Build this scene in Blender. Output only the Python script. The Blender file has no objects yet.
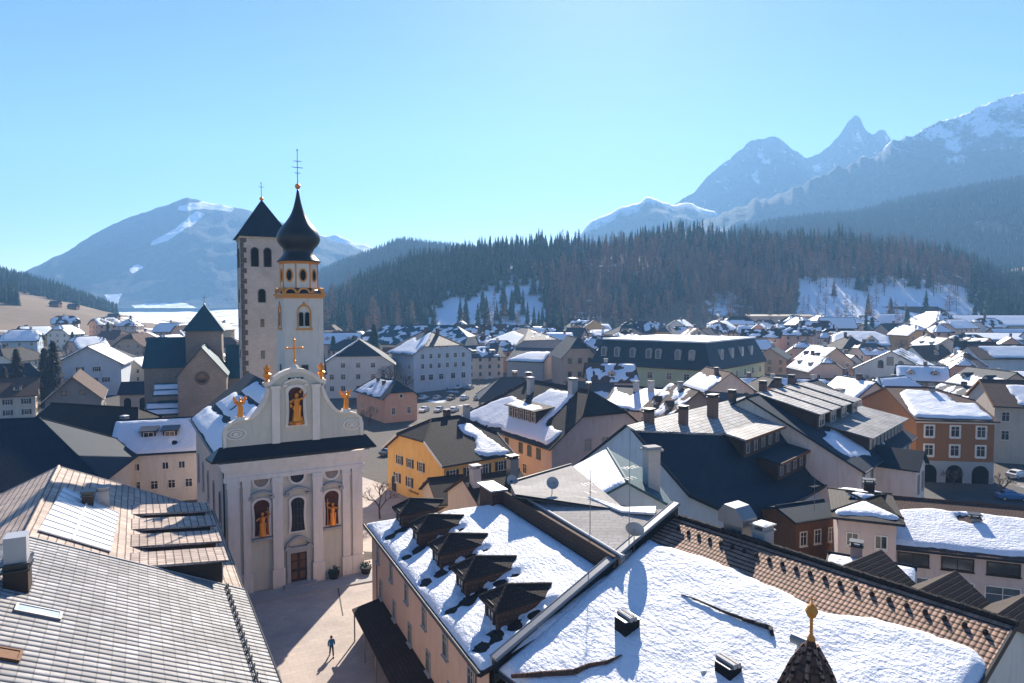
import bpy, bmesh, math, random
from mathutils import Vector, Matrix, noise, Quaternion

random.seed(7)
R = math.radians
SC = bpy.context.scene
COL = SC.collection

# ------------------------------------------------------------------ camera
CAM_H, F, CX, CY, HOR = 30.0, 683.0, 512.0, 341.5, 308.0
PITCH = math.atan((CY - HOR) / F)
cam_d = bpy.data.cameras.new('camera')
cam = bpy.data.objects.new('camera', cam_d)
COL.objects.link(cam)
cam.location = (0, 0, CAM_H)
cam.rotation_euler = (math.pi / 2 - PITCH, 0, 0)
cam_d.sensor_width = 36.0
cam_d.lens = F / 1024 * 36.0
cam_d.clip_start, cam_d.clip_end = 0.5, 30000
SC.camera = cam
_fw = Vector((0, math.cos(PITCH), -math.sin(PITCH)))
_up = Vector((0, math.sin(PITCH), math.cos(PITCH)))


def ray(u, v):
    return _fw + Vector((1, 0, 0)) * ((u - CX) / F) + _up * ((CY - v) / F)


def P(u, v, z=0.0):
    d = ray(u, v)
    k = (z - CAM_H) / d.z
    return Vector((d.x * k, d.y * k, z))


def D(u, v, y):
    d = ray(u, v)
    k = y / d.y
    return Vector((d.x * k, y, CAM_H + d.z * k))


def on_plane(u, v, o, n):
    d = ray(u, v)
    c = Vector((0, 0, CAM_H))
    return c + d * ((o - c).dot(n) / d.dot(n))


def sstep(a, b, x):
    t = max(0.0, min(1.0, (x - a) / (b - a)))
    return t * t * (3 - 2 * t)


def lerp_tab(tab, x):
    if x <= tab[0][0]:
        return tab[0][1]
    for (a, va), (b, vb) in zip(tab, tab[1:]):
        if x <= b:
            return va + (vb - va) * (x - a) / (b - a)
    return tab[-1][1]


# ------------------------------------------------------------------ materials
MAT = {}


class NG:
    """small helper round a material's node tree"""

    def __init__(s, name):
        s.m = bpy.data.materials.new(name)
        s.m.use_nodes = True
        s.t = s.m.node_tree
        s.b = s.t.nodes['Principled BSDF']
        MAT[name] = s.m

    def n(s, typ, **kw):
        nd = s.t.nodes.new(typ)
        for k, v in kw.items():
            if k in nd.inputs.keys():
                nd.inputs[k].default_value = v
            else:
                setattr(nd, k, v)
        return nd

    def l(s, a, b):
        s.t.links.new(a, b)

    def coord(s, kind='Object'):
        return s.n('ShaderNodeTexCoord').outputs[kind]

    def noise(s, vec, scale, detail=4, rough=.6):
        nd = s.n('ShaderNodeTexNoise', Scale=scale, Detail=detail, Roughness=rough)
        s.l(vec, nd.inputs['Vector'])
        return nd.outputs['Fac']

    def ramp(s, fac, stops):
        nd = s.n('ShaderNodeValToRGB')
        e = nd.color_ramp.elements
        while len(e) < len(stops):
            e.new(.5)
        for el, (p, c) in zip(e, stops):
            el.position = p
            el.color = (c[0], c[1], c[2], 1) if not isinstance(c, (int, float)) else (c, c, c, 1)
        s.l(fac, nd.inputs['Fac'])
        return nd.outputs['Color']

    def mix(s, fac, a, b, mode='MIX'):
        nd = s.n('ShaderNodeMix', data_type='RGBA', blend_type=mode)
        for sock, val in ((nd.inputs[0], fac), (nd.inputs[6], a), (nd.inputs[7], b)):
            if hasattr(val, 'links'):
                s.l(val, sock)
            elif isinstance(val, (int, float)):
                sock.default_value = val
            else:
                sock.default_value = (val[0], val[1], val[2], 1)
        return nd.outputs[2]

    def math(s, op, a, b=0.0):
        nd = s.n('ShaderNodeMath', operation=op)
        for sock, val in ((nd.inputs[0], a), (nd.inputs[1], b)):
            if hasattr(val, 'links'):
                s.l(val, sock)
            else:
                sock.default_value = val
        return nd.outputs[0]

    def bump(s, h, strength=.4, dist=.05):
        nd = s.n('ShaderNodeBump', Strength=strength, Distance=dist)
        s.l(h, nd.inputs['Height'])
        s.l(nd.outputs[0], s.b.inputs['Normal'])

    def base(s, c):
        if hasattr(c, 'links'):
            s.l(c, s.b.inputs['Base Color'])
        else:
            s.b.inputs['Base Color'].default_value = (c[0], c[1], c[2], 1)

    def set(s, rough=.8, metal=0.0, spec=.3):
        s.b.inputs['Roughness'].default_value = rough
        s.b.inputs['Metallic'].default_value = metal
        s.b.inputs['Specular IOR Level'].default_value = spec
        return s.m


def dk(c, k):
    return (c[0] * k, c[1] * k, c[2] * k)


def plaster(name, c, dirt=.75, scale=.25):
    g = NG(name)
    co = g.coord()
    st = g.n('ShaderNodeMapping', Scale=(1.6, 1.6, .25))
    g.l(co, st.inputs[0])
    a = g.noise(co, scale, 5)
    b = g.noise(st.outputs[0], 1.3, 4)
    c1 = g.mix(g.ramp(a, [(.3, 0), (.7, 1)]), dk(c, .87), c)
    c2 = g.mix(g.ramp(b, [(.50, 0), (.78, 1)]), c1, dk(c, dirt))
    g.base(c2)
    g.bump(g.noise(co, 6, 4), .25, .03)
    return g.set(.9, 0, .15)


def tiles(name, c, c2, gap, w=.32, h=.36, bump=.9, dist=.05, rough=.8, moss=None):
    g = NG(name)
    uv = g.coord('UV')
    br = g.n('ShaderNodeTexBrick', Scale=1.0)
    br.inputs['Brick Width'].default_value = w
    br.inputs['Row Height'].default_value = h
    br.inputs['Mortar Size'].default_value = .035 * min(1, h / .36) + .008
    br.inputs['Mortar Smooth'].default_value = .4
    br.inputs['Color1'].default_value = (*c, 1)
    br.inputs['Color2'].default_value = (*c2, 1)
    br.inputs['Mortar'].default_value = (*gap, 1)
    g.l(uv, br.inputs['Vector'])
    big = g.noise(g.coord(), .35, 4)
    col = g.mix(g.ramp(big, [(.35, 0), (.72, 1)]), br.outputs['Color'], dk(c, .55) if moss is None else moss)
    wv = g.noise(uv, 5, 3)
    g.base(g.mix(.35, col, g.mix(wv, dk(c, .5), dk(c2, 1.4))))
    hgt = g.mix(.25, g.ramp(br.outputs['Fac'], [(0, 1), (1, 0)]), wv)
    g.bump(hgt, bump, dist)
    return g.set(rough, 0, .2)


def pantile(name, c, pitch=.42, row=.42, rough=.6, depth=.10, rw=.7, line=.14, lo=.16):
    """roof of profiled tiles: rolls running up the slope, courses across it, each tile a little different"""
    g = NG(name)
    uv = g.coord('UV')
    wob = g.n('ShaderNodeVectorMath', operation='MULTIPLY_ADD')
    nzv = g.n('ShaderNodeTexNoise', Scale=.7, Detail=3.0)
    g.l(uv, nzv.inputs['Vector'])
    g.l(nzv.outputs['Color'], wob.inputs[0])
    wob.inputs[1].default_value = (.10, .10, 0)
    g.l(uv, wob.inputs[2])
    sp = g.n('ShaderNodeSeparateXYZ')
    g.l(wob.outputs[0], sp.inputs[0])
    roll = g.math('ABSOLUTE', g.math('SINE', g.math('MULTIPLY', sp.outputs[0], math.pi / pitch)))
    fr = g.math('FRACT', g.math('DIVIDE', sp.outputs[1], row))
    step = g.math('SUBTRACT', 1.0, fr)
    h = g.math('ADD', g.math('MULTIPLY', roll, rw), g.math('MULTIPLY', step, .6))
    br = g.n('ShaderNodeTexBrick', Scale=1.0)
    br.offset = 0.0
    for k, v in (('Brick Width', pitch), ('Row Height', row), ('Mortar Size', 0.0)):
        br.inputs[k].default_value = v
    br.inputs['Color1'].default_value = (*dk(c, .72), 1)
    br.inputs['Color2'].default_value = (*dk(c, 1.22), 1)
    g.l(wob.outputs[0], br.inputs['Vector'])
    big = g.noise(g.coord(), .3, 5)
    spot = g.noise(g.coord(), 2.4, 4, .7)
    c2 = g.mix(g.ramp(big, [(.4, 0), (.72, 1)]), br.outputs['Color'], dk(c, .6))
    c2 = g.mix(g.ramp(spot, [(.60, 0), (.72, .6)]), c2, (c[0] * .5, c[1] * .5, c[2] * .42))
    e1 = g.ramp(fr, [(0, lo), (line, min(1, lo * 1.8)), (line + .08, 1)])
    e2 = g.ramp(roll, [(0, .25), (.34, 1)])  # shade in the troughs between rolls, painted into the base colour
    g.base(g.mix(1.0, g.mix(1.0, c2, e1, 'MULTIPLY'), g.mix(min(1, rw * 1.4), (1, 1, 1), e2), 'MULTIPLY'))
    g.bump(h, 1.0, depth)
    return g.set(rough, 0, .25)


def simple(name, c, rough=.7, metal=0.0, spec=.3, var=.25, scale=3.0, bump=.15):
    g = NG(name)
    co = g.coord()
    nz = g.noise(co, scale, 4)
    g.base(g.mix(nz, dk(c, 1 - var), dk(c, 1 + var)))
    if bump:
        g.bump(g.noise(co, scale * 6, 3), bump, .02)
    return g.set(rough, metal, spec)


def make_snow():
    g = NG('snow')
    co = g.coord()
    a = g.noise(co, 1.1, 6, .65)
    b = g.noise(co, 5.0, 4, .6)
    g.base(g.mix(a, (.70, .73, .78), (.82, .83, .85)))
    sm = g.n('ShaderNodeMapping', Scale=(1.0, 2.2, 1.6))
    g.l(co, sm.inputs[0])
    c = g.noise(sm.outputs[0], 2.1, 3, .55)
    g.bump(g.mix(.35, g.mix(.65, a, c), b), .9, .27)
    g.set(.55, 0, .25)
    g2 = NG('snow_melting')
    co = g2.coord()
    a = g2.noise(co, .8, 6, .65)
    g2.base(g2.mix(g2.ramp(a, [(.35, 0), (.75, 1)]), (.74, .77, .82), (.88, .89, .91)))
    g2.bump(a, .5, .12)
    g2.set(.5, 0, .3)


make_snow()
PL = {}
for nm, c in dict(
        cream=(.64, .53, .42), pink=(.64, .44, .34), white=(.76, .69, .60), pale_blue=(.42, .52, .60), yellow=(.97, .55, .17),
        peach=(.72, .40, .26), beige=(.66, .52, .41), green=(.54, .55, .32), brown_red=(.35, .15, .06), tan=(.52, .36, .26),
        grey=(.38, .36, .35), stone_grey=(.27, .24, .22), cool_white=(.58, .62, .66), ochre=(.58, .36, .16), light_pink=(.64, .50, .44)).items():
    PL[nm] = plaster('plaster_' + nm, c)
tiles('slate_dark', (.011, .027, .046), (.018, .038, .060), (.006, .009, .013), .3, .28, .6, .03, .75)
tiles('slate_grey', (.07, .075, .08), (.11, .11, .115), (.03, .03, .035), .3, .3, .7, .035, .6)
tiles('shingle_brown', (.10, .062, .045), (.15, .095, .07), (.025, .018, .014), .26, .3, .9, .05, .85)
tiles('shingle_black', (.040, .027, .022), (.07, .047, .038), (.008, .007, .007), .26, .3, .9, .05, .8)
pantile('tile_brown', (.36, .215, .15), .25, .34, .8, .12, .30, .26, .05)
tiles('tile_rust', (.11, .062, .047), (.16, .09, .066), (.025, .017, .015), .3, .34, .9, .06, .85)
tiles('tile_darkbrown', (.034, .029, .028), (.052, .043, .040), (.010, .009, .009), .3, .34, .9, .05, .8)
pantile('tile_grey', (.40, .39, .38), .62, .60, .6, .14, .6, .14, .25)
tiles('shingle_pale', (.30, .285, .27), (.37, .35, .335), (.17, .16, .155), 1.1, .5, .6, .03, .85)
tiles('shingle_teal', (.022, .080, .105), (.03, .10, .125), (.012, .04, .05), .4, .4, .5, .03, .55)
pantile('pantile_grey', (.33, .32, .315), .52, .62, .55, .16, .9, .08, .45)
pantile('pantile_beige', (.52, .41, .34), .42, .55, .75, .06, .5, .12)
tiles('shingle_navy', (.010, .030, .046), (.014, .038, .056), (.006, .015, .022), .4, .4, .5, .03, .6)
tiles('ashlar', (.66, .575, .50), (.54, .465, .40), (.42, .36, .32), .7, .38, .5, .03, .9)
tiles('rubble', (.40, .325, .275), (.27, .22, .19), (.20, .17, .15), .55, .35, .6, .04, .9)
tiles('quoin_stone', (.20, .165, .14), (.11, .09, .08), (.05, .045, .04), .9, .6, .6, .05, .9)
simple('wood_dark', (.045, .026, .018), .7, 0, .3, .35, 2.0)
simple('wood_brown', (.16, .075, .035), .75, 0, .25, .35, 2.0)
simple('wood_warm', (.30, .13, .045), .7, 0, .25, .35, 2.0)
simple('metal_dark', (.025, .027, .03), .42, .3, .5, .2, 2.0, .05)
simple('metal_grey', (.22, .225, .235), .45, .6, .5, .15, 2.0, .05)
simple('metal_pale', (.42, .42, .43), .45, .3, .5, .15, 1.0, .05)
simple('sheet_white', (.74, .73, .71), .55, .0, .4, .06, .8, .05)
simple('sheet_pale', (.34, .325, .31), .85, .0, .25, .10, .5, .1)
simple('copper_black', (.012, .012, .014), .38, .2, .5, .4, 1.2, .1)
simple('gold', (.80, .28, .03), .42, .6, .5, .2, 4.0, .15)
simple('gold_paint', (.66, .27, .045), .6, .1, .4, .15, 3.0, .1)
plaster('trim_white', (.84, .755, .65), .80, .5)
simple('trim_grey', (.40, .39, .37), .85, 0, .2, .1, 1.0, .1)
plaster('facade_grey', (.66, .61, .50), .78, .4)
simple('niche_red', (.10, .035, .022), .85, 0, .2, .3, 3.0, .1)
simple('concrete', (.36, .345, .33), .9, 0, .2, .15, 1.5, .2)
simple('brick_chimney', (.16, .105, .085), .9, 0, .2, .3, 5.0, .3)
simple('plaster_chimney', (.44, .42, .40), .9, 0, .15, .15, 3.0, .2)
simple('black_gap', (.012, .012, .013), .9, 0, .1, .1, 1.0, 0)
simple('shutter_brown', (.055, .032, .022), .7, 0, .3, .2, 3.0, .1)
simple('shutter_green', (.10, .12, .10), .7, 0, .3, .2, 3.0, .1)
simple('mural', (.30, .24, .20), .9, 0, .15, .6, 1.4, .0)
simple('bark', (.085, .058, .045), .95, 0, .1, .35, 4.0, .4)
simple('twigs', (.15, .105, .085), .95, 0, .1, .3, 1.0, 0)
simple('larch_twigs', (.25, .155, .115), .95, 0, .1, .35, .3, 0)
simple('needles_dark', (.030, .085, .060), .9, 0, .1, .5, .35, 0)
simple('needles_brown', (.055, .042, .032), .9, 0, .1, .5, .35, 0)
simple('needles_blue', (.028, .075, .055), .9, 0, .1, .5, .25, 0)
simple('dish_grey', (.30, .32, .34), .5, .1, .4, .1, 2.0, .05)
simple('antenna_metal', (.22, .22, .23), .45, .7, .5, .1, 2.0, 0)
simple('rubber', (.02, .02, .02), .8, 0, .3, .1, 2.0, 0)


def glass(name, c, rough=.08):
    g = NG(name)
    g.base(g.mix(g.noise(g.coord(), .9, 2), dk(c, .5), dk(c, 1.5)))
    return g.set(rough, 0, .6)


glass('glass_dark', (.025, .03, .036))
glass('glass_mid', (.09, .105, .12), .12)
glass('roof_glass', (.42, .50, .56), .2)
for nm, c in dict(white=(.75, .75, .75), silver=(.42, .43, .45), black=(.02, .02, .022), blue=(.03, .16, .36), red=(.35, .03, .025), grey=(.16, .165, .17)).items():
    g = NG('paint_' + nm)
    g.base(g.mix(g.noise(g.coord(), 2.0, 3), dk(c, .9), c))
    g.b.inputs['Coat Weight'].default_value = .5
    g.set(.35, .1, .5)


# ------------------------------------------------------------------ mesh builder
class MB:
    def __init__(s):
        s.v, s.f, s.mi = [], [], []

    def vert(s, p):
        s.v.append(tuple(p))
        return len(s.v) - 1

    def poly(s, pts, mi=0):
        i = len(s.v)
        s.v.extend(tuple(p) for p in pts)
        s.f.append(tuple(range(i, i + len(pts))))
        s.mi.append(mi)
        return s

    def box(s, x0, x1, y0, y1, z0, z1, mi=0, M=None):
        c = [Vector((x, y, z)) for z in (z0, z1) for x, y in ((x0, y0), (x1, y0), (x1, y1), (x0, y1))]
        if M is not None:
            c = [M @ p for p in c]
        i = len(s.v)
        s.v.extend(tuple(p) for p in c)
        for q in ((0, 3, 2, 1), (4, 5, 6, 7), (0, 1, 5, 4), (1, 2, 6, 5), (2, 3, 7, 6), (3, 0, 4, 7)):
            s.f.append(tuple(i + k for k in q))
            s.mi.append(mi)
        return s

    def tube(s, p0, p1, r0, r1=None, n=8, mi=0, cap=True):
        p0, p1 = Vector(p0), Vector(p1)
        r1 = r0 if r1 is None else r1
        d = (p1 - p0).normalized()
        a = d.orthogonal().normalized()
        b = d.cross(a)
        i = len(s.v)
        for p, r in ((p0, r0), (p1, r1)):
            for k in range(n):
                t = 2 * math.pi * k / n
                s.v.append(tuple(p + a * (r * math.cos(t)) + b * (r * math.sin(t))))
        for k in range(n):
            s.f.append((i + k, i + (k + 1) % n, i + n + (k + 1) % n, i + n + k))
            s.mi.append(mi)
        if cap:
            s.f.append(tuple(i + k for k in range(n - 1, -1, -1)))
            s.f.append(tuple(i + n + k for k in range(n)))
            s.mi.extend((mi, mi))
        return s

    def path(s, pts, r, n=6, mi=0):
        for a, b in zip(pts, pts[1:]):
            s.tube(a, b, r, r, n, mi)
        return s

    def lathe(s, c, prof, n=16, mi=0, rot=0.0, cap=True):
        c = Vector(c)
        i = len(s.v)
        for r, z in prof:
            for k in range(n):
                t = 2 * math.pi * k / n + rot
                s.v.append((c.x + r * math.cos(t), c.y + r * math.sin(t), c.z + z))
        for j in range(len(prof) - 1):
            for k in range(n):
                s.f.append((i + j * n + k, i + j * n + (k + 1) % n, i + (j + 1) * n + (k + 1) % n, i + (j + 1) * n + k))
                s.mi.append(mi)
        if cap:
            s.f.append(tuple(i + k for k in range(n - 1, -1, -1)))
            s.f.append(tuple(i + (len(prof) - 1) * n + k for k in range(n)))
            s.mi.extend((mi, mi))
        return s

    def prism(s, pts, d, mi=0):
        """closed polygon pts extruded by vector d"""
        d = Vector(d)
        pts = [Vector(p) for p in pts]
        n = len(pts)
        i = len(s.v)
        s.v.extend(tuple(p) for p in pts)
        s.v.extend(tuple(p + d) for p in pts)
        s.f.append(tuple(range(i + n - 1, i - 1, -1)))
        s.f.append(tuple(range(i + n, i + 2 * n)))
        s.mi.extend((mi, mi))
        for k in range(n):
            s.f.append((i + k, i + (k + 1) % n, i + n + (k + 1) % n, i + n + k))
            s.mi.append(mi)
        return s

    def slab(s, polys, th, mi=0):
        """roof planes sharing edges -> a shell of vertical thickness th, with closed rim"""
        key, idx = {}, []

        def vi(p):
            k = (round(p[0], 3), round(p[1], 3), round(p[2], 3))
            if k not in key:
                key[k] = len(idx)
                idx.append(Vector(p))
            return key[k]
        fs = [[vi(p) for p in q] for q in polys]
        i = len(s.v)
        n = len(idx)
        s.v.extend(tuple(p) for p in idx)
        s.v.extend((p.x, p.y, p.z - th) for p in idx)
        ed = {}
        for q in fs:
            s.f.append(tuple(i + k for k in q))
            s.f.append(tuple(i + n + k for k in reversed(q)))
            s.mi.extend((mi, mi))
            for a, b in zip(q, q[1:] + q[:1]):
                ed[(a, b)] = 1
        for a, b in ed:
            if (b, a) not in ed:
                s.f.append((i + a, i + n + a, i + n + b, i + b))
                s.mi.append(mi)
        return s

    def mesh(s, name, mats, smooth=False, fix=False):
        me = bpy.data.meshes.new(name)
        me.from_pydata(s.v, [], s.f)
        for m in (mats if isinstance(mats, (list, tuple)) else [mats]):
            me.materials.append(MAT[m] if isinstance(m, str) else m)
        me.polygons.foreach_set('material_index', s.mi)
        if smooth:
            me.polygons.foreach_set('use_smooth', [True] * len(s.f))
        if fix:
            bm = bmesh.new()
            bm.from_mesh(me)
            bmesh.ops.remove_doubles(bm, verts=bm.verts, dist=.0005)
            bmesh.ops.recalc_face_normals(bm, faces=bm.faces)
            bm.to_mesh(me)
            bm.free()
        uvl = me.uv_layers.new(name='uv')
        dat = [0.0] * (2 * len(me.loops))
        vs = me.vertices
        Z = Vector((0, 0, 1))
        for p in me.polygons:
            nn = p.normal
            if nn.z < 0 and abs(nn.z) > .1:
                nn = -nn
            if abs(nn.z) > .995:
                a, b = Vector((1, 0, 0)), Vector((0, 1, 0))
            else:
                a = Z.cross(nn)
                if a.length < 1e-6:
                    a = Vector((1, 0, 0))
                a.normalize()
                b = nn.cross(a)
            for li in p.loop_indices:
                co = vs[me.loops[li].vertex_index].co
                dat[2 * li] = co.dot(a)
                dat[2 * li + 1] = co.dot(b)
        uvl.data.foreach_set('uv', dat)
        return me

    def build(s, name, mats, parent=None, smooth=False, fix=False, loc=None):
        o = bpy.data.objects.new(name, s.mesh(name, mats, smooth, fix))
        COL.objects.link(o)
        if parent is not None:
            o.parent = parent
        if loc is not None:
            o.location = loc
        return o


def link(name, me, parent=None, loc=(0, 0, 0), rz=0.0):
    o = bpy.data.objects.new(name, me)
    COL.objects.link(o)
    if parent is not None:
        o.parent = parent
    o.location = loc
    o.rotation_euler = (0, 0, rz)
    return o


def tag(o, label, cat, group=None):
    o['label'] = label
    o['category'] = cat
    if group:
        o['group'] = group
    return o


def thing(name, label, cat, loc=(0, 0, 0), rz=0.0, group=None):
    o = bpy.data.objects.new(name, None)
    o.empty_display_size = .3
    COL.objects.link(o)
    o.location = loc
    o.rotation_euler = (0, 0, rz)
    return tag(o, label, cat, group)


def struct(o, kind='structure'):
    o['kind'] = kind
    return o


def copy_tree(o, parent=None):
    c = o.copy()
    COL.objects.link(c)
    c.parent = parent
    for ch in o.children:
        copy_tree(ch, c)
    return c


def nz2(x, y, s=0.0):
    return noise.noise(Vector((x, y, s)))


def fbm(x, y, s=0.0, o=4):
    a, f, r = 1.0, 1.0, 0.0
    for _ in range(o):
        r += a * noise.noise(Vector((x * f, y * f, s + f)))
        a *= .5
        f *= 2.03
    return r


# ------------------------------------------------------------------ snow on a plane
def sdf(poly, x, y):
    """signed distance to polygon, positive inside"""
    d, ins = 1e9, False
    n = len(poly)
    for i in range(n):
        ax, ay = poly[i]
        bx, by = poly[i - 1]
        ex, ey = bx - ax, by - ay
        wx, wy = x - ax, y - ay
        q = ex * ex + ey * ey
        t = max(0, min(1, (wx * ex + wy * ey) / q)) if q > 1e-12 else 0
        dx, dy = wx - ex * t, wy - ey * t
        d = min(d, dx * dx + dy * dy)
        if (ay > y) != (by > y) and x < ax + (y - ay) * ex / ey:
            ins = not ins
    d = math.sqrt(d)
    return d if ins else -d


def snow_patch(parent, O, S, T, N, outline, style, res=.5, th=.22, seed=0, mat='snow', holes=(), rag=.5, name='roof_snow', inset=.12, ripple=0.0, und=.22):
    """snow lying on the roof plane O + s*S + t*T; outline = polygon of the plane in metres (s, t).
    style: 'full' | ('low', f) | ('patch', f) | list of polygons in metres"""
    xs = [p[0] for p in outline]
    ys = [p[1] for p in outline]
    s0, s1, t0, t1 = min(xs), max(xs), min(ys), max(ys)
    Lt = t1 - t0
    ns, nt = max(3, int((s1 - s0) / res) + 1), max(3, int(Lt / res) + 1)
    val = []
    for j in range(nt + 1):
        for i in range(ns + 1):
            s = s0 + (s1 - s0) * i / ns
            t = t0 + Lt * j / nt
            d = sdf(outline, s, t) - inset
            if d > -res * 2:
                w = fbm(s * .33, t * .33, seed * 3.7, 4)
                if style == 'full':
                    e = 1.2 + 1.1 * w
                elif style[0] == 'low':
                    e = style[1] * Lt - (t - t0) + rag * 2.2 * w
                elif style[0] == 'patch':
                    e = (style[1] - .5 + w * .9) * 2.4
                else:
                    e = max(sdf(q, s, t) for q in style) + rag * w
                for (hx, hy, hr) in holes:
                    e = min(e, math.hypot(s - hx, (t - hy) * 1.25) - hr + .55 * hr * fbm(s * 1.3, t * 1.3, seed + 2, 3))
                d = min(d, e)
            val.append(d)
    mb = MB()
    idx = {}

    def vid(i, j):
        k = j * (ns + 1) + i
        if k not in idx:
            s = s0 + (s1 - s0) * i / ns
            t = t0 + Lt * j / nt
            f = val[k]
            if f > 0:
                h = th * min(1.0, f / .5) ** .6
                h *= .9 + und * fbm(s * .5, t * .5, seed + 9, 3)
                if ripple:
                    h += ripple * min(1, f) * (fbm(s * 1.7, t * 1.3, seed + 4, 3) * .6 + nz2(s * .35, t * 3.2, seed) * .4)
                h = max(h, .02)
            else:
                h = max(-.16, f * .6 - .02)
            idx[k] = mb.vert(O + S * s + T * t + N * h)
        return idx[k]
    for j in range(nt):
        for i in range(ns):
            a = j * (ns + 1) + i
            if max(val[a], val[a + 1], val[a + ns + 1], val[a + ns + 2]) > 0:
                mb.f.append((vid(i, j), vid(i + 1, j), vid(i + 1, j + 1), vid(i, j + 1)))
                mb.mi.append(0)
    if not mb.f:
        return None
    return mb.build(name, mat, parent, smooth=True)


# ------------------------------------------------------------------ windows, doors, chimneys (shared meshes)
_wcache = {}


def window_mesh(w, h, frame='trim_white', pane='glass_dark', mull=1, arch=False, sill=True, fw=.10, dep=.10):
    k = (round(w, 2), round(h, 2), frame, pane, mull, arch, sill, fw, dep)
    if k in _wcache:
        return _wcache[k]
    m = MB()
    if arch:
        n = 10
        r = w / 2
        arc = [(r * math.cos(math.pi * i / n), h - r + r * math.sin(math.pi * i / n)) for i in range(n + 1)]
        inner = [(r, 0)] + arc + [(-r, 0)]
        R2 = r + fw
        arc2 = [(R2 * math.cos(math.pi * i / n), h - r + R2 * math.sin(math.pi * i / n)) for i in range(n + 1)]
        outer = [(R2, 0)] + arc2 + [(-R2, 0)]
        m.poly([(x, -.02, z) for x, z in inner], 1)
        for i in range(len(inner) - 1):
            a, b, c, d = inner[i], inner[i + 1], outer[i + 1], outer[i]
            m.poly([(a[0], -dep, a[1]), (d[0], -dep, d[1]), (c[0], -dep, c[1]), (b[0], -dep, b[1])], 0)
            m.poly([(a[0], 0, a[1]), (a[0], -dep, a[1]), (b[0], -dep, b[1]), (b[0], 0, b[1])], 0)
            m.poly([(d[0], 0, d[1]), (c[0], 0, c[1]), (c[0], -dep, c[1]), (d[0], -dep, d[1])], 0)
    else:
        m.box(-w / 2, w / 2, -.025, .02, 0, h, 1)
        m.box(-w / 2 - fw, -w / 2, -dep, .02, -fw, h + fw, 0)
        m.box(w / 2, w / 2 + fw, -dep, .02, -fw, h + fw, 0)
        m.box(-w / 2, w / 2, -dep, .02, h, h + fw, 0)
        m.box(-w / 2, w / 2, -dep, .02, -fw, 0, 0)
    if mull:
        m.box(-.03, .03, -.055, .0, 0, h, 0)
        if not arch and h > 1.1:
            m.box(-w / 2, w / 2, -.05, .0, h * .66, h * .66 + .05, 0)
    if sill:
        m.box(-w / 2 - .16, w / 2 + .16, -.2, .0, -fw - .09, -fw - .01, 0)
    _wcache[k] = m.mesh('window', [frame, pane])
    return _wcache[k]


def shutter_mesh(h, w, mat):
    k = ('sh', round(h, 2), round(w, 2), mat)
    if k not in _wcache:
        m = MB()
        m.box(-w / 2, w / 2, -.075, -.005, 0, h)
        for i in range(1, int(h / .2)):
            m.box(-w / 2 + .06, w / 2 - .06, -.095, -.07, i * .2 - .04, i * .2 + .05)
        _wcache[k] = m.mesh('shutter', mat)
    return _wcache[k]


def chimney(parent, x, y, z0, z1, w=.8, d=.7, kind='brick', snow=False):
    """stack from inside the roof to above it, with a cap"""
    mat = {'brick': 'brick_chimney', 'plaster': 'plaster_chimney', 'metal': 'metal_grey', 'dark': 'wood_dark'}[kind]
    m = MB()
    m.box(-w / 2, w / 2, -d / 2, d / 2, 0, z1 - z0)
    o = m.build('chimney', mat, parent, loc=(x, y, z0))
    c = MB()
    H = z1 - z0
    c.box(-w / 2 - .1, w / 2 + .1, -d / 2 - .1, d / 2 + .1, H, H + .1)
    for sx in (-1, 1):
        c.box(sx * w * .4 - .07, sx * w * .4 + .07, -d / 2, d / 2, H + .1, H + .36)
    c.box(-w / 2 - .12, w / 2 + .12, -d / 2 - .12, d / 2 + .12, H + .36, H + .44)
    c.build('chimney_cap', 'metal_dark' if kind != 'plaster' else 'concrete', o)
    if snow:
        snow_patch(o, Vector((-w / 2 - .1, -d / 2 - .1, H + .44)), Vector((1, 0, 0)), Vector((0, 1, 0)), Vector((0, 0, 1)),
                   [(0, 0), (w + .2, 0), (w + .2, d + .2), (0, d + .2)], 'full', .14, .16, seed=x, inset=.02, name='cap_snow')
    return o
SKY_STRENGTH, SKY_AIR, SKY_DUST, SKY_OZ, SKY_SAT = .050, 1.0, 0.27, 2.2, 1.25
EXPOSURE = 1.56
HAZE, HAZE_G, HAZE_C = .00019, .25, (.28, .57, .98, 1)
FACE_ROT = {'f': 0.0, 'b': math.pi, 'A': -math.pi / 2, 'B': math.pi / 2}


def put_window(parent, M, x, y, z, rot, w=1.0, h=1.4, frame='trim_white', pane='glass_dark', shut=None, **kw):
    me = window_mesh(w, h, frame, pane, **kw)
    o = link('window', me, parent)
    q = M @ Vector((x, y, z))
    o.location = q
    o.rotation_euler = (0, 0, rot)
    if shut:
        for sx in (-1, 1):
            s = link('shutter', shutter_mesh(h, w * .5, shut), o)
            s.location = (sx * (w * .75 + .1), 0, 0)
    return o


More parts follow.
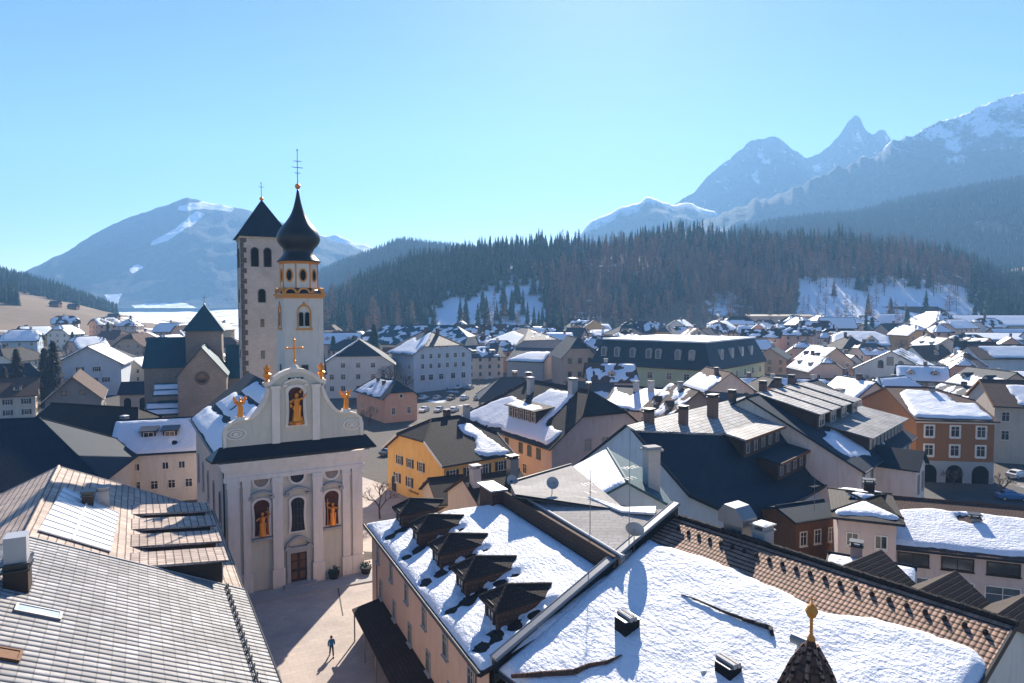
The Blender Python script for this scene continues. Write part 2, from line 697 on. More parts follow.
def house(name, label, A, B, W, ze, zr, wall, roof, base=0.0, kA=0.0, kB=0.0, oh=.6, ohg=.5, cat='house', group=None,
          snow=None, win=(), dormers=(), chim=(), th=.24, res=.6, snow_th=.22, rag=.5, trim=None, verge=None, ripple=0.0, holes=None, gutter=True, inset=.12,
          snow_mat='snow', edge='wood_dark'):
    A, B = Vector((A[0], A[1])), Vector((B[0], B[1]))
    d = B - A
    L = d.length
    ang = math.atan2(d.y, d.x)
    nl = Vector((-d.y, d.x)) / L
    c = (A + B) / 2 + nl * (W / 2)
    root = thing(name, label, cat, (c.x, c.y, base), ang, group)
    ze, zr = ze - base, zr - base
    tp = (zr - ze) / (W / 2)
    Wo, xe = W / 2 + oh, L / 2 + ohg
    zo = ze - tp * oh
    # --- walls
    m = MB()

    def endpoly(k):
        zh = zr - .1 if k == 0 else min(zr, zr - tp * Wo * k + ohg * tp) - .1
        yh = max(0.0, (zr - .1 - zh) / tp)
        pts = [(-W / 2, -1.5), (W / 2, -1.5), (W / 2, ze - .1)]
        if yh < W / 2 - .02:
            pts += [(yh, zh), (-yh, zh)] if yh > .02 else [(0, zh)]
        return pts + [(-W / 2, ze - .1)]
    m.poly([(-L / 2, -W / 2, -1.5), (L / 2, -W / 2, -1.5), (L / 2, -W / 2, ze - .1), (-L / 2, -W / 2, ze - .1)])
    m.poly([(L / 2, W / 2, -1.5), (-L / 2, W / 2, -1.5), (-L / 2, W / 2, ze - .1), (L / 2, W / 2, ze - .1)])
    m.poly([(-L / 2, y, z) for y, z in reversed(endpoly(kA))])
    m.poly([(L / 2, y, z) for y, z in endpoly(kB)])
    m.build('wall', wall, root)
    # --- roof
    polys = {}

    def side(sg):
        q = [(-xe, -Wo, zo), (xe, -Wo, zo)]
        if kB < 1:
            if kB > 0:
                q.append((xe, -Wo * kB, zr - tp * Wo * kB))
        q.append((xe - Wo * kB, 0, zr))
        q.append((-xe + Wo * kA, 0, zr))
        if 0 < kA < 1:
            q.append((-xe, -Wo * kA, zr - tp * Wo * kA))
        return q
    pf = side(1)
    # drop duplicate ridge points (pyramids)
    pf = [p for i, p in enumerate(pf) if (Vector(p) - Vector(pf[i - 1])).length > .01]
    polys['f'] = pf
    # back slope: mirror in y keeps the ends where they are
    pb = [(x, -y, z) for x, y, z in pf]
    polys['b'] = list(reversed(pb))
    if kA > 0:
        polys['A'] = [(-xe, Wo * kA, zr - tp * Wo * kA), (-xe, -Wo * kA, zr - tp * Wo * kA), (-xe + Wo * kA, 0, zr)]
    if kB > 0:
        polys['B'] = [(xe, -Wo * kB, zr - tp * Wo * kB), (xe, Wo * kB, zr - tp * Wo * kB), (xe - Wo * kB, 0, zr)]
    m = MB()
    m.slab(list(polys.values()), th)
    ro = m.build('roof', roof, root)
    # --- ridge cap and gutters
    m = MB()
    a, b = Vector((-xe + Wo * kA, 0, zr + .03)), Vector((xe - Wo * kB, 0, zr + .03))
    if (b - a).length > .3:
        m.tube(a, b, .13, .13, 6)
    for sg in (-1, 1):
        if kA > 0:
            m.tube((-xe, sg * Wo * kA, zr - tp * Wo * kA + .02), a, .11, .11, 6)
        if kB > 0:
            m.tube((xe, sg * Wo * kB, zr - tp * Wo * kB + .02), b, .11, .11, 6)
    m.build('ridge_cap', roof, ro)
    if gutter:
        for sg in (-1, 1):
            m = MB()
            m.tube((-xe, sg * (Wo + .06), zo - .10), (xe, sg * (Wo + .06), zo - .10), .09, .09, 6)
            m.build('gutter', 'metal_dark', ro)
    if verge:
        for sx, k in ((-1, kA), (1, kB)):
            if k < 1:
                for sg in (-1, 1):
                    m = MB()
                    y0, y1 = sg * Wo, sg * Wo * k
                    z0, z1 = zo, zr - tp * Wo * k
                    x = sx * (xe + .03)
                    m.prism([(x, y0, z0 + .06), (x, y1, z1 + .06), (x, y1, z1 - .32), (x, y0, z0 - .32)], (-sx * .10, 0, 0))
                    m.build('verge_board', verge, ro)
    if trim:
        m = MB()
        m.box(-L / 2 - .06, L / 2 + .06, -W / 2 - .06, -W / 2, ze - .75, ze - .3)
        m.build('cornice', trim, root)
    # --- snow
    rng = random.Random(int(abs(c.x) * 13 + abs(c.y) * 7))
    cs = math.sqrt(1 + tp * tp)
    fr = {'f': (Vector((-xe, -Wo, zo)), Vector((1, 0, 0)), Vector((0, 1, tp)) / cs),
          'b': (Vector((xe, Wo, zo)), Vector((-1, 0, 0)), Vector((0, -1, tp)) / cs),
          'A': (Vector((-xe, Wo * kA, zr - tp * Wo * kA)), Vector((0, -1, 0)), Vector((1, 0, tp)) / cs),
          'B': (Vector((xe, -Wo * kB, zr - tp * Wo * kB)), Vector((0, 1, 0)), Vector((-1, 0, tp)) / cs)}
    for sd, style in (snow or {}).items():
        if sd not in polys:
            continue
        O, S, T = fr[sd]
        N = S.cross(T).normalized()
        out = [((Vector(p) - O).dot(S), (Vector(p) - O).dot(T)) for p in polys[sd]]
        if isinstance(style, list):
            mx = max(p[0] for p in out)
            mt = max(p[1] for p in out)
            style = [[(x * mx, y * mt) for x, y in q] for q in style]
        hl = [(x, y, r) for (fc, x, y, r) in (holes or ()) if fc == sd]
        snow_patch(ro, O, S, T, N, out, style, res, snow_th, rng.random() * 50, snow_mat, hl, rag, ripple=ripple, inset=inset)
    # --- windows
    for wd in win:
        face, z, pos, w, h = wd[:5]
        kw = dict(wd[5]) if len(wd) > 5 else {}
        span = L if face in 'fb' else W
        if isinstance(pos, int):
            pos = [span * ((i + .5) / pos - .5) for i in range(pos)]
        rot = FACE_ROT[face]
        M = Matrix.Rotation(rot, 4, 'Z')
        half = (W if face in 'fb' else L) / 2
        for x in pos:
            put_window(root, M, x, -half, z, rot, w, h, **kw)
    # --- dormers
    for dd in dormers:
        dormer(root, W, L, ze, tp, roof, wall, **dd)
    # --- chimneys: (x fraction, y fraction, height above roof[, w, d, kind, snow])
    for cc in chim:
        x, y, hh = cc[0] * L / 2, cc[1] * W / 2, cc[2]
        zs = zr - tp * abs(y)
        o = chimney(root, x, y, zs - .5, max(zs + hh, zs), *(cc[3:] if len(cc) > 3 else ()))
    return root


def dormer(root, W, L, ze, tp, roof, wall, side='f', x=0.0, y=1.0, w=1.8, h=1.3, kind='gable', rise=.7, tp2=.12, dwall=None, droof=None, snow=None, win=(.8, .9), nwin=1, oh=.25, cat=None, frame='trim_white'):
    """dormer on slope side; x along the eave seen from outside, y = distance of its front in from the wall line"""
    rot = FACE_ROT[side]
    M = Matrix.Rotation(rot, 4, 'Z')
    half = (W if side in 'fb' else L) / 2
    dwall = dwall or wall
    droof = droof or roof
    zf = ze + tp * y - .05
    g = MB()
    yo = -half + y

    def T(px, py, pz):
        return M @ Vector((px, py, pz))
    if kind == 'gable' or kind == 'hip':
        ztop = zf + h
        ye = min((ztop - ze) / tp, half)             # where the slope reaches the dormer eave
        yr = min((ztop + rise - ze) / tp, half + .3)
        a, b = x - w / 2, x + w / 2
        front = [T(a, yo, zf - .3), T(b, yo, zf - .3), T(b, yo, ztop)]
        if kind == 'gable':
            front.append(T(x, yo, ztop + rise))
        front.append(T(a, yo, ztop))
        g.poly(front)
        g.poly([T(a, yo, zf - .3), T(a, yo, ztop), T(a, -half + ye, ztop)])
        g.poly([T(b, yo, zf - .3), T(b, -half + ye, ztop), T(b, yo, ztop)])
        o = g.build('dormer', dwall, root)
        r = MB()
        sl = rise / (w / 2)
        ea, eb, ez = a - oh, b + oh, ztop - sl * oh
        yfr = yo - oh
        yez = (ez - ze) / tp
        if kind == 'gable':
            r.slab([[T(ea, yfr, ez), T(x, yfr, ztop + rise), T(x, -half + yr, ztop + rise), T(ea, -half + yez, ez)],
                    [T(x, yfr, ztop + rise), T(eb, yfr, ez), T(eb, -half + yez, ez), T(x, -half + yr, ztop + rise)]], .12)
        else:
            yk = yo + w * .45
            r.slab([[T(ea, yfr, ez), T(x, yk, ztop + rise), T(x, -half + yr, ztop + rise), T(ea, -half + yez, ez)],
                    [T(x, yk, ztop + rise), T(eb, yfr, ez), T(eb, -half + yez, ez), T(x, -half + yr, ztop + rise)],
                    [T(ea, yfr, ez), T(eb, yfr, ez), T(x, yk, ztop + rise)]], .12)
        ro = r.build('dormer_roof', droof, o)
    else:
        ztop = zf + h
        y1 = min(y + h / max(tp - tp2, .05), half)
        z1 = ztop + tp2 * (y1 - y)
        a, b = x - w / 2, x + w / 2
        g.poly([T(a, yo, zf - .3), T(b, yo, zf - .3), T(b, yo, ztop), T(a, yo, ztop)])
        g.poly([T(a, yo, zf - .3), T(a, yo, ztop), T(a, -half + y1, z1)])
        g.poly([T(b, yo, zf - .3), T(b, -half + y1, z1), T(b, yo, ztop)])
        o = g.build('dormer', dwall, root)
        r = MB()
        q = [T(a - oh, yo - oh * 1.4, ztop - tp2 * oh * 1.4 + .1), T(b + oh, yo - oh * 1.4, ztop - tp2 * oh * 1.4 + .1), T(b + oh, -half + y1 + .2, z1 + .1), T(a - oh, -half + y1 + .2, z1 + .1)]
        r.slab([q], .16)
        ro = r.build('dormer_roof', droof, o)
        if snow:
            O = Vector(q[0])
            S = (q[1] - q[0]).normalized()
            TT = (q[3] - q[0]).normalized()
            wd, ln = (q[1] - q[0]).length, (q[3] - q[0]).length
            snow_patch(o, O, S, TT, S.cross(TT), [(0, 0), (wd, 0), (wd, ln), (0, ln)], snow, .35, .16, seed=x * 3 + y)
    if nwin:
        ww, wh = win
        for i in range(nwin):
            xx = x + w * ((i + .5) / nwin - .5)
            put_window(o, M, xx, yo, zf + max(.1, (h - wh) * .5), rot, ww, wh, frame=frame, sill=False, fw=.07)
    return o
# ------------------------------------------------------------------ terrain
_zb = [(-900, 60), (-400, 30), (0, 15), (120, 10), (300, 8), (480, 8), (800, 12), (1024, 12), (1424, 25), (1800, 50)]
_zc = [(-900, 220), (-400, 140), (0, 46), (60, 34), (120, 22), (180, 11), (310, 16), (335, 34), (400, 64), (470, 78), (520, 82), (600, 84), (700, 94), (800, 87), (900, 84),
       (960, 70), (1000, 52), (1060, 48), (1424, 90), (1800, 130)]
_zd = [(-900, 260), (-400, 180), (0, 76), (60, 50), (115, 20), (180, 10), (300, 12), (400, 40), (520, 50), (700, 50), (900, 60), (1024, 90), (1424, 160), (1800, 200)]
_ze = [(-900, 150), (0, 30), (120, 12), (200, 14), (250, 20), (300, 60), (322, 100), (345, 125), (400, 160), (470, 140), (520, 100), (640, 90), (690, 140), (740, 190), (800, 210), (850, 222),
       (900, 244), (1024, 298), (1424, 420), (1800, 480)]
_zf = [(-900, 150), (0, 60), (200, 60), (400, 100), (700, 120), (1424, 220), (1800, 260)]


def terr(x, y):
    u = CX + F * x / max(y, 150.0)
    if y < 180:
        return 0.0
    ks = [(180, 0.0), (450, lerp_tab(_zb, u)), (700, lerp_tab(_zc, u)), (1000, lerp_tab(_zd, u)), (1500, lerp_tab(_ze, u)), (2700, lerp_tab(_zf, u))]
    z = ks[-1][1]
    for (a, va), (b, vb) in zip(ks, ks[1:]):
        if y <= b:
            z = va + (vb - va) * sstep(a, b, y)
            break
    k = sstep(420, 700, y)
    return z + k * (3.5 * fbm(x * .012, y * .012, 2, 3) + (12 * fbm(x * .004, y * .004, 5, 3) if u > 300 or y < 800 else 0) * sstep(700, 1300, y))


def cover(x, y):
    """snow share of the ground"""
    u = CX + F * x / max(y, 150.0)
    if y < 430:
        c = .30 + .30 * fbm(x * .03, y * .03, 8, 3)
        if u < 230 and y > 190:
            c -= .12
        return max(0, min(1, c))
    n = fbm(x * .02, y * .02, 3, 4)
    c = .62 + .5 * n
    if u < 190 and y < 1000:
        k = sstep(560, 640, y) if u > 60 else sstep(500, 520, y)
        c = .04 + .10 * n if y > 470 else .35 + .5 * n
        if u > 95:
            c += .75 * sstep(95, 150, u) * sstep(-.25, .3, n + .2)
    if u < 330 and y >= 1000:
        c = .75 + .6 * n
        if u < 120:
            c *= sstep(20, 120, u)
    if y > 470 and u > 300 and not (795 < u < 1000 and y < 592) and not (425 < u < 545 and y < 600):
        c = .22 + .45 * n
    if 795 < u < 1010 and 450 < y < 592:
        c += .45
    if 430 < u < 540 and 450 < y < 600:
        c += .40
    return max(0, min(1, c))


def make_ground():
    us = [-900 + 2700 * i / 330 for i in range(331)]
    ys = [-150, -60, 0, 40, 80, 120, 150, 180]
    y = 180
    while y < 2700:
        y += max(9, y * .022)
        ys.append(y)
    me = bpy.data.meshes.new('ground')
    vs, fs, cl = [], [], []
    for yy in ys:
        for u in us:
            x = (u - CX) / F * max(yy, 150.0)
            vs.append((x, yy, terr(x, yy)))
            c = cover(x, yy)
            cl.extend((c, 1.0 if (yy > 430) else 0.0, 0, 1))
    n = len(us)
    for j in range(len(ys) - 1):
        for i in range(n - 1):
            a = j * n + i
            fs.append((a, a + 1, a + n + 1, a + n))
    me.from_pydata(vs, [], fs)
    at = me.color_attributes.new('cover', 'FLOAT_COLOR', 'POINT')
    at.data.foreach_set('color', cl)
    me.polygons.foreach_set('use_smooth', [True] * len(fs))
    g = NG('ground_cover')
    co = g.coord()
    att = g.n('ShaderNodeAttribute', attribute_name='cover')
    sp = g.n('ShaderNodeSeparateColor')
    g.l(att.outputs['Color'], sp.inputs[0])
    nz = g.noise(co, .09, 6, .65)
    nf = g.noise(co, .9, 5, .6)
    town = g.mix(nz, (.05, .048, .046), (.12, .108, .10))
    field = g.mix(nz, (.17, .115, .065), (.30, .215, .135))
    earth = g.mix(sp.outputs[1], town, field)
    earth = g.mix(.3, earth, g.mix(nf, dk(( .12, .10, .08), .5), (.18, .15, .12)))
    s = g.math('ADD', sp.outputs[0], g.math('MULTIPLY', g.math('SUBTRACT', nz, .5), 1.2))
    m = g.ramp(s, [(.44, 0), (.56, 1)])
    g.base(g.mix(m, earth, (.80, .83, .87)))
    g.bump(nf, .4, .3)
    me.materials.append(g.set(.9, 0, .15))
    o = bpy.data.objects.new('ground', me)
    COL.objects.link(o)
    struct(o)


make_ground()


def sheet(name, pts, mat, z=.004):
    m = MB()
    m.poly([(p[0], p[1], z) for p in pts])
    return struct(m.build(name, mat))


g = NG('plaza_paving')
co = g.coord()
br = g.n('ShaderNodeTexBrick', Scale=1.0)
for k, v in (('Brick Width', .9), ('Row Height', .6), ('Mortar Size', .012)):
    br.inputs[k].default_value = v
br.inputs['Color1'].default_value = (.50, .425, .37, 1)
br.inputs['Color2'].default_value = (.44, .375, .33, 1)
br.inputs['Mortar'].default_value = (.30, .26, .24, 1)
mp = g.n('ShaderNodeMapping', Rotation=(0, 0, R(-26)))
g.l(co, mp.inputs[0])
g.l(mp.outputs[0], br.inputs['Vector'])
nb = g.noise(co, .25, 5)
g.base(g.mix(g.ramp(nb, [(.4, 0), (.72, .55)]), br.outputs['Color'], (.27, .24, .23)))
g.bump(g.noise(co, 3, 4), .15, .02)
g.set(.85, 0, .2)
g = NG('asphalt')
co = g.coord()
nb = g.noise(co, .2, 5)
g.base(g.mix(g.ramp(nb, [(.35, 0), (.7, 1)]), (.048, .048, .05), (.085, .08, .078)))
g.bump(g.noise(co, 20, 3), .2, .01)
g.set(.85, 0, .25)

sheet('plaza', [(-31, 66), (-16, 16), (16, 12), (2, 50), (-9, 76), (-14, 82), (-27, 74)], 'plaza_paving', .004)
m = MB()
fA, fB = Vector((-30.5, 68.6, 0)), Vector((-15.0, 76.4, 0))
dd = (fB - fA).normalized()
nn = Vector((dd.y, -dd.x, 0))
m.prism([fA + Vector((0, 0, .004)), fB + Vector((0, 0, .004)), fB + nn * 2.4 + Vector((0, 0, .004)), fA + nn * 2.4 + Vector((0, 0, .004))], (0, 0, .13))
struct(m.build('church_step_pavement', 'concrete'))
m = MB()
m.box(0, 7, -.07, .07, .009, .013)
o = struct(m.build('plaza_drain_line', 'metal_dark'))
o.location = (P(338, 588).x, P(338, 588).y, 0)
o.rotation_euler = (0, 0, R(-72))
sheet('pavement', [(-25, 84), (-13, 82), (-10, 97), (-20, 113), (-34, 128), (-37, 112)], 'plaza_paving', .006)
sheet('street', [(44, 84), (52, 96), (64, 113), (92, 113), (110, 150), (126, 150), (112, 108), (86, 78), (60, 74)], 'asphalt', .005)

# ------------------------------------------------------------------ roofs at the lower left
AX = Vector((-.48, .877))
NX = Vector((.877, .48))
e0 = Vector((-20.0, 49.2))
left_roof = house('tiled_house', 'big house with grey profiled tile roof and one skylight at the plaza edge', e0 - AX * 24, e0, 26, 9.4, 15.5, PL['cream'], 'pantile_grey',
                  oh=.35, ohg=.12, cat='house', verge='trim_grey', gutter=True,
                  win=[('f', 5.5, 6, 1.1, 1.5), ('f', 2.2, 6, 1.1, 1.5)])


def roof_pt(u, v, o, n, lift=0.0):
    return on_plane(u, v, o, n) + n * lift


# skylight, chimneys and snow guards of the grey roof sit on its slope plane
tpL = (15.5 - 9.4) / 13
nL = Vector((NX.x * tpL, NX.y * tpL, 1)).normalized()
oL = Vector((e0.x, e0.y, 9.4))


def flat_skylight(root, p, n, sdir, w, h, mats=('metal_grey', 'roof_glass')):
    sd = Vector(sdir).normalized()
    td = n.cross(sd).normalized()
    Mx = Matrix((sd.to_4d(), td.to_4d(), n.to_4d(), (0, 0, 0, 1))).transposed()
    Mx.translation = p
    for i in range(3):
        Mx[3][i] = 0
    inv = root.matrix_world.inverted()
    m = MB()
    M2 = inv @ Mx
    m.box(-w / 2 - .12, w / 2 + .12, -h / 2 - .12, -h / 2, -.05, .14, 0, M2)
    m.box(-w / 2 - .12, w / 2 + .12, h / 2, h / 2 + .12, -.05, .14, 0, M2)
    m.box(-w / 2 - .12, -w / 2, -h / 2, h / 2, -.05, .14, 0, M2)
    m.box(w / 2, w / 2 + .12, -h / 2, h / 2, -.05, .14, 0, M2)
    m.box(-w / 2, w / 2, -h / 2, h / 2, -.05, .10, 1, M2)
    return m.build('skylight', list(mats), root)


bpy.context.view_layer.update()
flat_skylight(left_roof, roof_pt(38, 613, oL, nL), nL, (NX.x, NX.y, -tpL), 1.9, .75)
flat_skylight(left_roof, roof_pt(2, 655, oL, nL), nL, (NX.x, NX.y, -tpL), 1.2, .8, ('wood_brown', 'wood_brown'))
inv = left_roof.matrix_world.inverted()
for (u, v, hh, w, d, kd) in ((18, 586, 1.0, 1.5, 1.1, 'dark'),):
    q = inv @ roof_pt(u, v, oL, nL)
    o = chimney(left_roof, q.x, q.y, q.z - .8, q.z + hh, w, d, kd)
    m = MB()
    m.box(-.6, .6, -.5, .5, hh + 1.24, hh + 2.6)
    m.build('metal_hood', 'metal_pale', o)
m = MB()
for k in range(22):
    p = e0 - AX * (.6 + k * 1.05) - NX * .9
    z = 9.4 + tpL * .9
    m.box(-.03, .03, -.25, .25, 0, .28, 0, inv @ Matrix.Translation((p.x, p.y, z)))
for hgt in (.12, .26):
    a, b = e0 - AX * .2 - NX * .9, e0 - AX * 23.6 - NX * .9
    m.tube(inv @ Vector((a.x, a.y, 9.4 + tpL * .9 + hgt)), inv @ Vector((b.x, b.y, 9.4 + tpL * .9 + hgt)), .035, .035, 6)
m.build('snow_guard', 'metal_dark', left_roof)

back_roof = house('dormer_house', 'house with beige tile roof, white sheet panel and four long shed dormers beside the church', e0 + AX * .02, e0 + AX * 24, 26, 9.0, 15.0, PL['pink'], 'pantile_beige',
                  oh=.35, ohg=.12, verge='trim_grey',
                  win=[('f', 5.2, 7, 1.0, 1.5), ('f', 2.0, 7, 1.0, 1.5)],
                  dormers=[dict(side='f', x=xx, y=1.1, w=2.5, h=2.1, kind='shed', tp2=.10, dwall='wood_dark', droof='pantile_beige', win=(1.6, 1.1), nwin=1, oh=.3)
                           for xx in (-10.2, -5.6, -1.0, 3.6)])
bpy.context.view_layer.update()
oB = Vector((e0.x, e0.y, 9.0))
tpB = 6.0 / 13
nB = Vector((NX.x * tpB, NX.y * tpB, 1)).normalized()
inv = back_roof.matrix_world.inverted()
# white ribbed sheet over the upper half of the slope
q4 = [roof_pt(u, v, oB, nB, .07) for (u, v) in ((38, 532), (63, 489), (118, 515), (110, 553))]
m = MB()
m.prism([inv @ p for p in q4], (0, 0, .05))
pan = m.build('sheet_panel', 'sheet_white', back_roof)
m = MB()
for k in range(10):
    t = k / 9
    a = q4[0].lerp(q4[1], t) + nB * .07
    b = q4[3].lerp(q4[2], t) + nB * .07
    m.tube(inv @ a, inv @ b, .06, .06, 5)
m.tube(inv @ (q4[0].lerp(q4[3], .45) + nB * .08), inv @ (q4[1].lerp(q4[2], .45) + nB * .08), .09, .09, 5)
m.build('panel_rib', 'sheet_white', pan)
for (u, v, w, d, hh, kd) in ((88, 505, .9, .8, .8, 'dark'), (104, 505, .9, .8, 1.2, 'plaster')):
    q = inv @ roof_pt(u, v, oB, nB)
    chimney(back_roof, q.x, q.y, q.z - .6, q.z + hh, w, d, kd)

# ------------------------------------------------------------------ plaza house: pink wall, five dark dormers, snow
A2, B2 = Vector((-13.4, 64.3)), Vector((-1.3, 38.0))
d2 = (B2 - A2)
L2 = d2.length
root = thing('plaza_house', 'pink house on the plaza whose snowy roof carries five dark pointed dormers', 'house', (A2.x, A2.y, 0), math.atan2(d2.y, d2.x))
Wb, ZE, ZT, TP = 9.3, 9.5, 12.75, 3.25 / 9.3
m = MB()
m.poly([(0, 0, -1), (L2, 0, -1), (L2, 0, ZE - .1), (0, 0, ZE - .1)])
m.poly([(0, 17, -1), (0, 0, -1), (0, 0, ZE - .1), (0, 17, ZE - .1)])
m.build('wall', PL['pink'], root)
m = MB()
o_ = .55
zo = ZE - TP * o_
m.slab([[(-o_, -o_, zo), (L2, -o_, zo), (L2, Wb, ZT), (Wb, Wb, ZT)], [(-o_, 2 * Wb + o_, zo), (-o_, -o_, zo), (Wb, Wb, ZT)],
        [(Wb, Wb, ZT), (L2, Wb, ZT), (L2, 2 * Wb + o_, zo), (-o_, 2 * Wb + o_, zo)]], .28)
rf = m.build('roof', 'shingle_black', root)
m = MB()
m.tube((-o_ - .08, -o_ - .08, zo - .1), (L2, -o_ - .08, zo - .1), .12, .12, 8)
m.tube((-o_ - .08, 2 * Wb, zo - .1), (-o_ - .08, -o_ - .08, zo - .1), .12, .12, 8)
m.build('gutter', 'metal_dark', rf)
cs = math.sqrt(1 + TP * TP)
O, S, T = Vector((-o_, -o_, zo)), Vector((1, 0, 0)), Vector((0, 1, TP)) / cs
Lt = (Wb + o_) * cs
dx = [3.6, 9.0, 14.4, 19.8, 25.2]
snow_patch(rf, O, S, T, S.cross(T).normalized(), [(0, 0), (L2 + o_, 0), (L2 + o_, Lt), (Wb + o_, Lt)],
           'full', .25, .34, 3.3, 'snow', holes=[h_ for x in dx for h_ in ((x + 2.25, 1.0, .6), (x + 1.95, 2.2, .75), (x + 2.0, 3.4, .7), (x + 2.1, 4.8, .6), (x + 2.3, 6.0, .35))], rag=.3, ripple=.03, inset=.1)
# snow holes open round the dormers because the dormers rise out of it; below each a bare strip of roof
for x in dx:
    dormer(root, 0.0, 0.0, ZE, TP, 'shingle_black', 'wood_dark', side='f', x=x, y=1.5, w=2.5, h=1.75, kind='hip', rise=1.25, dwall='tile_rust', droof='shingle_black', win=(1.0, 1.0), nwin=1, oh=.45) if False else None


def plaza_dormer(x):
    g_ = MB()
    y, w, h, rise = 1.7, 2.05, 1.5, .85
    zf = ZE + TP * y
    a, b = x - w / 2, x + w / 2
    zt = zf + h
    yb = Wb - .4
    zb = ZE + TP * yb
    g_.poly([(a, y, zf - .3), (b, y, zf - .3), (b, y, zt), (a, y, zt)])
    ye = min((zt - ZE) / TP, Wb)
    g_.poly([(a, y, zf - .3), (a, y, zt), (a, ye, zt)])
    g_.poly([(b, y, zf - .3), (b, ye, zt), (b, y, zt)])
    o = g_.build('dormer', 'tile_rust', root)
    oh = .28
    ea, eb = a - oh, b + oh
    ez = zt - .18
    yk = y + 1.1
    yr = y + 4.3
    zr = zt + rise
    r = MB()
    yz = y + 4.3
    zz = ZE + TP * yz + .1
    r.slab([[(ea, y - oh, ez), (x, yk, zr), (x, yr, max(zr - .5, ZE + TP * yr)), (ea + .3, yz - 1.0, ez + .2)],
            [(x, yk, zr), (eb, y - oh, ez), (eb - .3, yz - 1.0, ez + .2), (x, yr, max(zr - .5, ZE + TP * yr))],
            [(ea, y - oh, ez), (eb, y - oh, ez), (x, yk, zr)]], .14)
    ro = r.build('dormer_roof', 'shingle_black', o)
    c = MB()
    for (p, q) in (((ea, y - oh, ez + .03), (x, yk, zr + .03)), ((eb, y - oh, ez + .03), (x, yk, zr + .03)), ((x, yk, zr + .03), (x, yr, max(zr - .5, ZE + TP * yr) + .03))):
        c.tube(p, q, .1, .1, 6)
    c.build('ridge_cap', 'tile_darkbrown', ro)
    put_window(o, Matrix(), x, y, zf + .25, 0, 1.0, 1.15, 'wood_dark', 'glass_mid', sill=False)


for x in dx:
    plaza_dormer(x)
for i in range(6):
    for z, hh in ((6.6, 1.45), (3.6, 1.5), (.9, 1.5)):
        put_window(root, Matrix(), 2.6 + i * 4.7 + (.9 if z == 3.6 else 0), 0, z, 0, .85, hh, 'trim_grey', 'glass_dark', fw=.08)
# canopy along the foot of the wall
m = MB()
m.slab([[(3.2, -2.6, 2.9), (L2, -2.6, 2.9), (L2, 0.05, 3.5), (3.2, 0.05, 3.5)]], .14)
cn = m.build('canopy', 'shingle_black', root)
m = MB()
m.tube((0, 0, 0), (0, 0, 2.85), .07, .07, 6)
pm = m.mesh('canopy_post', 'metal_grey')
for i in range(7):
    link('canopy_post', pm, cn, (3.5 + i * 4.1, -2.45, 0))
# vertical clad wall closing the slope, with the chimney block at its far end
m = MB()
m.box(Wb - .1, L2 - 1.5, Wb, Wb + .25, ZT - .8, 14.0)
m.build('clad_wall', 'shingle_brown', root)
m = MB()
m.box(Wb - 2.3, Wb + .6, Wb - 1.0, Wb + .2, ZT - 1.5, 14.0)
ch = m.build('chimney', 'tile_rust', root)
m = MB()
m.box(Wb - 2.5, Wb + .8, Wb - 1.2, Wb + .4, 14.0, 14.14)
m.build('chimney_cap', 'metal_pale', ch)
m = MB()
m.tube((2.0, -.02, .2), (2.0, -.02, ZE - .3), .06, .06, 6)
m.tube((L2 - 2, -.02, .2), (L2 - 2, -.02, ZE - .3), .06, .06, 6)
m.build('downpipe', 'metal_dark', root)

# ------------------------------------------------------------------ pale flat-pitched roof behind it
root = thing('flat_roof_house', 'low pitched pale grey shingle roof behind the five dormers', 'house', (4, 52, 0), 0)
inv = Matrix.Translation((-4, -52, 0))
cF = [P(522, 496, 14.05), P(622, 557, 14.05), P(676, 517, 14.05), P(690, 520, 13.8), P(660, 509, 14.3)]
fold = [P(515, 494, 14.7), P(585, 498, 14.75), P(624, 510, 14.8)]
cop = [P(510, 483, 13.9), P(571, 465, 13.9), P(618, 503, 14.3)]
m = MB()


def tol(ps):
    return [inv @ p for p in ps]


m.slab([tol([cF[0], cF[1], cF[2], cF[4], fold[2], fold[1], fold[0]]), tol([fold[0], fold[1], fold[2], cop[2], cop[1], cop[0]]), tol([cF[2], cF[3], cF[4]])], .25)
rf = m.build('roof', 'shingle_pale', root)
m = MB()
base_pts = [cF[0], cF[1], cF[2], cF[3], cF[4], cop[2], cop[1], cop[0]]
lo = [Vector((p.x, p.y, 0)) for p in base_pts]
cen = sum(lo, Vector()) / len(lo)
for i in range(len(base_pts)):
    a, b = base_pts[i], base_pts[(i + 1) % len(base_pts)]
    a2, b2 = a.lerp(Vector((cen.x, cen.y, a.z)), .015), b.lerp(Vector((cen.x, cen.y, b.z)), .015)
    m.poly(tol([Vector((a2.x, a2.y, 0)), Vector((b2.x, b2.y, 0)), b2 - Vector((0, 0, .12)), a2 - Vector((0, 0, .12))]))
m.build('wall', PL['cream'], root)
m = MB()
for a, b in ((cop[0], cop[1]),):
    m.tube(inv @ (a + Vector((0, 0, .1))), inv @ (b + Vector((0, 0, .1))), .11, .11, 6)
m.build('coping', 'metal_dark', rf)
m = MB()
m.tube(inv @ (cF[0] + Vector((0, 0, .06))), inv @ (cF[1] + Vector((0, 0, .06))), .10, .10, 6)
m.build('front_coping', 'metal_pale', rf)
m = MB()
m.prism(tol([P(588, 498, 14.78), P(624, 509, 14.83), P(656, 508, 14.5), P(655, 515, 14.45), P(622, 513, 14.8), P(600, 504, 14.7)]), (0, 0, .16))
m.build('roof_snow', 'snow', rf)

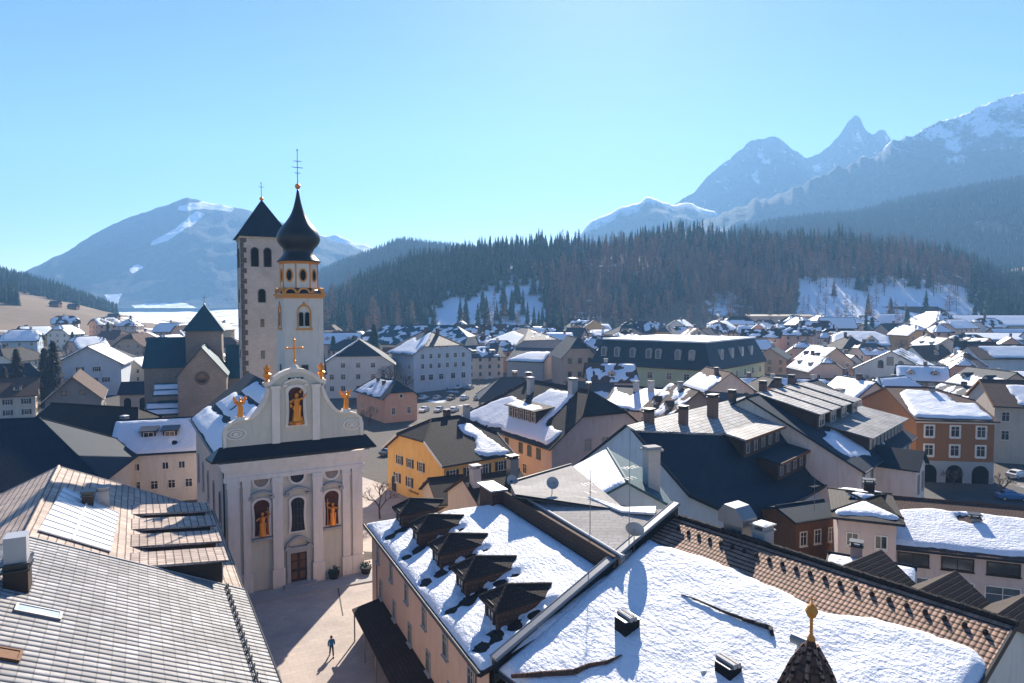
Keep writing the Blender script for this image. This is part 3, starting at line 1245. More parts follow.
# ------------------------------------------------------------------ the near snow roof
A4 = Vector((-.36, 38.5))
d4 = Vector((.585, -.811))
n4 = Vector((.811, .585))                              # inward, up the slope
near = house('courtyard_house', 'nearest house, its roof a broad sheet of snow under a bare band of brown tiles', A4, A4 + d4 * 20.0, 29, 9.5, 15.5, PL['white'], 'tile_brown',
             oh=.6, ohg=.1, res=.2, snow_th=.36, ripple=.02, gutter=True, verge='metal_dark', rag=.25,
             snow={'f': [[(0.0, -.1), (.97, -.1), (1.0, .70), (.985, .81), (.955, .85), (.87, .855), (.74, .84), (.66, .80), (.60, .79), (.55, .81), (.37, .825), (.22, .825), (.1, .82), (.0, .83)]]},
             dormers=[dict(side='b', x=xx, y=6.0, w=4.2, h=.7, kind='gable', rise=1.5, droof='shingle_black', win=(.9, .7), oh=.35) for xx in (.2, -4.2, -8.0)])
bpy.context.view_layer.update()
inv = near.matrix_world.inverted()
tp4 = 6 / 14.5
nrm4 = Vector((-n4.x * tp4, -n4.y * tp4, 1)).normalized()
oo4 = Vector((A4.x, A4.y, 9.5))
# raised verge between the two roofs
m = MB()
a0, a1 = A4 - n4 * .8 - d4 * .25, A4 + n4 * 14.7 - d4 * .25
z0, z1 = 9.5 - tp4 * .8, 15.55


def v3(p, z):
    return Vector((p.x, p.y, z))


m.prism([inv @ v3(a0, z0 - .6), inv @ v3(a1, z1 - .8), inv @ v3(a1, z1 + .75), inv @ v3(a0, z0 + .75)], inv.to_3x3() @ v3(d4 * .30, 0))
vg = m.build('parapet', 'metal_dark', near)
m = MB()
m.prism([inv @ v3(a0 - d4 * .12, z0 + .75), inv @ v3(a1 - d4 * .12, z1 + .75), inv @ v3(a1 - d4 * .12, z1 + .87), inv @ v3(a0 - d4 * .12, z0 + .87)], inv.to_3x3() @ v3(d4 * .54, 0))
m.tube(inv @ v3(a0 - d4 * .15, z0 + .8), inv @ v3(a1 - d4 * .15, z1 + .8), .1, .1, 8)
m.tube(inv @ v3(a0 + d4 * .42, z0 + .8), inv @ v3(a1 + d4 * .42, z1 + .8), .1, .1, 8)
m.build('parapet_cap', 'metal_grey', vg)
# ridge tiles and the row of vent tiles below the ridge
m = MB()
for k in range(42):
    p = A4 + n4 * 14.5 + d4 * (.4 + k * .47)
    q = p + d4 * .5
    m.tube(inv @ v3(p, 15.56 + .02 * (k % 2)), inv @ v3(q, 15.54), .17, .15, 8)
m.build('ridge_tile', 'tile_darkbrown', near)
m = MB()
m.lathe((0, 0, 0), [(.12, -.1), (.13, .05), (.05, .14)], 8)
vm = m.mesh('vent_tile', 'shingle_black')
for k in range(22):
    p = A4 + n4 * 13.4 + d4 * (1.2 + k * .86)
    link('vent_tile', vm, near, inv @ v3(p, 9.5 + tp4 * 13.4 + .08))


def on_near(u, v, lift=0.0):
    return on_plane(u, v, oo4, nrm4) + nrm4 * lift


def roof_vent(u, v, w=.9, d=.7, h=.8):
    q = inv @ on_near(u, v)
    m_ = MB()
    m_.box(-w / 2, w / 2, -d / 2, d / 2, -.3, h)
    o = m_.build('chimney', 'black_gap', near, loc=q)
    m_ = MB()
    m_.tube((-w / 2 - .1, -.14, h + .12), (w / 2 + .1, -.14, h + .12), .14, .14, 8)
    m_.tube((-w / 2 - .1, .14, h + .12), (w / 2 + .1, .14, h + .12), .14, .14, 8)
    m_.box(-w / 2 - .05, w / 2 + .05, -d / 2 - .05, d / 2 + .05, h, h + .05)
    m_.build('chimney_cap', 'metal_grey', o)
    o.rotation_euler = (0, 0, R(-8))


roof_vent(627, 634, 1.0, 1.0, .95)
roof_vent(728, 678, 1.0, .8, .75)
q = inv @ on_near(800, 655)
m = MB()
m.tube((0, 0, -.3), (0, 0, .55), .16, .16, 10)
vp = m.build('vent_pipe', 'metal_pale', near, loc=q)
m = MB()
m.tube((-.42, 0, .72), (.42, 0, .72), .26, .26, 14)
m.build('vent_cowl', 'metal_grey', vp)
q = inv @ on_near(704, 678)
m = MB()
m.tube((0, 0, -.3), (0, 0, .25), .11, .11, 10)
m.lathe((0, 0, .25), [(.16, 0), (.17, .1), (.06, .16)], 10)
m.build('vent_pipe', 'metal_pale', near, loc=q)
# wet crack in the snow where the roof shows, and a ridge of a buried dormer at the bottom edge
pts = [on_near(u, v, .40) for u, v in ((683, 600), (700, 606), (722, 616), (745, 625), (757, 629), (772, 634), (774, 641))]
m = MB()
for i in range(len(pts) - 1):
    r0 = (.03, .05, .07, .10, .12, .13, .10)[i]
    m.tube(inv @ pts[i], inv @ pts[i + 1], r0, (.05, .07, .10, .12, .13, .10)[i], 7)
m.build('bare_tile_strip', 'tile_darkbrown', near, smooth=True)
pts = [on_near(u, v, .42) for u, v in ((514, 682), (545, 680), (577, 678), (590, 672), (610, 668), (624, 661))]
m = MB()
for i in range(len(pts) - 1):
    m.tube(inv @ pts[i], inv @ pts[i + 1], (.12, .16, .17, .14, .1)[i], (.16, .17, .14, .1, .04)[i], 7)
m.build('bare_verge', 'tile_rust', near, smooth=True)
# ------------------------------------------------------------------ baroque church with curved gable
CA = R(30)
church = thing('baroque_church', 'pale baroque church with curved scroll gable, gilded statue niches and a black onion dome tower', 'church', (-23.31, 73.23, 0), CA)
HW = 7.25
m = MB()
m.poly([(-HW, 0, -.5), (HW, 0, -.5), (HW, 0, 14.1), (-HW, 0, 14.1)], 1)
m.poly([(-HW, 30, -.5), (-HW, 0, -.5), (-HW, 0, 14.3), (-HW, 30, 14.3)], 0)
m.poly([(HW, 0, -.5), (HW, 30, -.5), (HW, 30, 14.3), (HW, 0, 14.3)], 0)
m.poly([(HW, 30, -.5), (-HW, 30, -.5), (-HW, 30, 14.3), (0, 30, 20.2), (HW, 30, 14.3)], 0)
wl = m.build('wall', [PL['beige'], 'facade_grey'], church)
# pilasters with pedestals, base and capital
for cx, w_ in ((-6.5, 1.15), (-5.22, .75), (-2.12, 1.05), (2.12, 1.05), (5.3, .85), (6.55, 1.1)):
    m = MB()
    dep = .34 if abs(cx) > 5 else .42
    m.box(cx - w_ / 2, cx + w_ / 2, -dep, .05, 2.1, 11.4)
    m.box(cx - w_ / 2 - .1, cx + w_ / 2 + .1, -dep - .1, .05, 11.4, 11.62)
    m.box(cx - w_ / 2 - .05, cx + w_ / 2 + .05, -dep - .05, .05, 11.62, 12.0)
    m.box(cx - w_ / 2 - .14, cx + w_ / 2 + .14, -dep - .14, .05, 1.95, 2.1)
    m.box(cx - w_ / 2 - .12, cx + w_ / 2 + .12, -dep - .12, .05, 0, 1.95)
    m.build('pilaster', 'trim_white', church)
m = MB()
for z0, z1, p in ((12.0, 12.45, .36), (12.45, 13.1, .28), (13.1, 13.3, .42), (13.3, 13.9, .62), (13.9, 14.12, .85)):
    m.box(-HW - p + .2, HW + p - .2, -p, .05, z0, z1)
m.build('entablature', 'trim_white', church)
m = MB()
m.box(-HW - .42, -HW, .05, 30.3, 13.4, 14.0)
m.build('side_cornice', 'trim_white', church)
# dark pent roof below the gable
m = MB()
m.slab([[(-8.6, -1.05, 14.45), (8.6, -1.05, 14.45), (7.7, .05, 15.7), (-7.7, .05, 15.7)], [(8.6, -1.05, 14.45), (8.9, 1.4, 14.45), (7.7, .05, 15.7)],
        [(-8.9, 1.4, 14.45), (-8.6, -1.05, 14.45), (-7.7, .05, 15.7)]], .18)
m.build('pent_roof', 'copper_black', church)
# curved gable
half = [(7.35, 15.6), (7.38, 16.9), (7.2, 17.6), (6.7, 18.05), (6.0, 18.3), (5.3, 18.28), (4.85, 18.35), (4.25, 18.85), (3.7, 19.6), (3.25, 20.5), (2.98, 21.3), (2.95, 21.75), (3.3, 21.8), (3.3, 22.02),
        (2.75, 22.1), (2.3, 22.55), (1.7, 23.0), (1.0, 23.3), (.4, 23.43)]
outl = half + [(-x, z) for x, z in reversed(half)]
m = MB()
m.prism([(x, .62, z) for x, z in outl], (0, -.62, 0))
gb = m.build('gable', 'facade_grey', church)
m = MB()
for (a, b) in zip(outl, outl[1:]):
    A_, B_ = Vector((a[0], 0, a[1])), Vector((b[0], 0, b[1]))
    t = (B_ - A_).normalized()
    nrm = Vector((-t.z, 0, t.x))
    if nrm.dot(Vector((0, 0, 1))) < 0 and abs(t.x) > .1:
        nrm = -nrm
    inn = Vector((-.0, 0, 0)) + (Vector((0, 0, 18.5)) - (A_ + B_) / 2).normalized() * .34
    m.prism([A_ + Vector((0, -.16, 0)), B_ + Vector((0, -.16, 0)), B_ + inn + Vector((0, -.16, 0)), A_ + inn + Vector((0, -.16, 0))], (0, .15, 0))
    m.prism([A_ + Vector((0, -.22, .0)), B_ + Vector((0, -.22, .0)), B_ + Vector((0, .75, .0)), A_ + Vector((0, .75, .0))], Vector((0, 0, .10)))
m.build('coping', 'trim_white', gb)
for sx in (-1, 1):
    m = MB()
    m.box(sx * 2.12 - .4, sx * 2.12 + .4, -.26, -.004, 15.62, 21.75)
    m.box(sx * 2.12 - .5, sx * 2.12 + .5, -.36, -.004, 21.4, 21.75)
    m.build('pilaster', 'trim_white', gb)
    m = MB()
    cxx, czz = sx * 6.1, 16.95
    ring = lambda rx, rz, n=22: [(cxx + rx * math.cos(2 * math.pi * k / n), czz + rz * math.sin(2 * math.pi * k / n)) for k in range(n)]
    for rx, rz in ((1.05, .62), (.62, .36)):
        o1, o2 = ring(rx, rz), ring(rx - .17, rz - .14)
        for k in range(len(o1)):
            j = (k + 1) % len(o1)
            m.prism([(o1[k][0], -.14, o1[k][1]), (o1[j][0], -.14, o1[j][1]), (o2[j][0], -.14, o2[j][1]), (o2[k][0], -.14, o2[k][1])], (0, .13, 0))
    m.prism([(cxx + .3 * math.cos(k * .628), -.2, czz + .18 * math.sin(k * .628)) for k in range(10)], (0, .19, 0))
    m.build('scroll', 'trim_white', gb)


def shaped_frame(parent, cx, z0, z1, w0, wm, w1, name, back, fw=.26, y=0.0, frame='trim_white', bulge=True):
    """tall opening with waisted sides and an arched head; back panel + raised frame"""
    L_ = []
    n = 8
    for i in range(n + 1):
        t = i / n
        ww = (w0 * (1 - t) ** 2 + 2 * wm * t * (1 - t) + w1 * t * t) / 2
        L_.append((ww, z0 + (z1 - z0 - w1 * .42) * t))
    zc = z1 - w1 * .42
    for i in range(1, 7):
        a = math.pi / 2 * i / 6
        L_.append((w1 / 2 * math.cos(a), zc + w1 * .42 * math.sin(a)))
    prof = [(cx + x, z) for x, z in L_] + [(cx - x, z) for x, z in reversed(L_[:-1])]
    m_ = MB()
    m_.prism([(x, y + .02, z) for x, z in prof], (0, -.05, 0))
    o = m_.build(name, back, parent)
    m_ = MB()
    cz = (z0 + z1) / 2
    out2 = []
    for x, z in prof:
        v = Vector((x - cx, (z - cz) * .5))
        v = v.normalized() * fw if v.length else v
        out2.append((x + (fw if x > cx else -fw if x < cx else 0) * .9, z + (fw if z > zc - .01 else (-fw * .6 if z < z0 + .01 else 0)) * .8))
    for i in range(len(prof)):
        j = (i + 1) % len(prof)
        m_.prism([(prof[i][0], y - .17, prof[i][1]), (prof[j][0], y - .17, prof[j][1]), (out2[j][0], y - .17, out2[j][1]), (out2[i][0], y - .17, out2[i][1])], (0, .165, 0))
    m_.build('frame', frame, o)
    return o


def arch_hood(parent, cx, z, w, rise, mat='trim_grey', dep=.45, name='hood_mould'):
    m_ = MB()
    n = 9
    top = [(cx - w / 2 + w * i / n, z + rise * math.sin(math.pi * i / n)) for i in range(n + 1)]
    for (a, b) in zip(top, top[1:]):
        m_.prism([(a[0], -dep, a[1]), (b[0], -dep, b[1]), (b[0], -dep, b[1] + .24), (a[0], -dep, a[1] + .24)], (0, dep - .004, 0))
    m_.box(cx - w / 2 - .1, cx - w / 2 + .35, -dep, -.004, z - .25, z)
    m_.box(cx + w / 2 - .35, cx + w / 2 + .1, -dep, -.004, z - .25, z)
    return m_.build(name, mat, parent)


def gilt_figure(name, h, wings=False, pose=0):
    """one small gilded statue, standing on z=0, facing -y"""
    k = h / 1.8
    m_ = MB()
    m_.lathe((0, 0, 0), [(.30 * k, 0), (.27 * k, .25 * k), (.21 * k, .6 * k), (.20 * k, .9 * k), (.17 * k, 1.08 * k), (.22 * k, 1.3 * k), (.19 * k, 1.42 * k), (.07 * k, 1.5 * k), (.06 * k, 1.55 * k)], 10)
    m_.lathe((0, -.02 * k, 1.52 * k), [(.05 * k, 0), (.105 * k, .06 * k), (.125 * k, .14 * k), (.105 * k, .22 * k), (.04 * k, .28 * k)], 10)
    for sx in (-1, 1):
        up = (pose == sx)
        sh = Vector((sx * .2 * k, 0, 1.38 * k))
        el = sh + Vector((sx * .22 * k, -.1 * k, (-.12 if not up else .10) * k))
        hd = el + Vector((sx * (.02 if not up else .12) * k, -.22 * k, (.04 if not up else .28) * k))
        m_.tube(sh, el, .075 * k, .06 * k, 7)
        m_.tube(el, hd, .06 * k, .045 * k, 7)
        m_.tube((sx * .12 * k, -.2 * k, 0), (sx * .16 * k, -.15 * k, 1.0 * k), .06 * k, .09 * k, 6)
        if wings:
            m_.prism([(sx * .08 * k, .14 * k, 1.0 * k), (sx * .42 * k, .2 * k, 1.15 * k), (sx * .62 * k, .2 * k, 1.75 * k), (sx * .5 * k, .18 * k, 1.95 * k), (sx * .2 * k, .14 * k, 1.5 * k)], (0, .07 * k, 0))
    return m_.mesh(name, 'gold', smooth=False)


# niches with gilded figures: two beside the middle window, one in the gable
for cx, px_ in ((-3.72, 1), (3.7, -1)):
    nb_ = shaped_frame(church, cx, 5.9, 9.75, 1.5, 1.25, 1.6, 'niche', 'niche_red')
    arch_hood(nb_, cx, 10.1, 2.4, .42)
    m = MB()
    m.box(cx - 1.0, cx + 1.0, -.55, -.004, 5.45, 5.72)
    m.build('sill', 'trim_grey', nb_)
    st = link('figure', gilt_figure('figure', 2.5, False, px_), nb_, (cx, -.45, 6.0))
    m = MB()
    m.tube((cx + .55 * px_, -.5, 6.0), (cx + .55 * px_, -.5, 9.0), .05, .04, 6)
    m.tube((cx + .3 * px_, -.5, 8.5), (cx + .8 * px_, -.5, 8.5), .05, .05, 6)
    m.build('staff', 'gold', nb_)
gn = shaped_frame(gb, 0, 17.4, 21.5, 1.75, 1.25, 1.6, 'niche', 'niche_red', fw=.34)
st = link('figure', gilt_figure('figure', 3.0, False, 1), gn, (0, -.42, 17.9))
m = MB()
m.lathe((0, -.3, 17.55), [(.75, 0), (.85, .2), (.5, .45), (.3, .5)], 10)
for k in range(7):
    m.tube((.55 * math.cos(k * .9), -.3, 17.9 + k * .5), (.62 * math.cos(k * .9 + .5), -.36, 18.3 + k * .5), .16, .05, 6)
m.build('gilt_foliage', 'gold', gn)
arch_hood(gn, 0, 21.85, 2.5, .4, 'trim_white', .3)
m = MB()
for k in range(4):
    m.lathe((-.66 + k * .44, -.14, 22.45), [(.0, -.1), (.14, -.07), (.17, 0), (.14, .07), (0, .1)], 8)
m.build('gable_vents', 'black_gap', gb)
cw = shaped_frame(church, 0, 5.8, 9.5, 1.55, 1.05, 1.45, 'window', 'glass_dark')
m = MB()
for x in (-.36, 0, .36):
    m.box(x - .025, x + .025, -.07, -.03, 5.9, 9.3)
for z in (6.6, 7.4, 8.2, 9.0):
    m.box(-.55, .55, -.07, -.03, z - .025, z + .025)
m.build('glazing', 'metal_dark', cw)
arch_hood(cw, 0, 10.0, 2.5, .5)
for cx in (-3.72, 0.0, 3.72):
    m = MB()
    n = 20
    m.prism([(cx + .72 * math.cos(2 * math.pi * k / n), .01, 11.85 + .72 * math.sin(2 * math.pi * k / n)) for k in range(n)], (0, -.07, 0))
    oc = m.build('round_window', 'mural' if cx else 'glass_dark', church)
    m = MB()
    for k in range(n):
        a, b = 2 * math.pi * k / n, 2 * math.pi * (k + 1) / n
        m.prism([(cx + r * math.cos(t), -.16, 11.85 + r * math.sin(t)) for r, t in ((.72, a), (.95, a), (.95, b), (.72, b))], (0, .15, 0))
    m.build('frame', 'trim_white', oc)
# portal
m = MB()
m.box(-.85, .85, -.10, .02, .25, 3.5)
dr = m.build('door', 'wood_dark', church)
m = MB()
for x in (-.43, .43):
    for z in (.6, 1.7, 2.6):
        m.box(x - .28, x + .28, -.15, -.09, z, z + .75)
m.build('door_panel', 'wood_brown', dr)
m = MB()
m.box(-1.25, -.85, -.35, .0, 0, 3.9)
m.box(.85, 1.25, -.35, .0, 0, 3.9)
m.box(-.85, .85, -.35, .0, 3.5, 3.9)
m.box(-1.5, 1.5, -.5, .0, 3.9, 4.15)
m.build('door_frame', 'trim_grey', dr)
arch_hood(dr, 0, 4.35, 2.5, .75, 'trim_grey', .5)
m = MB()
m.box(-1.7, 1.7, -1.5, -.02, -.1, .28)
m.box(-2.0, 2.0, -2.0, -1.5, -.1, .18)
m.build('door_step', 'concrete', dr)
# nave roof
m = MB()
tpc = (20.6 - 14.35) / 7.9
m.slab([[(-7.9, .63, 14.35), (0, .63, 20.6), (0, 30.5, 20.6), (-7.9, 30.5, 14.35)], [(0, .63, 20.6), (7.9, .63, 14.35), (7.9, 30.5, 14.35), (0, 30.5, 20.6)]], .3)
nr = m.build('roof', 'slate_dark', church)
cs = math.sqrt(1 + tpc * tpc)
O, S, T = Vector((-7.9, 30.5, 14.35)), Vector((0, -1, 0)), Vector((1, 0, tpc)) / cs
Lt = 7.9 * cs
snow_patch(nr, O, S, T, S.cross(T).normalized(), [(0, 0), (29.8, 0), (29.8, Lt), (0, Lt)],
           [[(1, .1), (29.8, .1), (29.8, 3.1), (1, 3.1)], [(3, 3.7), (29.8, 3.7), (29.8, 6.6), (6, 6.6)], [(8, 7.2), (22, 7.2), (20, 9.3), (10, 9.3)]], .4, .24, 5, 'snow', ((14, 5.0, .8), (21, 5.0, .7)), rag=.25)
m = MB()
m.tube((-8.0, .7, 14.3), (-8.0, 30.5, 14.3), .12, .12, 6)
m.build('gutter', 'metal_dark', nr)
for k in range(5):
    put_window(church, Matrix(), -HW, 4 + k * 5.6, 6.5, -math.pi / 2, 1.4, 3.6, 'trim_grey', 'glass_dark', arch=True, mull=0)
m = MB()
m.tube((-HW - .1, .25, .3), (-HW - .1, .25, 13.4), .08, .08, 6)
m.build('downpipe', 'metal_dark', church)

# onion tower
TX, TY, TW = 6.76, 27.5, 2.75
m = MB()
m.box(TX - TW, TX + TW, TY - TW, TY + TW, 8, 31.4)
tw = m.build('tower', PL['white'], church)
m = MB()
for z0, z1, p in ((31.4, 31.8, .18), (31.8, 32.05, .38)):
    m.box(TX - TW - p, TX + TW + p, TY - TW - p, TY + TW + p, z0, z1)
m.build('cornice', 'gold_paint', tw)
m = MB()
for sx, sy, ax in ((0, -1, 'x'), (0, 1, 'x'), (-1, 0, 'y'), (1, 0, 'y')):
    for cx in (-1.85, 0.0, 1.85):
        n = 10
        for k in range(n):
            a, b = math.pi * k / n, math.pi * (k + 1) / n
            ps = []
            for r, t in ((.66, a), (.95, a), (.95, b), (.66, b)):
                l, z = cx + r * math.cos(t), 32.05 + r * .95 * math.sin(t)
                ps.append((TX + l, TY + sy * (TW + .2), z) if ax == 'x' else (TX + sx * (TW + .2), TY + l, z))
            m.prism(ps, (0, -sy * .5, 0) if ax == 'x' else (-sx * .5, 0, 0))
m.build('arched_crest', 'gold_paint', tw)
m = MB()
m.lathe((TX, TY, 32.0), [(3.25, 0), (3.0, .6), (2.62, .9)], 8, rot=R(22.5))
m.build('tower_skirt', 'copper_black', tw)
m = MB()
RO = 2.62
m.lathe((TX, TY, 32.6), [(RO, 0), (RO, 4.0)], 8, rot=R(22.5))
ln = m.build('lantern', PL['white'], tw)
ap = RO * math.cos(R(22.5))
for k in range(8):
    a = R(45 * k)
    nx, ny = math.cos(a), math.sin(a)
    tx, ty = -ny, nx
    c0 = Vector((TX + nx * ap, TY + ny * ap, 34.7))
    nv, tv = Vector((nx, ny, 0)), Vector((tx, ty, 0))
    m = MB()
    el = [(.42 * math.cos(2 * math.pi * i / 14), .78 * math.sin(2 * math.pi * i / 14)) for i in range(14)]
    m.prism([c0 + tv * x + Vector((0, 0, z)) - nv * .02 for x, z in el], nv * .06)
    ow = m.build('oval_window', 'black_gap', ln)
    m = MB()
    for i in range(14):
        j = (i + 1) % 14
        q = [c0 + tv * (el[i][0]) + Vector((0, 0, el[i][1])), c0 + tv * (el[j][0]) + Vector((0, 0, el[j][1])),
             c0 + tv * (el[j][0] * 1.45) + Vector((0, 0, el[j][1] * 1.28)), c0 + tv * (el[i][0] * 1.45) + Vector((0, 0, el[i][1] * 1.28))]
        m.prism([p + nv * .1 for p in q], nv * -.1)
    m.build('frame', 'gold_paint', ow)
    m = MB()
    a2 = R(45 * k + 22.5)
    e = Vector((TX + RO * math.cos(a2), TY + RO * math.sin(a2), 32.9))
    m.tube(e, e + Vector((0, 0, 3.6)), .11, .11, 6)
    m.build('corner_strip', 'gold_paint', ln)
m = MB()
m.lathe((TX, TY, 36.35), [(2.75, 0), (3.0, .25), (3.0, .45)], 8, rot=R(22.5))
m.build('lantern_cornice', 'gold_paint', ln)
m = MB()
ZK = .87
prof = [(3.12, 0), (2.95, .25), (2.45, .9), (2.12, 1.5), (2.05, 1.9), (2.25, 2.3), (2.62, 2.75), (2.92, 3.25), (3.06, 3.8), (3.03, 4.3), (2.85, 4.9), (2.5, 5.55), (2.05, 6.2), (1.6, 6.9), (1.2, 7.6), (.9, 8.3), (.66, 9.1), (.46, 10.0), (.3, 10.9), (.18, 11.7), (.12, 12.2)]
m.lathe((TX, TY, 36.7), [(r, z * ZK) for r, z in prof], 32)
dm = m.build('onion_dome', 'copper_black', tw, smooth=True)
m = MB()
m.lathe((TX, TY, 47.25), [(.05, 0), (.3, .15), (.42, .42), (.3, .72), (.08, .85)], 14)
m.build('gilt_ball', 'gold', tw, smooth=True)
m = MB()
m.tube((TX, TY, 47.9), (TX, TY, 52.9), .06, .045, 6)
m.tube((TX - .55, TY, 51.3), (TX + .55, TY, 51.3), .05, .05, 6)
m.tube((TX - .8, TY, 50.4), (TX + .8, TY, 50.4), .05, .05, 6)
m.tube((TX - .4, TY, 49.6), (TX + .4, TY, 49.6), .05, .05, 6)
m.lathe((TX, TY, 52.8), [(.03, 0), (.16, .1), (.03, .25)], 8)
m.build('tower_cross', 'antenna_metal', tw)
# belfry opening with gilt surround, on the front and right faces
for face in range(4):
    rot = [0, math.pi / 2, math.pi, -math.pi / 2][face]
    M_ = Matrix.Translation((TX, TY, 0)) @ Matrix.Rotation(rot, 4, 'Z')
    for x in (-.42, .42):
        put_window(tw, M_, x, -TW, 27.4, rot, .62, 2.0, 'trim_grey', 'black_gap', mull=0, arch=True, sill=False, fw=.08)
    me_ = window_mesh(1.75, 2.9, 'gold_paint', 'facade_grey', 0, True, False, .22, .13)
    m = MB()
    n = 12
    pts = [(1.0, 0)] + [(1.0 * math.cos(math.pi * i / n), 2.2 + (1.25 if i != n / 2 else 1.7) * math.sin(math.pi * i / n)) for i in range(n + 1)] + [(-1.0, 0)]
    pin = [(.86, 0)] + [(.86 * math.cos(math.pi * i / n), 2.15 + 1.02 * math.sin(math.pi * i / n)) for i in range(n + 1)] + [(-.86, 0)]
    for i in range(len(pts) - 1):
        m.prism([M_ @ Vector((p[0], -TW - .16, 27.1 + p[1])) for p in (pin[i], pts[i], pts[i + 1], pin[i + 1])], M_.to_3x3() @ Vector((0, .155, 0)))
    m.box(-1.15, 1.15, -TW - .2, -TW, 26.85, 27.1, 0, M_)
    m.build('belfry_surround', 'gold_paint', tw)
    put_window(tw, M_, 0, -TW, 20.6, rot, .9, 1.2, 'trim_grey', 'glass_dark', mull=0, sill=False)

# statues standing on the gable: each is a thing of its own
bpy.context.view_layer.update()
CM = church.matrix_world.copy()
for (x, z, hh, wings, pose, lab) in ((-5.6, 18.34, 2.0, True, 1, 'gilded winged angel statue on the left scroll of the church gable'),
                                     (5.55, 18.36, 2.0, True, -1, 'gilded winged angel statue on the right scroll of the church gable')):
    t_ = thing('angel_statue', lab, 'statue', CM @ Vector((x, .3, z)), CA, 'gilded figures on the church gable')
    link('figure', gilt_figure('figure', hh, wings, pose), t_, (0, 0, .35))
    m = MB()
    m.box(-.42, .42, -.35, .35, -.05, .36)
    m.build('plinth', 'trim_white', t_)
for x, lab in ((-2.85, 'gilded flame urn standing left of the gable top beside the white pilaster'), (2.85, 'gilded flame urn standing right of the gable top beside the white pilaster')):
    t_ = thing('gilded_urn', lab, 'urn', CM @ Vector((x, .3, 22.05)), CA, 'gilded urns on the church gable')
    m = MB()
    m.lathe((0, 0, .0), [(.3, 0), (.3, .2), (.12, .35), (.4, .75), (.42, .95), (.2, 1.1)], 12)
    m.build('bowl', 'gold', t_)
    m = MB()
    m.lathe((0, 0, 1.05), [(.16, 0), (.34, .25), (.26, .55), (.05, .95)], 10)
    for k in range(6):
        m.tube((.25 * math.cos(k), .25 * math.sin(k), 1.3), (.42 * math.cos(k + .4), .42 * math.sin(k + .4), 1.75), .07, .02, 5)
    m.build('flame', 'gold', t_)
t_ = thing('gilded_cross', 'tall gilded cross on the very top of the curved church gable', 'cross', CM @ Vector((0, .3, 23.5)), CA)
m = MB()
m.lathe((0, 0, -.1), [(.4, 0), (.4, .3), (.2, .5)], 10)
m.build('base', 'trim_white', t_)
m = MB()
m.tube((0, 0, .3), (0, 0, 3.0), .09, .08, 8)
m.tube((-.75, 0, 2.2), (.75, 0, 2.2), .08, .08, 8)
for x, z in ((-.8, 2.2), (.8, 2.2), (0, 3.05), (0, .8)):
    m.lathe((x, 0, z - .14), [(.03, 0), (.15, .07), (.15, .2), (.03, .28)], 8)
m.build('cross_bar', 'gold', t_)

# ------------------------------------------------------------------ romanesque stone church behind
sq = thing('stone_bell_tower', 'square pale stone bell tower with dark pyramid roof beside the onion dome', 'tower', (-46.9, 129.0, 0), R(26))
q = 4.1
m = MB()
m.box(-q, q, -q, q, -1, 43.0)
wl = m.build('wall', 'ashlar', sq)
for sx in (-1, 1):
    for sy in (-1, 1):
        m = MB()
        for k in range(46):
            lx, ly = (1.0, .55) if k % 2 else (.55, 1.0)
            x0, x1 = (q + .05 - lx, q + .05) if sx > 0 else (-q - .05, -q - .05 + lx)
            y0, y1 = (q + .05 - ly, q + .05) if sy > 0 else (-q - .05, -q - .05 + ly)
            m.box(x0, x1, y0, y1, k * .93, k * .93 + .9)
        m.build('quoins', 'quoin_stone', wl)
m = MB()
m.box(-q - .2, q + .2, -q - .2, q + .2, 42.6, 43.0)
m.build('cornice', 'ashlar', wl)
m = MB()
m.lathe((0, 0, 42.95), [((q + .75) * 1.414, 0), ((q - .3) * 1.414, 1.5), (.12, 7.2)], 4, rot=R(45))
m.build('roof', 'slate_dark', sq)
m = MB()
m.lathe((0, 0, 50.0), [(.1, 0), (.38, .3), (.38, .5), (.1, .8)], 12)
m.build('gilt_ball', 'gold', sq, smooth=True)
m = MB()
m.tube((0, 0, 50.6), (0, 0, 53.4), .06, .05, 6)
m.tube((-.5, 0, 52.6), (.5, 0, 52.6), .05, .05, 6)
m.lathe((0, 0, 53.2), [(.03, 0), (.2, .15), (.03, .32)], 8)
m.build('weather_vane', 'antenna_metal', sq)
for face in range(4):
    rot = [0, math.pi / 2, math.pi, -math.pi / 2][face]
    M_ = Matrix.Rotation(rot, 4, 'Z')
    for x in (-1.75, .45):
        put_window(sq, M_, x, -q, 37.5, rot, 1.15, 3.4, 'quoin_stone', 'black_gap', mull=0, arch=True, sill=False, fw=.14)
    put_window(sq, M_, -.65, -q, 31.0, rot, 1.1, 2.4, 'quoin_stone', 'black_gap', mull=0, arch=True, sill=False, fw=.14)
    put_window(sq, M_, -.65, -q, 26.6, rot, .45, 1.3, 'quoin_stone', 'glass_dark', mull=0, sill=False, fw=.08)
    put_window(sq, M_, -.65, -q, 20.8, rot, .45, 1.3, 'quoin_stone', 'glass_dark', mull=0, sill=False, fw=.08)

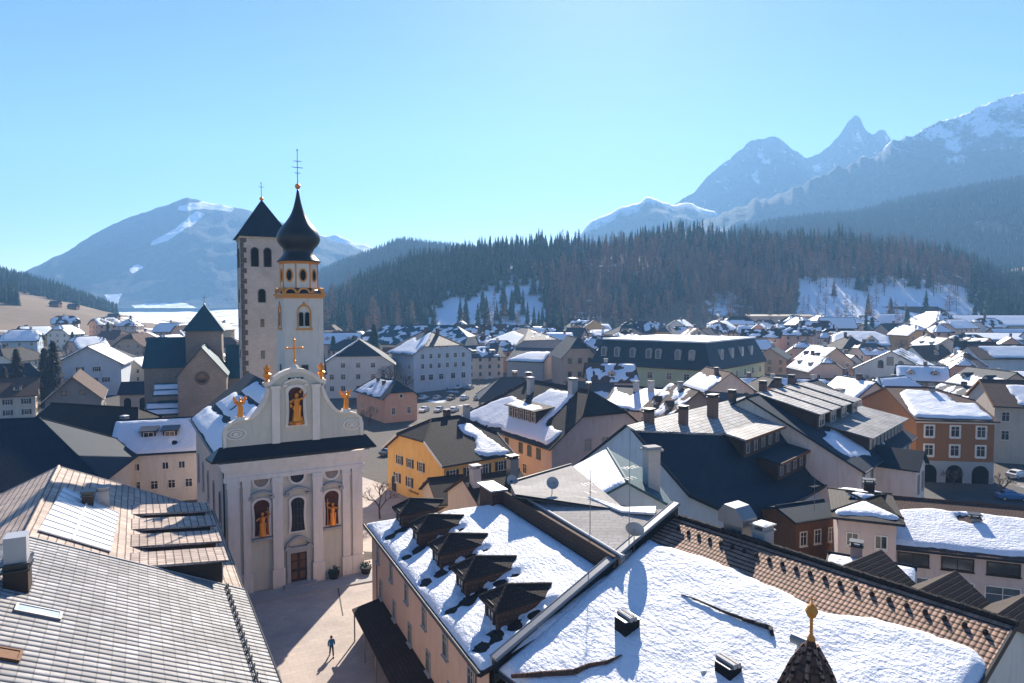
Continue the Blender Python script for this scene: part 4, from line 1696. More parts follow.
aa = Vector((-.342, .94))
nn_ = Vector((-59.4, 141.5))
rc = house('stone_church', 'old stone church with round gable window, dark teal roofs and low crossing tower', nn_, nn_ + aa * 16, 9.2, 16.4, 22.0, 'rubble', 'shingle_teal', oh=.35, ohg=.25, cat='church', gutter=False)
bpy.context.view_layer.update()
inv = rc.matrix_world.inverted()
Lr = 16
m = MB()
n = 16
M_ = Matrix.Rotation(-math.pi / 2, 4, 'Z')
m.prism([M_ @ Vector((.95 * math.cos(2 * math.pi * k / n), -Lr / 2 + .02, 15.6 + .95 * math.sin(2 * math.pi * k / n))) for k in range(n)], M_ @ Vector((0, -.06, 0)))
ow = m.build('round_window', 'glass_dark', rc)
m = MB()
for k in range(n):
    a, b = 2 * math.pi * k / n, 2 * math.pi * (k + 1) / n
    m.prism([M_ @ Vector((r * math.cos(t), -Lr / 2 - .14, 15.6 + r * math.sin(t))) for r, t in ((.95, a), (1.4, a), (1.4, b), (.95, b))], M_ @ Vector((0, .138, 0)))
m.build('frame', 'quoin_stone', ow)


def block(parent, pts, h0, ze, zr, wall, roof, oh=.35):
    """gabled wing of a church given by 4 world corners (first edge faces the camera, ridge parallel to it)"""
    c = [inv @ Vector((p[0], p[1], 0)) for p in pts]
    m_ = MB()
    r0, r1 = (c[0] + c[3]) / 2, (c[1] + c[2]) / 2
    Z = lambda p, z: (p.x, p.y, z)
    m_.poly([Z(c[0], h0), Z(c[1], h0), Z(c[1], ze), Z(c[0], ze)])
    m_.poly([Z(c[1], h0), Z(c[2], h0), Z(c[2], ze), Z(r1, zr - .1), Z(c[1], ze)])
    m_.poly([Z(c[2], h0), Z(c[3], h0), Z(c[3], ze), Z(c[2], ze)])
    m_.poly([Z(c[3], h0), Z(c[0], h0), Z(c[0], ze), Z(r0, zr - .1), Z(c[3], ze)])
    m_.build('wing_wall', wall, parent)
    e = (c[1] - c[0]).normalized() * oh
    f_ = (c[3] - c[0]).normalized() * oh
    dz = (zr - ze) / ((c[3] - c[0]).length / 2) * oh
    m_ = MB()
    m_.slab([[Z(c[0] - e - f_, ze - dz), Z(c[1] + e - f_, ze - dz), Z(r1 + e, zr), Z(r0 - e, zr)], [Z(r0 - e, zr), Z(r1 + e, zr), Z(c[2] + e + f_, ze - dz), Z(c[3] - e + f_, ze - dz)]], .25)
    return m_.build('wing_roof', roof, parent)


block(rc, [(-80.3, 148.5), (-71.8, 151.0), (-75.5, 163), (-84, 160.5)], -1, 17.4, 23.4, 'rubble', 'shingle_teal')
block(rc, [(-63, 151.5), (-44, 160.5), (-48.5, 170), (-67.5, 161)], -1, 15.0, 21.6, 'rubble', 'shingle_teal')
wr = block(rc, [(-73.2, 141.0), (-68.6, 142.6), (-71.6, 150.6), (-76.2, 149)], -1, 10.6, 13.6, 'rubble', 'shingle_teal')
for (zz, off) in ((13.2, 0.0), (9.6, -3.2)):
    p0, p1 = inv @ Vector((-74.4, 140.6 + off, zz - 1.3)), inv @ Vector((-68.4, 142.8 + off, zz - 1.3))
    p2, p3 = inv @ Vector((-69.4, 145.8 + off, zz + .9)), inv @ Vector((-75.4, 143.6 + off, zz + .9))
    m = MB()
    m.slab([[p0, p1, p2, p3]], .25)
    l_ = m.build('lean_to_roof', 'shingle_teal', rc)
    S = (p1 - p0).normalized()
    T = (p3 - p0)
    T = (T - S * T.dot(S)).normalized()
    snow_patch(l_, p0, S, T, S.cross(T).normalized(), [(0, 0), ((p1 - p0).length, 0), ((p1 - p0).length, 3.6), (0, 3.6)],
               [[(0, .1), (7, .1), (7, 1.5), (0, 1.5)], [(0, 1.9), (7, 1.9), (7, 3.4), (0, 3.4)]], .3, .18, 2, rag=.1)
    m = MB()
    m.prism([p0 + (p3 - p0) * .06 + Vector((0, 0, -.3)), p1 + (p2 - p1) * .06 + Vector((0, 0, -.3)), p1 + (p2 - p1) * .06 - Vector((0, 0, zz)), p0 + (p3 - p0) * .06 - Vector((0, 0, zz))], (p3 - p0) * .85)
    m.build('lean_to_wall', 'rubble', l_)
ctr = inv @ Vector((-70.2, 156.0, 0))
m = MB()
m.box(ctr.x - 3.7, ctr.x + 3.7, ctr.y - 3.7, ctr.y + 3.7, 15, 24.9)
tw2 = m.build('crossing_tower', 'rubble', rc)
m = MB()
m.lathe((ctr.x, ctr.y, 24.85), [(4.35 * 1.414, 0), (3.3 * 1.414, 1.4), (.1, 5.9)], 4, rot=R(45))
m.build('tower_roof', 'shingle_teal', tw2)
m = MB()
m.tube((ctr.x, ctr.y, 30.5), (ctr.x, ctr.y, 33.2), .07, .05, 6)
m.tube((ctr.x, ctr.y - .4, 32.4), (ctr.x, ctr.y + .4, 32.4), .05, .05, 6)
m.lathe((ctr.x, ctr.y, 30.6), [(.05, 0), (.28, .25), (.05, .5)], 10)
m.build('finial', 'antenna_metal', tw2)
# ------------------------------------------------------------------ the old town, nearest houses first
def V2(p):
    return Vector((p.x, p.y)) if hasattr(p, 'z') else Vector(p)


# hoods and chimneys on the ridge of the courtyard house
for (dl, nn2, w_, hh, kd) in ((4.4, 15.4, 1.4, 1.0, 'metal'), (6.1, 15.7, .9, .9, 'plaster')):
    p = A4 + d4 * dl + n4 * nn2
    q = near.matrix_world.inverted() @ Vector((p.x, p.y, 15.0))
    o = chimney(near, q.x, q.y, q.z - .5, q.z + hh, w_, 1.0, kd, snow=(kd == 'plaster'))
    if kd == 'metal':
        m = MB()
        m.prism([(-.95, -.75, hh + .55), (.95, -.75, hh + .55), (.95, -.75, hh + 1.0), (.35, -.75, hh + 1.65), (-.5, -.75, hh + 1.75), (-.95, -.75, hh + 1.2)], (0, 1.5, 0))
        m.build('metal_hood', 'metal_grey', o)

# yellow house
A, B = Vector((-10.0, 99.2)), Vector((-.6, 107.0))
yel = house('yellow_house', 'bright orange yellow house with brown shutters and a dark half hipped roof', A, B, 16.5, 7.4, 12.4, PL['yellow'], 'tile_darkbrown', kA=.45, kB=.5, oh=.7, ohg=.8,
            trim='trim_white', verge='trim_white', res=.4, rag=.8, snow={'f': [[(.50, .06), (.95, .06), (.90, .28), (.80, .42), (.84, .62), (.72, .80), (.58, .78), (.54, .62), (.62, .45), (.56, .25)]]},
            win=[('A', 4.9, [-4.4, -1.2, 2.0], .95, 1.35, dict(shut='shutter_brown')), ('A', 1.8, [-5.2, -1.4, 3.6], 1.0, 1.5, dict(shut='shutter_brown')),
                 ('f', 4.6, 4, 1.0, 1.4, dict(shut='shutter_brown')), ('f', 1.4, 4, 1.0, 1.4, dict(shut='shutter_brown')), ('A', .1, [-6.2], 1.6, 2.6, dict(arch=True, mull=0, sill=False, pane='wood_dark'))],
            chim=[(.15, .15, 1.4, 1.0, .8, 'brick'), (.75, .1, 1.6, .9, .8, 'plaster')])
bpy.context.view_layer.update()
# painted line of lettering-like scroll on the gable
m = MB()
M_ = Matrix.Rotation(-math.pi / 2, 4, 'Z')
Ly = (B - A).length
for k in range(11):
    x = -1.6 + k * .27
    m.box(x, x + .16, -Ly / 2 - .03, -Ly / 2, 1.05 + .06 * math.sin(k * 1.9), 1.34 + .05 * math.cos(k * 2.7), 0, M_)
m.build('painted_inscription', 'shutter_brown', yel)

# small dark roofs in front of the yellow house
house('low_shed', 'small black shingled roof in front of the yellow house gable', (-9.6, 88.5), (-5.6, 90.2), 8, 4.6, 6.8, PL['cream'], 'shingle_black', oh=.5, ohg=.4)
house('outbuilding', 'low black shingled outbuilding below the yellow house side wall', (-3.4, 78.5), (3.0, 82.5), 9, 6.9, 9.4, PL['cream'], 'shingle_black', oh=.5, ohg=.4,
      chim=[(-.8, -.3, 2.0, 1.1, .9, 'plaster', True), (.6, -.3, 2.6, 1.2, 1.0, 'metal')])

# big pink house with two gables and snow in the shade
A, B = Vector((-10.5, 140.5)), Vector((6.5, 110.5))
pk = house('gabled_house', 'large pale pink house with half hipped gable, snow covered slopes and a wooden shed dormer', A, B, 21, 7.6, 15.6, PL['light_pink'], 'tile_darkbrown', kA=.95, kB=.42, oh=.7, ohg=.5, res=.5, rag=.7,
           snow={'f': [[(.0, .05), (.96, .05), (.97, .30), (.8, .34), (.78, .9), (.55, .92), (.50, .60), (.3, .62), (.2, .5)]], 'A': ('low', .75), 'b': ('patch', .4)},
           win=[('B', 6.2, [-3.2, .4, 3.6], 1.1, 1.7, dict(frame='trim_grey', pane='glass_mid')), ('B', 2.4, [-4.5, -1.0, 2.5, 6], 1.1, 1.6, dict(frame='trim_grey')),
                ('f', 4.7, [-3.8, 2.2, 7.2, 10.2, 13.2], 1.1, 1.6, dict(frame='shutter_green', pane='glass_mid')), ('f', 1.2, 6, 1.1, 1.6)],
           dormers=[dict(side='f', x=3.5, y=2.4, w=10, h=2.5, kind='shed', tp2=.14, dwall='wood_dark', droof='tile_darkbrown', snow=[[(.3, .3), (9.8, .3), (9.8, 2.6), (.3, 3.2)]], win=(1.2, 1.6), nwin=5, oh=.5)],
           chim=[(.55, -.1, 2.2, 1.4, 1.2, 'plaster', True), (-.15, -.25, 2.6, 1.1, 1.0, 'plaster', True), (-.55, .1, 1.6, 1.0, .9, 'brick', True)], holes=[('f', 12, 9.5, 1.0), ('A', 11, 6, 1.0)])
house('snow_roof_house', 'low house with a bright patched snow roof in front of the green mansard building', (21.0, 158), (35.0, 150.5), 20, 7.0, 11.0, PL['cream'], 'slate_dark', oh=.6, res=.6,
      snow={'f': [[(.02, .05), (.98, .05), (.98, .95), (.45, .95), (.3, .6), (.02, .9)]]}, rag=.8, chim=[(-.3, -.2, 2.0, 1.2, 1.0, 'plaster'), (.15, -.2, 2.2, 1.3, 1.0, 'plaster')], win=[('f', 4, 4, 1, 1.4)])

# big dark slate house in the middle: gambrel front in the shade, light tiles above
E0 = Vector((13.5, 79.9))
ea_, en = Vector((.66, .751)), Vector((.751, -.66))
E = thing('slate_house', 'wide house with dark slate lower slope and light grey tiles above, behind the pale roof', 'house', (E0.x, E0.y, 0), math.atan2(ea_.y, ea_.x))
# local x along the ridge, local -y = towards the viewer (n)


def EL(s, n, z):
    return (s, -n, z)


m = MB()
m.slab([[EL(0, 1.2, 15.75), EL(12.5, 5.9, 14.2), EL(24, 6.5, 14.2), EL(40, 6.5, 14.1), EL(40, 0, 16.3), EL(0, 0, 16.2)]], .22)
m.build('upper_roof', 'tile_grey', E)
m = MB()
m.slab([[EL(-.3, 1.25, 15.5), EL(-.3, 8.2, 9.4), EL(4.5, 13.9, 6.0), EL(42, 14.5, 6.0), EL(42, 6.6, 13.85), EL(24, 6.6, 13.95), EL(12.5, 6.0, 13.95)]], .22)
lr = m.build('lower_roof', 'slate_dark', E)
m = MB()
m.slab([[EL(-.3, -9.5, 8.6), EL(-.3, -.1, 16.25), EL(42, -.1, 16.35), EL(42, -9.5, 8.6)]], .22)
m.build('back_roof', 'slate_dark', E)
m = MB()
m.poly([EL(.1, 7.8, 0), EL(.1, 7.8, 9.5), EL(.1, .6, 15.6), EL(.1, 0, 16.0), EL(.1, -9, 8.8), EL(.1, -9, 0)])
m.poly([EL(.1, 7.8, 0), EL(5, 13.2, 0), EL(5, 13.2, 6.2), EL(.1, 7.8, 9.4)])
m.poly([EL(5, 13.2, 0), EL(42, 13.6, 0), EL(42, 13.6, 6.3), EL(5, 13.2, 6.2)])
m.poly([EL(42, 13.6, 0), EL(42, -9, 0), EL(42, -9, 8.7), EL(42, 0, 16.1), EL(42, 6.5, 13.7), EL(42, 13.6, 6.3)])
wl = m.build('wall', PL['pale_blue'], E)
put_window(E, Matrix(), .1, -3.0, 10.6, -math.pi / 2, .7, 1.6, 'wood_brown', 'wood_dark', sill=False)
for i in range(9):
    put_window(E, Matrix(), 7.5 + i * 3.8, -13.3, 3.0, 0, 1.0, 1.8, 'trim_grey', 'glass_dark')
# recessed shed dormers on the dark slope
for (s0_, s1_, n0_, zt_) in ((13.5, 26, 8.6, 13.7), (17, 34, 11.6, 10.6)):
    zf_ = 13.95 - (n0_ - 6.3) * 1.0
    m = MB()
    m.poly([EL(s0_, n0_, zf_ - .4), EL(s1_, n0_, zf_ - .4), EL(s1_, n0_, zt_), EL(s0_, n0_, zt_)])
    m.poly([EL(s0_, n0_, zf_ - .4), EL(s0_, n0_, zt_), EL(s0_, 6.2, zt_ + .2)])
    m.poly([EL(s1_, n0_, zf_ - .4), EL(s1_, 6.2, zt_ + .2), EL(s1_, n0_, zt_)])
    dm_ = m.build('dormer', 'wood_dark', E)
    m = MB()
    nb2 = 6.2 if zt_ > 12 else 9.2
    m.slab([[EL(s0_ - .4, n0_ + .5, zt_), EL(s1_ + .4, n0_ + .5, zt_), EL(s1_ + .4, nb2, zt_ + .55), EL(s0_ - .4, nb2, zt_ + .55)]], .22)
    m.build('dormer_roof', 'tile_grey' if zt_ > 12 else 'slate_dark', dm_)
    m = MB()
    m.box(s0_ - .45, s1_ + .45, -n0_ - .62, -n0_ - .5, zt_ - .3, zt_ + .04)
    m.build('fascia', 'wood_brown', dm_)
    nw = int((s1_ - s0_) / 2.2)
    for i in range(nw):
        put_window(dm_, Matrix(), s0_ + (s1_ - s0_) * (i + .5) / nw, -n0_, zf_ + .15, 0, .9, max(.6, zt_ - zf_ - .5), 'trim_grey', 'glass_dark', sill=False, fw=.06)
for (s_, n_, zz, hh, w_) in ((9.5, 2.4, 15.4, 1.9, 1.0), (17.5, 2.6, 15.4, 2.6, 1.6), (4.5, .4, 16.0, 1.3, 1.1), (29, .3, 16.2, 1.2, 1.1)):
    chimney(E, s_, -n_, zz - 1, zz + hh, w_, .9, 'brick')
m = MB()
m.path([EL(-.32, 1.2, 15.7), EL(-.32, 8.2, 9.55), EL(4.4, 13.95, 6.1), EL(42, 14.6, 6.1)], .12, 6)
m.build('eave_trim', 'metal_dark', lr)
# snow gable next to it, on the pale roof's far side
house('small_gable_house', 'small blue shaded gable with a white snow slope beside the pale grey roof', (6.4, 71.5), (6.2, 58.5), 7.4, 13.1, 15.1, PL['pale_blue'], 'shingle_teal', oh=.4, ohg=.4, res=.35,
      snow={'f': 'full'}, rag=.3)

# its right hand wing with three long shed dormers
A, B = Vector((45.4, 88.5)), Vector((66.0, 112.2))
wing = house('many_dormer_house', 'house with three long tiled shed dormers and a white wall facing the street', A, B, 30, 9.2, 17.2, PL['white'], 'slate_dark', oh=.9, ohg=.5, res=.5, th=.3,
             snow={'f': [[(.05, .12), (.55, .1), (.6, .3), (.3, .45), (.08, .4)], [(.3, .5), (.7, .45), (.65, .8), (.35, .8)]]}, rag=.9,
             dormers=[dict(side='f', x=xx, y=6.6, w=3.6, h=2.4, kind='shed', tp2=.26, dwall='wood_dark', droof='tile_grey', win=(2.2, 1.4), oh=.4) for xx in (-9.5, -4.0, 1.5, 7.5)] +
                     [dict(side='f', x=3.8, y=.9, w=22, h=2.2, kind='shed', tp2=.20, dwall='wood_dark', droof='pantile_grey', win=(.9, 1.4), nwin=10, oh=.5)],
             win=[('f', 6.2, 7, 1.1, 1.9, dict(frame='trim_grey')), ('f', 2.4, 7, 1.1, 2.0), ('A', 5.4, [-4, 0, 4], 1.2, 1.8), ('A', 9, [-2, 3], 1.1, 1.6)],
             chim=[(-.5, .05, 1.6, 1.0, .9, 'brick'), (-.1, .05, 1.6, 1.0, .9, 'brick'), (.3, .05, 1.6, 1.0, .9, 'brick')])
bpy.context.view_layer.update()
# projecting gable and balcony on the street side
m = MB()
m.slab([[(-7.5, -20.5, 8.0), (-4.0, -20.5, 10.2), (-4.0, -14.0, 10.2), (-7.5, -14.0, 8.0)], [(-4.0, -20.5, 10.2), (-.5, -20.5, 8.0), (-.5, -14.0, 8.0), (-4.0, -14.0, 10.2)]], .2)
bo = m.build('porch_roof', 'slate_dark', wing)
m = MB()
m.poly([(-7.0, -20.0, -.5), (-1.0, -20.0, -.5), (-1.0, -20.0, 8.0), (-4.0, -20.0, 9.9), (-7.0, -20.0, 8.0)])
m.poly([(-7.0, -15, -.5), (-7.0, -20.0, -.5), (-7.0, -20.0, 8.0), (-7.0, -15, 8.0)])
m.poly([(-1.0, -20.0, -.5), (-1.0, -15, -.5), (-1.0, -15, 8.0), (-1.0, -20.0, 8.0)])
pw = m.build('porch_wall', PL['white'], wing)
for x in (-5.4, -2.6):
    put_window(pw, Matrix(), x, -20.0, 4.6, 0, 1.1, 2.4, 'trim_grey', 'glass_dark')
    put_window(pw, Matrix(), x, -20.0, 1.0, 0, 1.1, 2.2, 'trim_grey', 'glass_dark')
m = MB()
m.box(-.9, 12, -17.2, -15.0, 4.0, 4.2)
m.box(-.9, 12, -17.2, -17.05, 4.2, 5.3)
m.build('balcony', 'trim_white', wing)
# wooden hut and brown balcony house below the slate roof
house('wooden_annex', 'brown wooden annex with upright boards under the dark slate slope', (30.4, 72.0), (36.0, 74.3), 5, 7.4, 8.2, 'wood_brown', 'slate_dark', oh=.4, win=[('f', 4.5, 3, .8, 1.4, dict(frame='trim_white'))])
house('narrow_block_house', 'narrow pink block with a square snow patch on its low hipped roof', (31.1, 64.2), (35.6, 62.3), 10, 10.4, 11.4, PL['light_pink'], 'tile_darkbrown', kA=.8, kB=.8, oh=.7, ohg=.6, res=.3, snow_th=.3,
      snow={'f': [[(.08, .12), (.9, .12), (.9, 1), (.1, 1)]], 'b': [[(0.1, .3), (.9, .3), (.9, 1), (.1, 1)]]}, win=[('f', 7.6, [-1.2, 1.2], .9, 1.1), ('B', 7.6, 3, .9, 1.1), ('f', 4.0, [0], .9, 1.2)],
      chim=[(.3, .5, 1.0, 1.0, .8, 'dark')])
house('long_pink_house', 'long pink house with a flat sheet of snow and two small metal flues', (35.9, 63.5), (56, 56.2), 15, 8.0, 10.4, PL['light_pink'], 'tile_rust', kA=0, oh=.9, ohg=.2, res=.3, snow_th=.3,
      snow={'f': [[(.0, .06), (1.0, .06), (1.0, .75), (.68, .78), (.2, .80), (.07, .72), (.0, .3)]]}, rag=.25, holes=[('f', 7.5, 5.9, .9), ('f', 14.2, 5.6, 1.0)],
      win=[('f', 6.0, 6, 2.4, 1.0, dict(frame='wood_dark')), ('f', 2.8, 6, 2.6, 2.0, dict(frame='trim_white', pane='glass_mid')), ('f', .2, 6, 1.2, 1.6)], chim=[(-.28, -.42, .4, .8, .7, 'metal'), (.40, -.45, .4, .8, .7, 'metal'), (.9, .1, 1.5, 1.0, 1.0, 'brick')])
house('passage_shed', 'little white walled shed with snow on its flat roof behind the brown tiled ridge', (25.0, 52.5), (29.5, 49.8), 4, 9.6, 10.2, PL['white'], 'metal_dark', oh=.3, res=.3, snow={'f': 'full'}, rag=.2, chim=[(-.4, 0, .9, .8, .7, 'metal')])

# orange brown corner house with arcade
A, B = Vector((69.8, 117.0)), Vector((82.0, 115.2))
gh = house('arcaded_house', 'orange brown corner house with white window frames above three dark arches', A, B, 26, 11.0, 15.0, PL['brown_red'], 'tile_rust', kA=.0, kB=.4, oh=.6, ohg=.5, res=.35, snow_th=.35, trim='trim_white',
           snow={'f': [[(.02, .08), (.95, .06), (.95, .5), (.72, .5), (.70, .72), (.62, .85), (.25, .9), (.12, .8)]]}, rag=.35, holes=[('f', 10.6, 8.6, 1.1)],
           win=[('f', 8.0, [-4.1, 0, 4.1], 1.25, 1.7, dict(fw=.28)), ('f', 4.7, [-4.1, 0, 4.1], 1.25, 1.7, dict(fw=.28)), ('B', 8.0, 5, 1.1, 1.7, dict(fw=.2)), ('B', 4.7, 5, 1.1, 1.7, dict(fw=.2)), ('B', 1.0, 5, 1.1, 1.8, dict(fw=.2))],
           chim=[(.1, -.2, .8, .9, .8, 'metal')])
m = MB()
Wg, Lg = 26, (B - A).length
m.box(-Lg / 2 - .05, Lg / 2 + .05, -Wg / 2 - .07, -Wg / 2, -.5, 3.7)
ar = m.build('ground_floor', 'trim_grey', gh)
for x in (-4.1, 0, 4.1):
    put_window(ar, Matrix(), x, -Wg / 2 - .07, .0, 0, 2.7, 3.1, 'trim_grey', 'black_gap', mull=0, arch=True, sill=False, fw=.3)

# low house and roofs at the left
A, B = Vector((-60.8, 102.1)), Vector((-49.3, 105.8))
house('white_house', 'small white house with two dark boxed dormers on a blue shaded snow roof', A, B, 11, 8.2, 12.2, PL['white'], 'slate_dark', oh=.6, ohg=.3, res=.35, snow_th=.3, snow={'f': 'full'}, rag=.3,
      win=[('f', 5.2, [-4.0, -2.4, 1.6, 3.9], .8, 1.0), ('f', 2.2, 5, .9, 1.2)], holes=[('f', 9.2, 2.2, .5), ('f', 1.6, 2.0, .4)],
      dormers=[dict(side='f', x=xx, y=2.0, w=2.0, h=1.3, kind='shed', tp2=.2, dwall='wood_dark', droof='metal_dark', win=(1.3, .7), oh=.3) for xx in (-1.0, 2.0)])
house('dark_roof_house', 'house with a wide black slate hipped roof at the left edge', (-78.0, 80.5), (-53.2, 87.0), 22, 7.8, 14.6, PL['cream'], 'slate_dark', kA=.0, kB=.95, oh=.7, ohg=.6, chim=[(-.3, -.5, 1.5, 1.2, 1.0, 'brick')],
      win=[('f', 5, 6, .9, 1.2)], dormers=[dict(side='f', x=-6.6, y=2.2, w=3.6, h=1.4, kind='gable', rise=1.8, droof='tile_darkbrown', win=(1, 1))])
house('brown_roof_house', 'long low house whose grey brown roof catches the sun, behind the black slate roof', (-82.5, 111.5), (-62.5, 105.0), 15, 8.2, 13.4, PL['grey'], 'tile_darkbrown', kA=.0, kB=.3, oh=.6, verge='trim_grey', win=[('B', 4, 3, 1, 1.4)], chim=[(.92, -.5, 1.5, .8, .8, 'plaster', True)])
house('stone_barn', 'grey stone barn with two small gable windows and a pale tiled roof', (-107.4, 177.6), (-119.0, 199.0), 12.2, 6.8, 12.4, PL['stone_grey'], 'shingle_brown', oh=.6, ohg=1.0, base=.1,
      win=[('A', 7.6, [-2, 2], 1.0, 1.0, dict(frame='wood_dark', sill=False)), ('A', 2.2, [-2.3, 3.0], 1.1, 1.3, dict(frame='trim_grey')), ('f', 2.6, 3, 1.0, 1.3)])
house('white_villa', 'white villa with dark hipped roof and snow along its eave at the left edge', (-168, 207), (-146.5, 214.5), 15, 6.4, 12.2, PL['white'], 'slate_dark', kA=.5, kB=.9, oh=.9, ohg=.8, res=.8, snow={'f': ('low', .16)}, rag=.2, win=[('f', 2.2, 5, 1.3, 1.7, dict(arch=True))], base=.4)
house('snow_edge_house', 'low roof under a slab of white snow, at the left edge below the villa', (-92.0, 118.0), (-83.0, 124.5), 9, 6.6, 8.8, PL['cream'], 'slate_dark', oh=.5, res=.5, snow={'f': 'full'}, rag=.2)
house('chalet', 'white chalet with snowy gable roof and brown shutters behind the stone barn', (-131.2, 228.5), (-139, 248.5), 19, 11.8, 17.5, PL['cool_white'], 'tile_darkbrown', oh=1.2, ohg=1.2, res=.8, base=.8, snow={'b': 'full', 'f': 'full'},
      win=[('A', 8.2, [-2.4, 2.4], 1.0, 1.5, dict(shut='shutter_brown')), ('A', 4.6, [-5, -1.6, 1.6, 5], 1.0, 1.5, dict(shut='shutter_brown'))])
ac = house('arcade_wall_house', 'low cemetery arcade with dark roof and arches, left of the stone church', (-113.5, 196.5), (-97.5, 200.5), 7, 5.6, 8.2, PL['cream'], 'slate_dark', oh=.7, base=.4,
           win=[('f', .2, 4, 2.0, 3.4, dict(arch=True, mull=0, sill=False, pane='black_gap'))])
# gable facing the viewer: ridge runs away from the viewer, B end is the near one
house('white_gable_house', 'white house with dark half hipped gable, just right of the onion tower', (-65.1, 241.2), (-61.7, 221.3), 22.8, 11.8, 19.4, PL['white'], 'slate_dark', kA=.5, kB=.62, oh=.7, ohg=.6,
      base=.5, res=.7, snow={'f': 'full'}, rag=.3, win=[('B', 10.0, [-4.8, 0, 4.8], 1.3, 1.5), ('B', 6.2, [-8.4, -4.8, 0, 4.8, 8.0], 1.3, 1.6), ('B', 2.4, [-8.4, -4.8, 0, 4.8, 8.0], 1.3, 1.6)], chim=[(.0, -.1, 1.4, 1, 1, 'brick')])
house('pale_blue_house', 'tall pale blue house with rows of small windows behind the parking lot', (-44.7, 247.6), (-33.7, 233.5), 24, 14.3, 21.5, PL['cool_white'], 'slate_grey', kA=.4, kB=.62, oh=.8, ohg=.6, base=1.0, res=.7,
      snow={'f': [[(.05, .05), (.97, .05), (.85, .95), (.55, .95), (.5, .6), (.25, .7)]]}, rag=.8,
      win=[('B', 11.4, [-8.5, -5.2, -1.8, 1.6, 5.0, 8.4], 1.15, 1.6), ('B', 8.0, [-8.5, -5.2, -1.8, 1.6, 5.0, 8.4], 1.15, 1.6), ('B', 3.9, [-8.5, -5.2, -1.0, 4.0, 8.4], 1.7, 1.9), ('B', 15.0, [-4.5, -1.5, 1.5], .5, .5, dict(sill=False)), ('f', 8, 3, 1.1, 1.5), ('f', 4, 3, 1.1, 1.5)],
      chim=[(-.2, -.05, 1.5, 1.0, 1.0, 'brick'), (.35, .1, 1.5, 1.0, 1.0, 'brick')])
house('peach_house', 'peach coloured little house with round attic window and snow on its hipped roof', (-44.3, 193.9), (-33.1, 176.6), 9.2, 7.0, 10.6, PL['peach'], 'slate_dark', kA=.9, kB=.62, oh=.8, ohg=.6, base=.1, res=.45, snow={'f': [[(.05, .05), (.9, .05), (.75, .95), (.25, .95)]]}, rag=.5,
      win=[('B', 2.0, [-2.2, 2.2], .9, 1.7), ('B', 6.4, [0], .8, .8, dict(arch=True, mull=0, fw=.18)), ('f', 2.0, [-6, 5], .9, 1.6)], chim=[(-.2, -.3, .9, .8, .8, 'brick'), (.3, -.4, .8, .8, .8, 'brick')], holes=[('f', 8, 3, .8)])

# green mansard building
A, C_, B = Vector((27.7, 235.6)), Vector((60.8, 208.9)), Vector((92, 248))
gm = thing('mansard_building', 'long green building with tall dark mansard roof and round topped dormers', 'building', (60.8, 208.9, .3), 0)
inv = Matrix.Translation((-60.8, -208.9, -.3))
dA = (A - C_)
dB = (B - C_)
D_ = A + dB
cor = [A, C_, B, D_]
cen = sum(cor, Vector((0, 0))) / 4
m = MB()
for i in range(4):
    p, q2 = cor[i], cor[(i + 1) % 4]
    m.poly([inv @ v3(p, -1), inv @ v3(q2, -1), inv @ v3(q2, 11), inv @ v3(p, 11)])
wl = m.build('wall', PL['green'], gm)


def ins(p, k):
    sgn = (p - cen)
    a1, b1 = dA.normalized(), dB.normalized()
    return p - a1 * k * (1 if sgn.dot(a1) > 0 else -1) - b1 * k * (1 if sgn.dot(b1) > 0 else -1)


m = MB()
lowr = [ins(p, -.7) for p in cor]
upr = [ins(p, 3.0) for p in cor]
for i in range(4):
    j = (i + 1) % 4
    m.poly([inv @ v3(lowr[i], 10.8), inv @ v3(lowr[j], 10.8), inv @ v3(upr[j], 19.2), inv @ v3(upr[i], 19.2)])
m.poly([inv @ v3(p, 19.2) for p in upr])
m.poly([inv @ v3(p, 10.8) for p in reversed(lowr)])
rf = m.build('mansard_roof', 'shingle_navy', gm)
m = MB()
top2 = [ins(p, 2.5) for p in cor]
for i in range(4):
    j = (i + 1) % 4
    m.prism([inv @ v3(top2[i], 19.1), inv @ v3(top2[j], 19.1), inv @ v3(upr[j], 19.1), inv @ v3(upr[i], 19.1)], (0, 0, .5))
m.poly([inv @ v3(p, 19.45) for p in upr])
m.build('flat_roof_snow', 'snow', rf)
m = MB()
for i in range(4):
    j = (i + 1) % 4
    m.prism([inv @ v3(ins(cor[i], -.9), 10.6), inv @ v3(ins(cor[j], -.9), 10.6), inv @ v3(ins(cor[j], 0), 10.6), inv @ v3(ins(cor[i], 0), 10.6)], (0, 0, .35))
m.build('eave_cornice', 'wood_dark', gm)


def gm_face(P0, P1, fr, z, w_, h_, back, **kw):
    t_ = (P1 - P0)
    for f_ in fr:
        p = P0 + t_ * f_
        q_ = inv @ v3(p, z)
        o = link('window', window_mesh(w_, h_, **kw), back, q_, math.atan2(t_.y, t_.x))


gm_face(A, C_, [.06, .2, .33, .52, .68, .82, .94], 7.2, 1.7, 2.0, gm)
gm_face(A, C_, [.06, .2, .33, .52, .68, .82, .94], 3.0, 1.7, 2.0, gm)
gm_face(C_, B, [.12, .3, .45, .6, .75, .9], 7.2, 1.7, 2.0, gm)
gm_face(C_, B, [.12, .3, .45, .6, .75, .9], 3.0, 1.7, 2.0, gm)


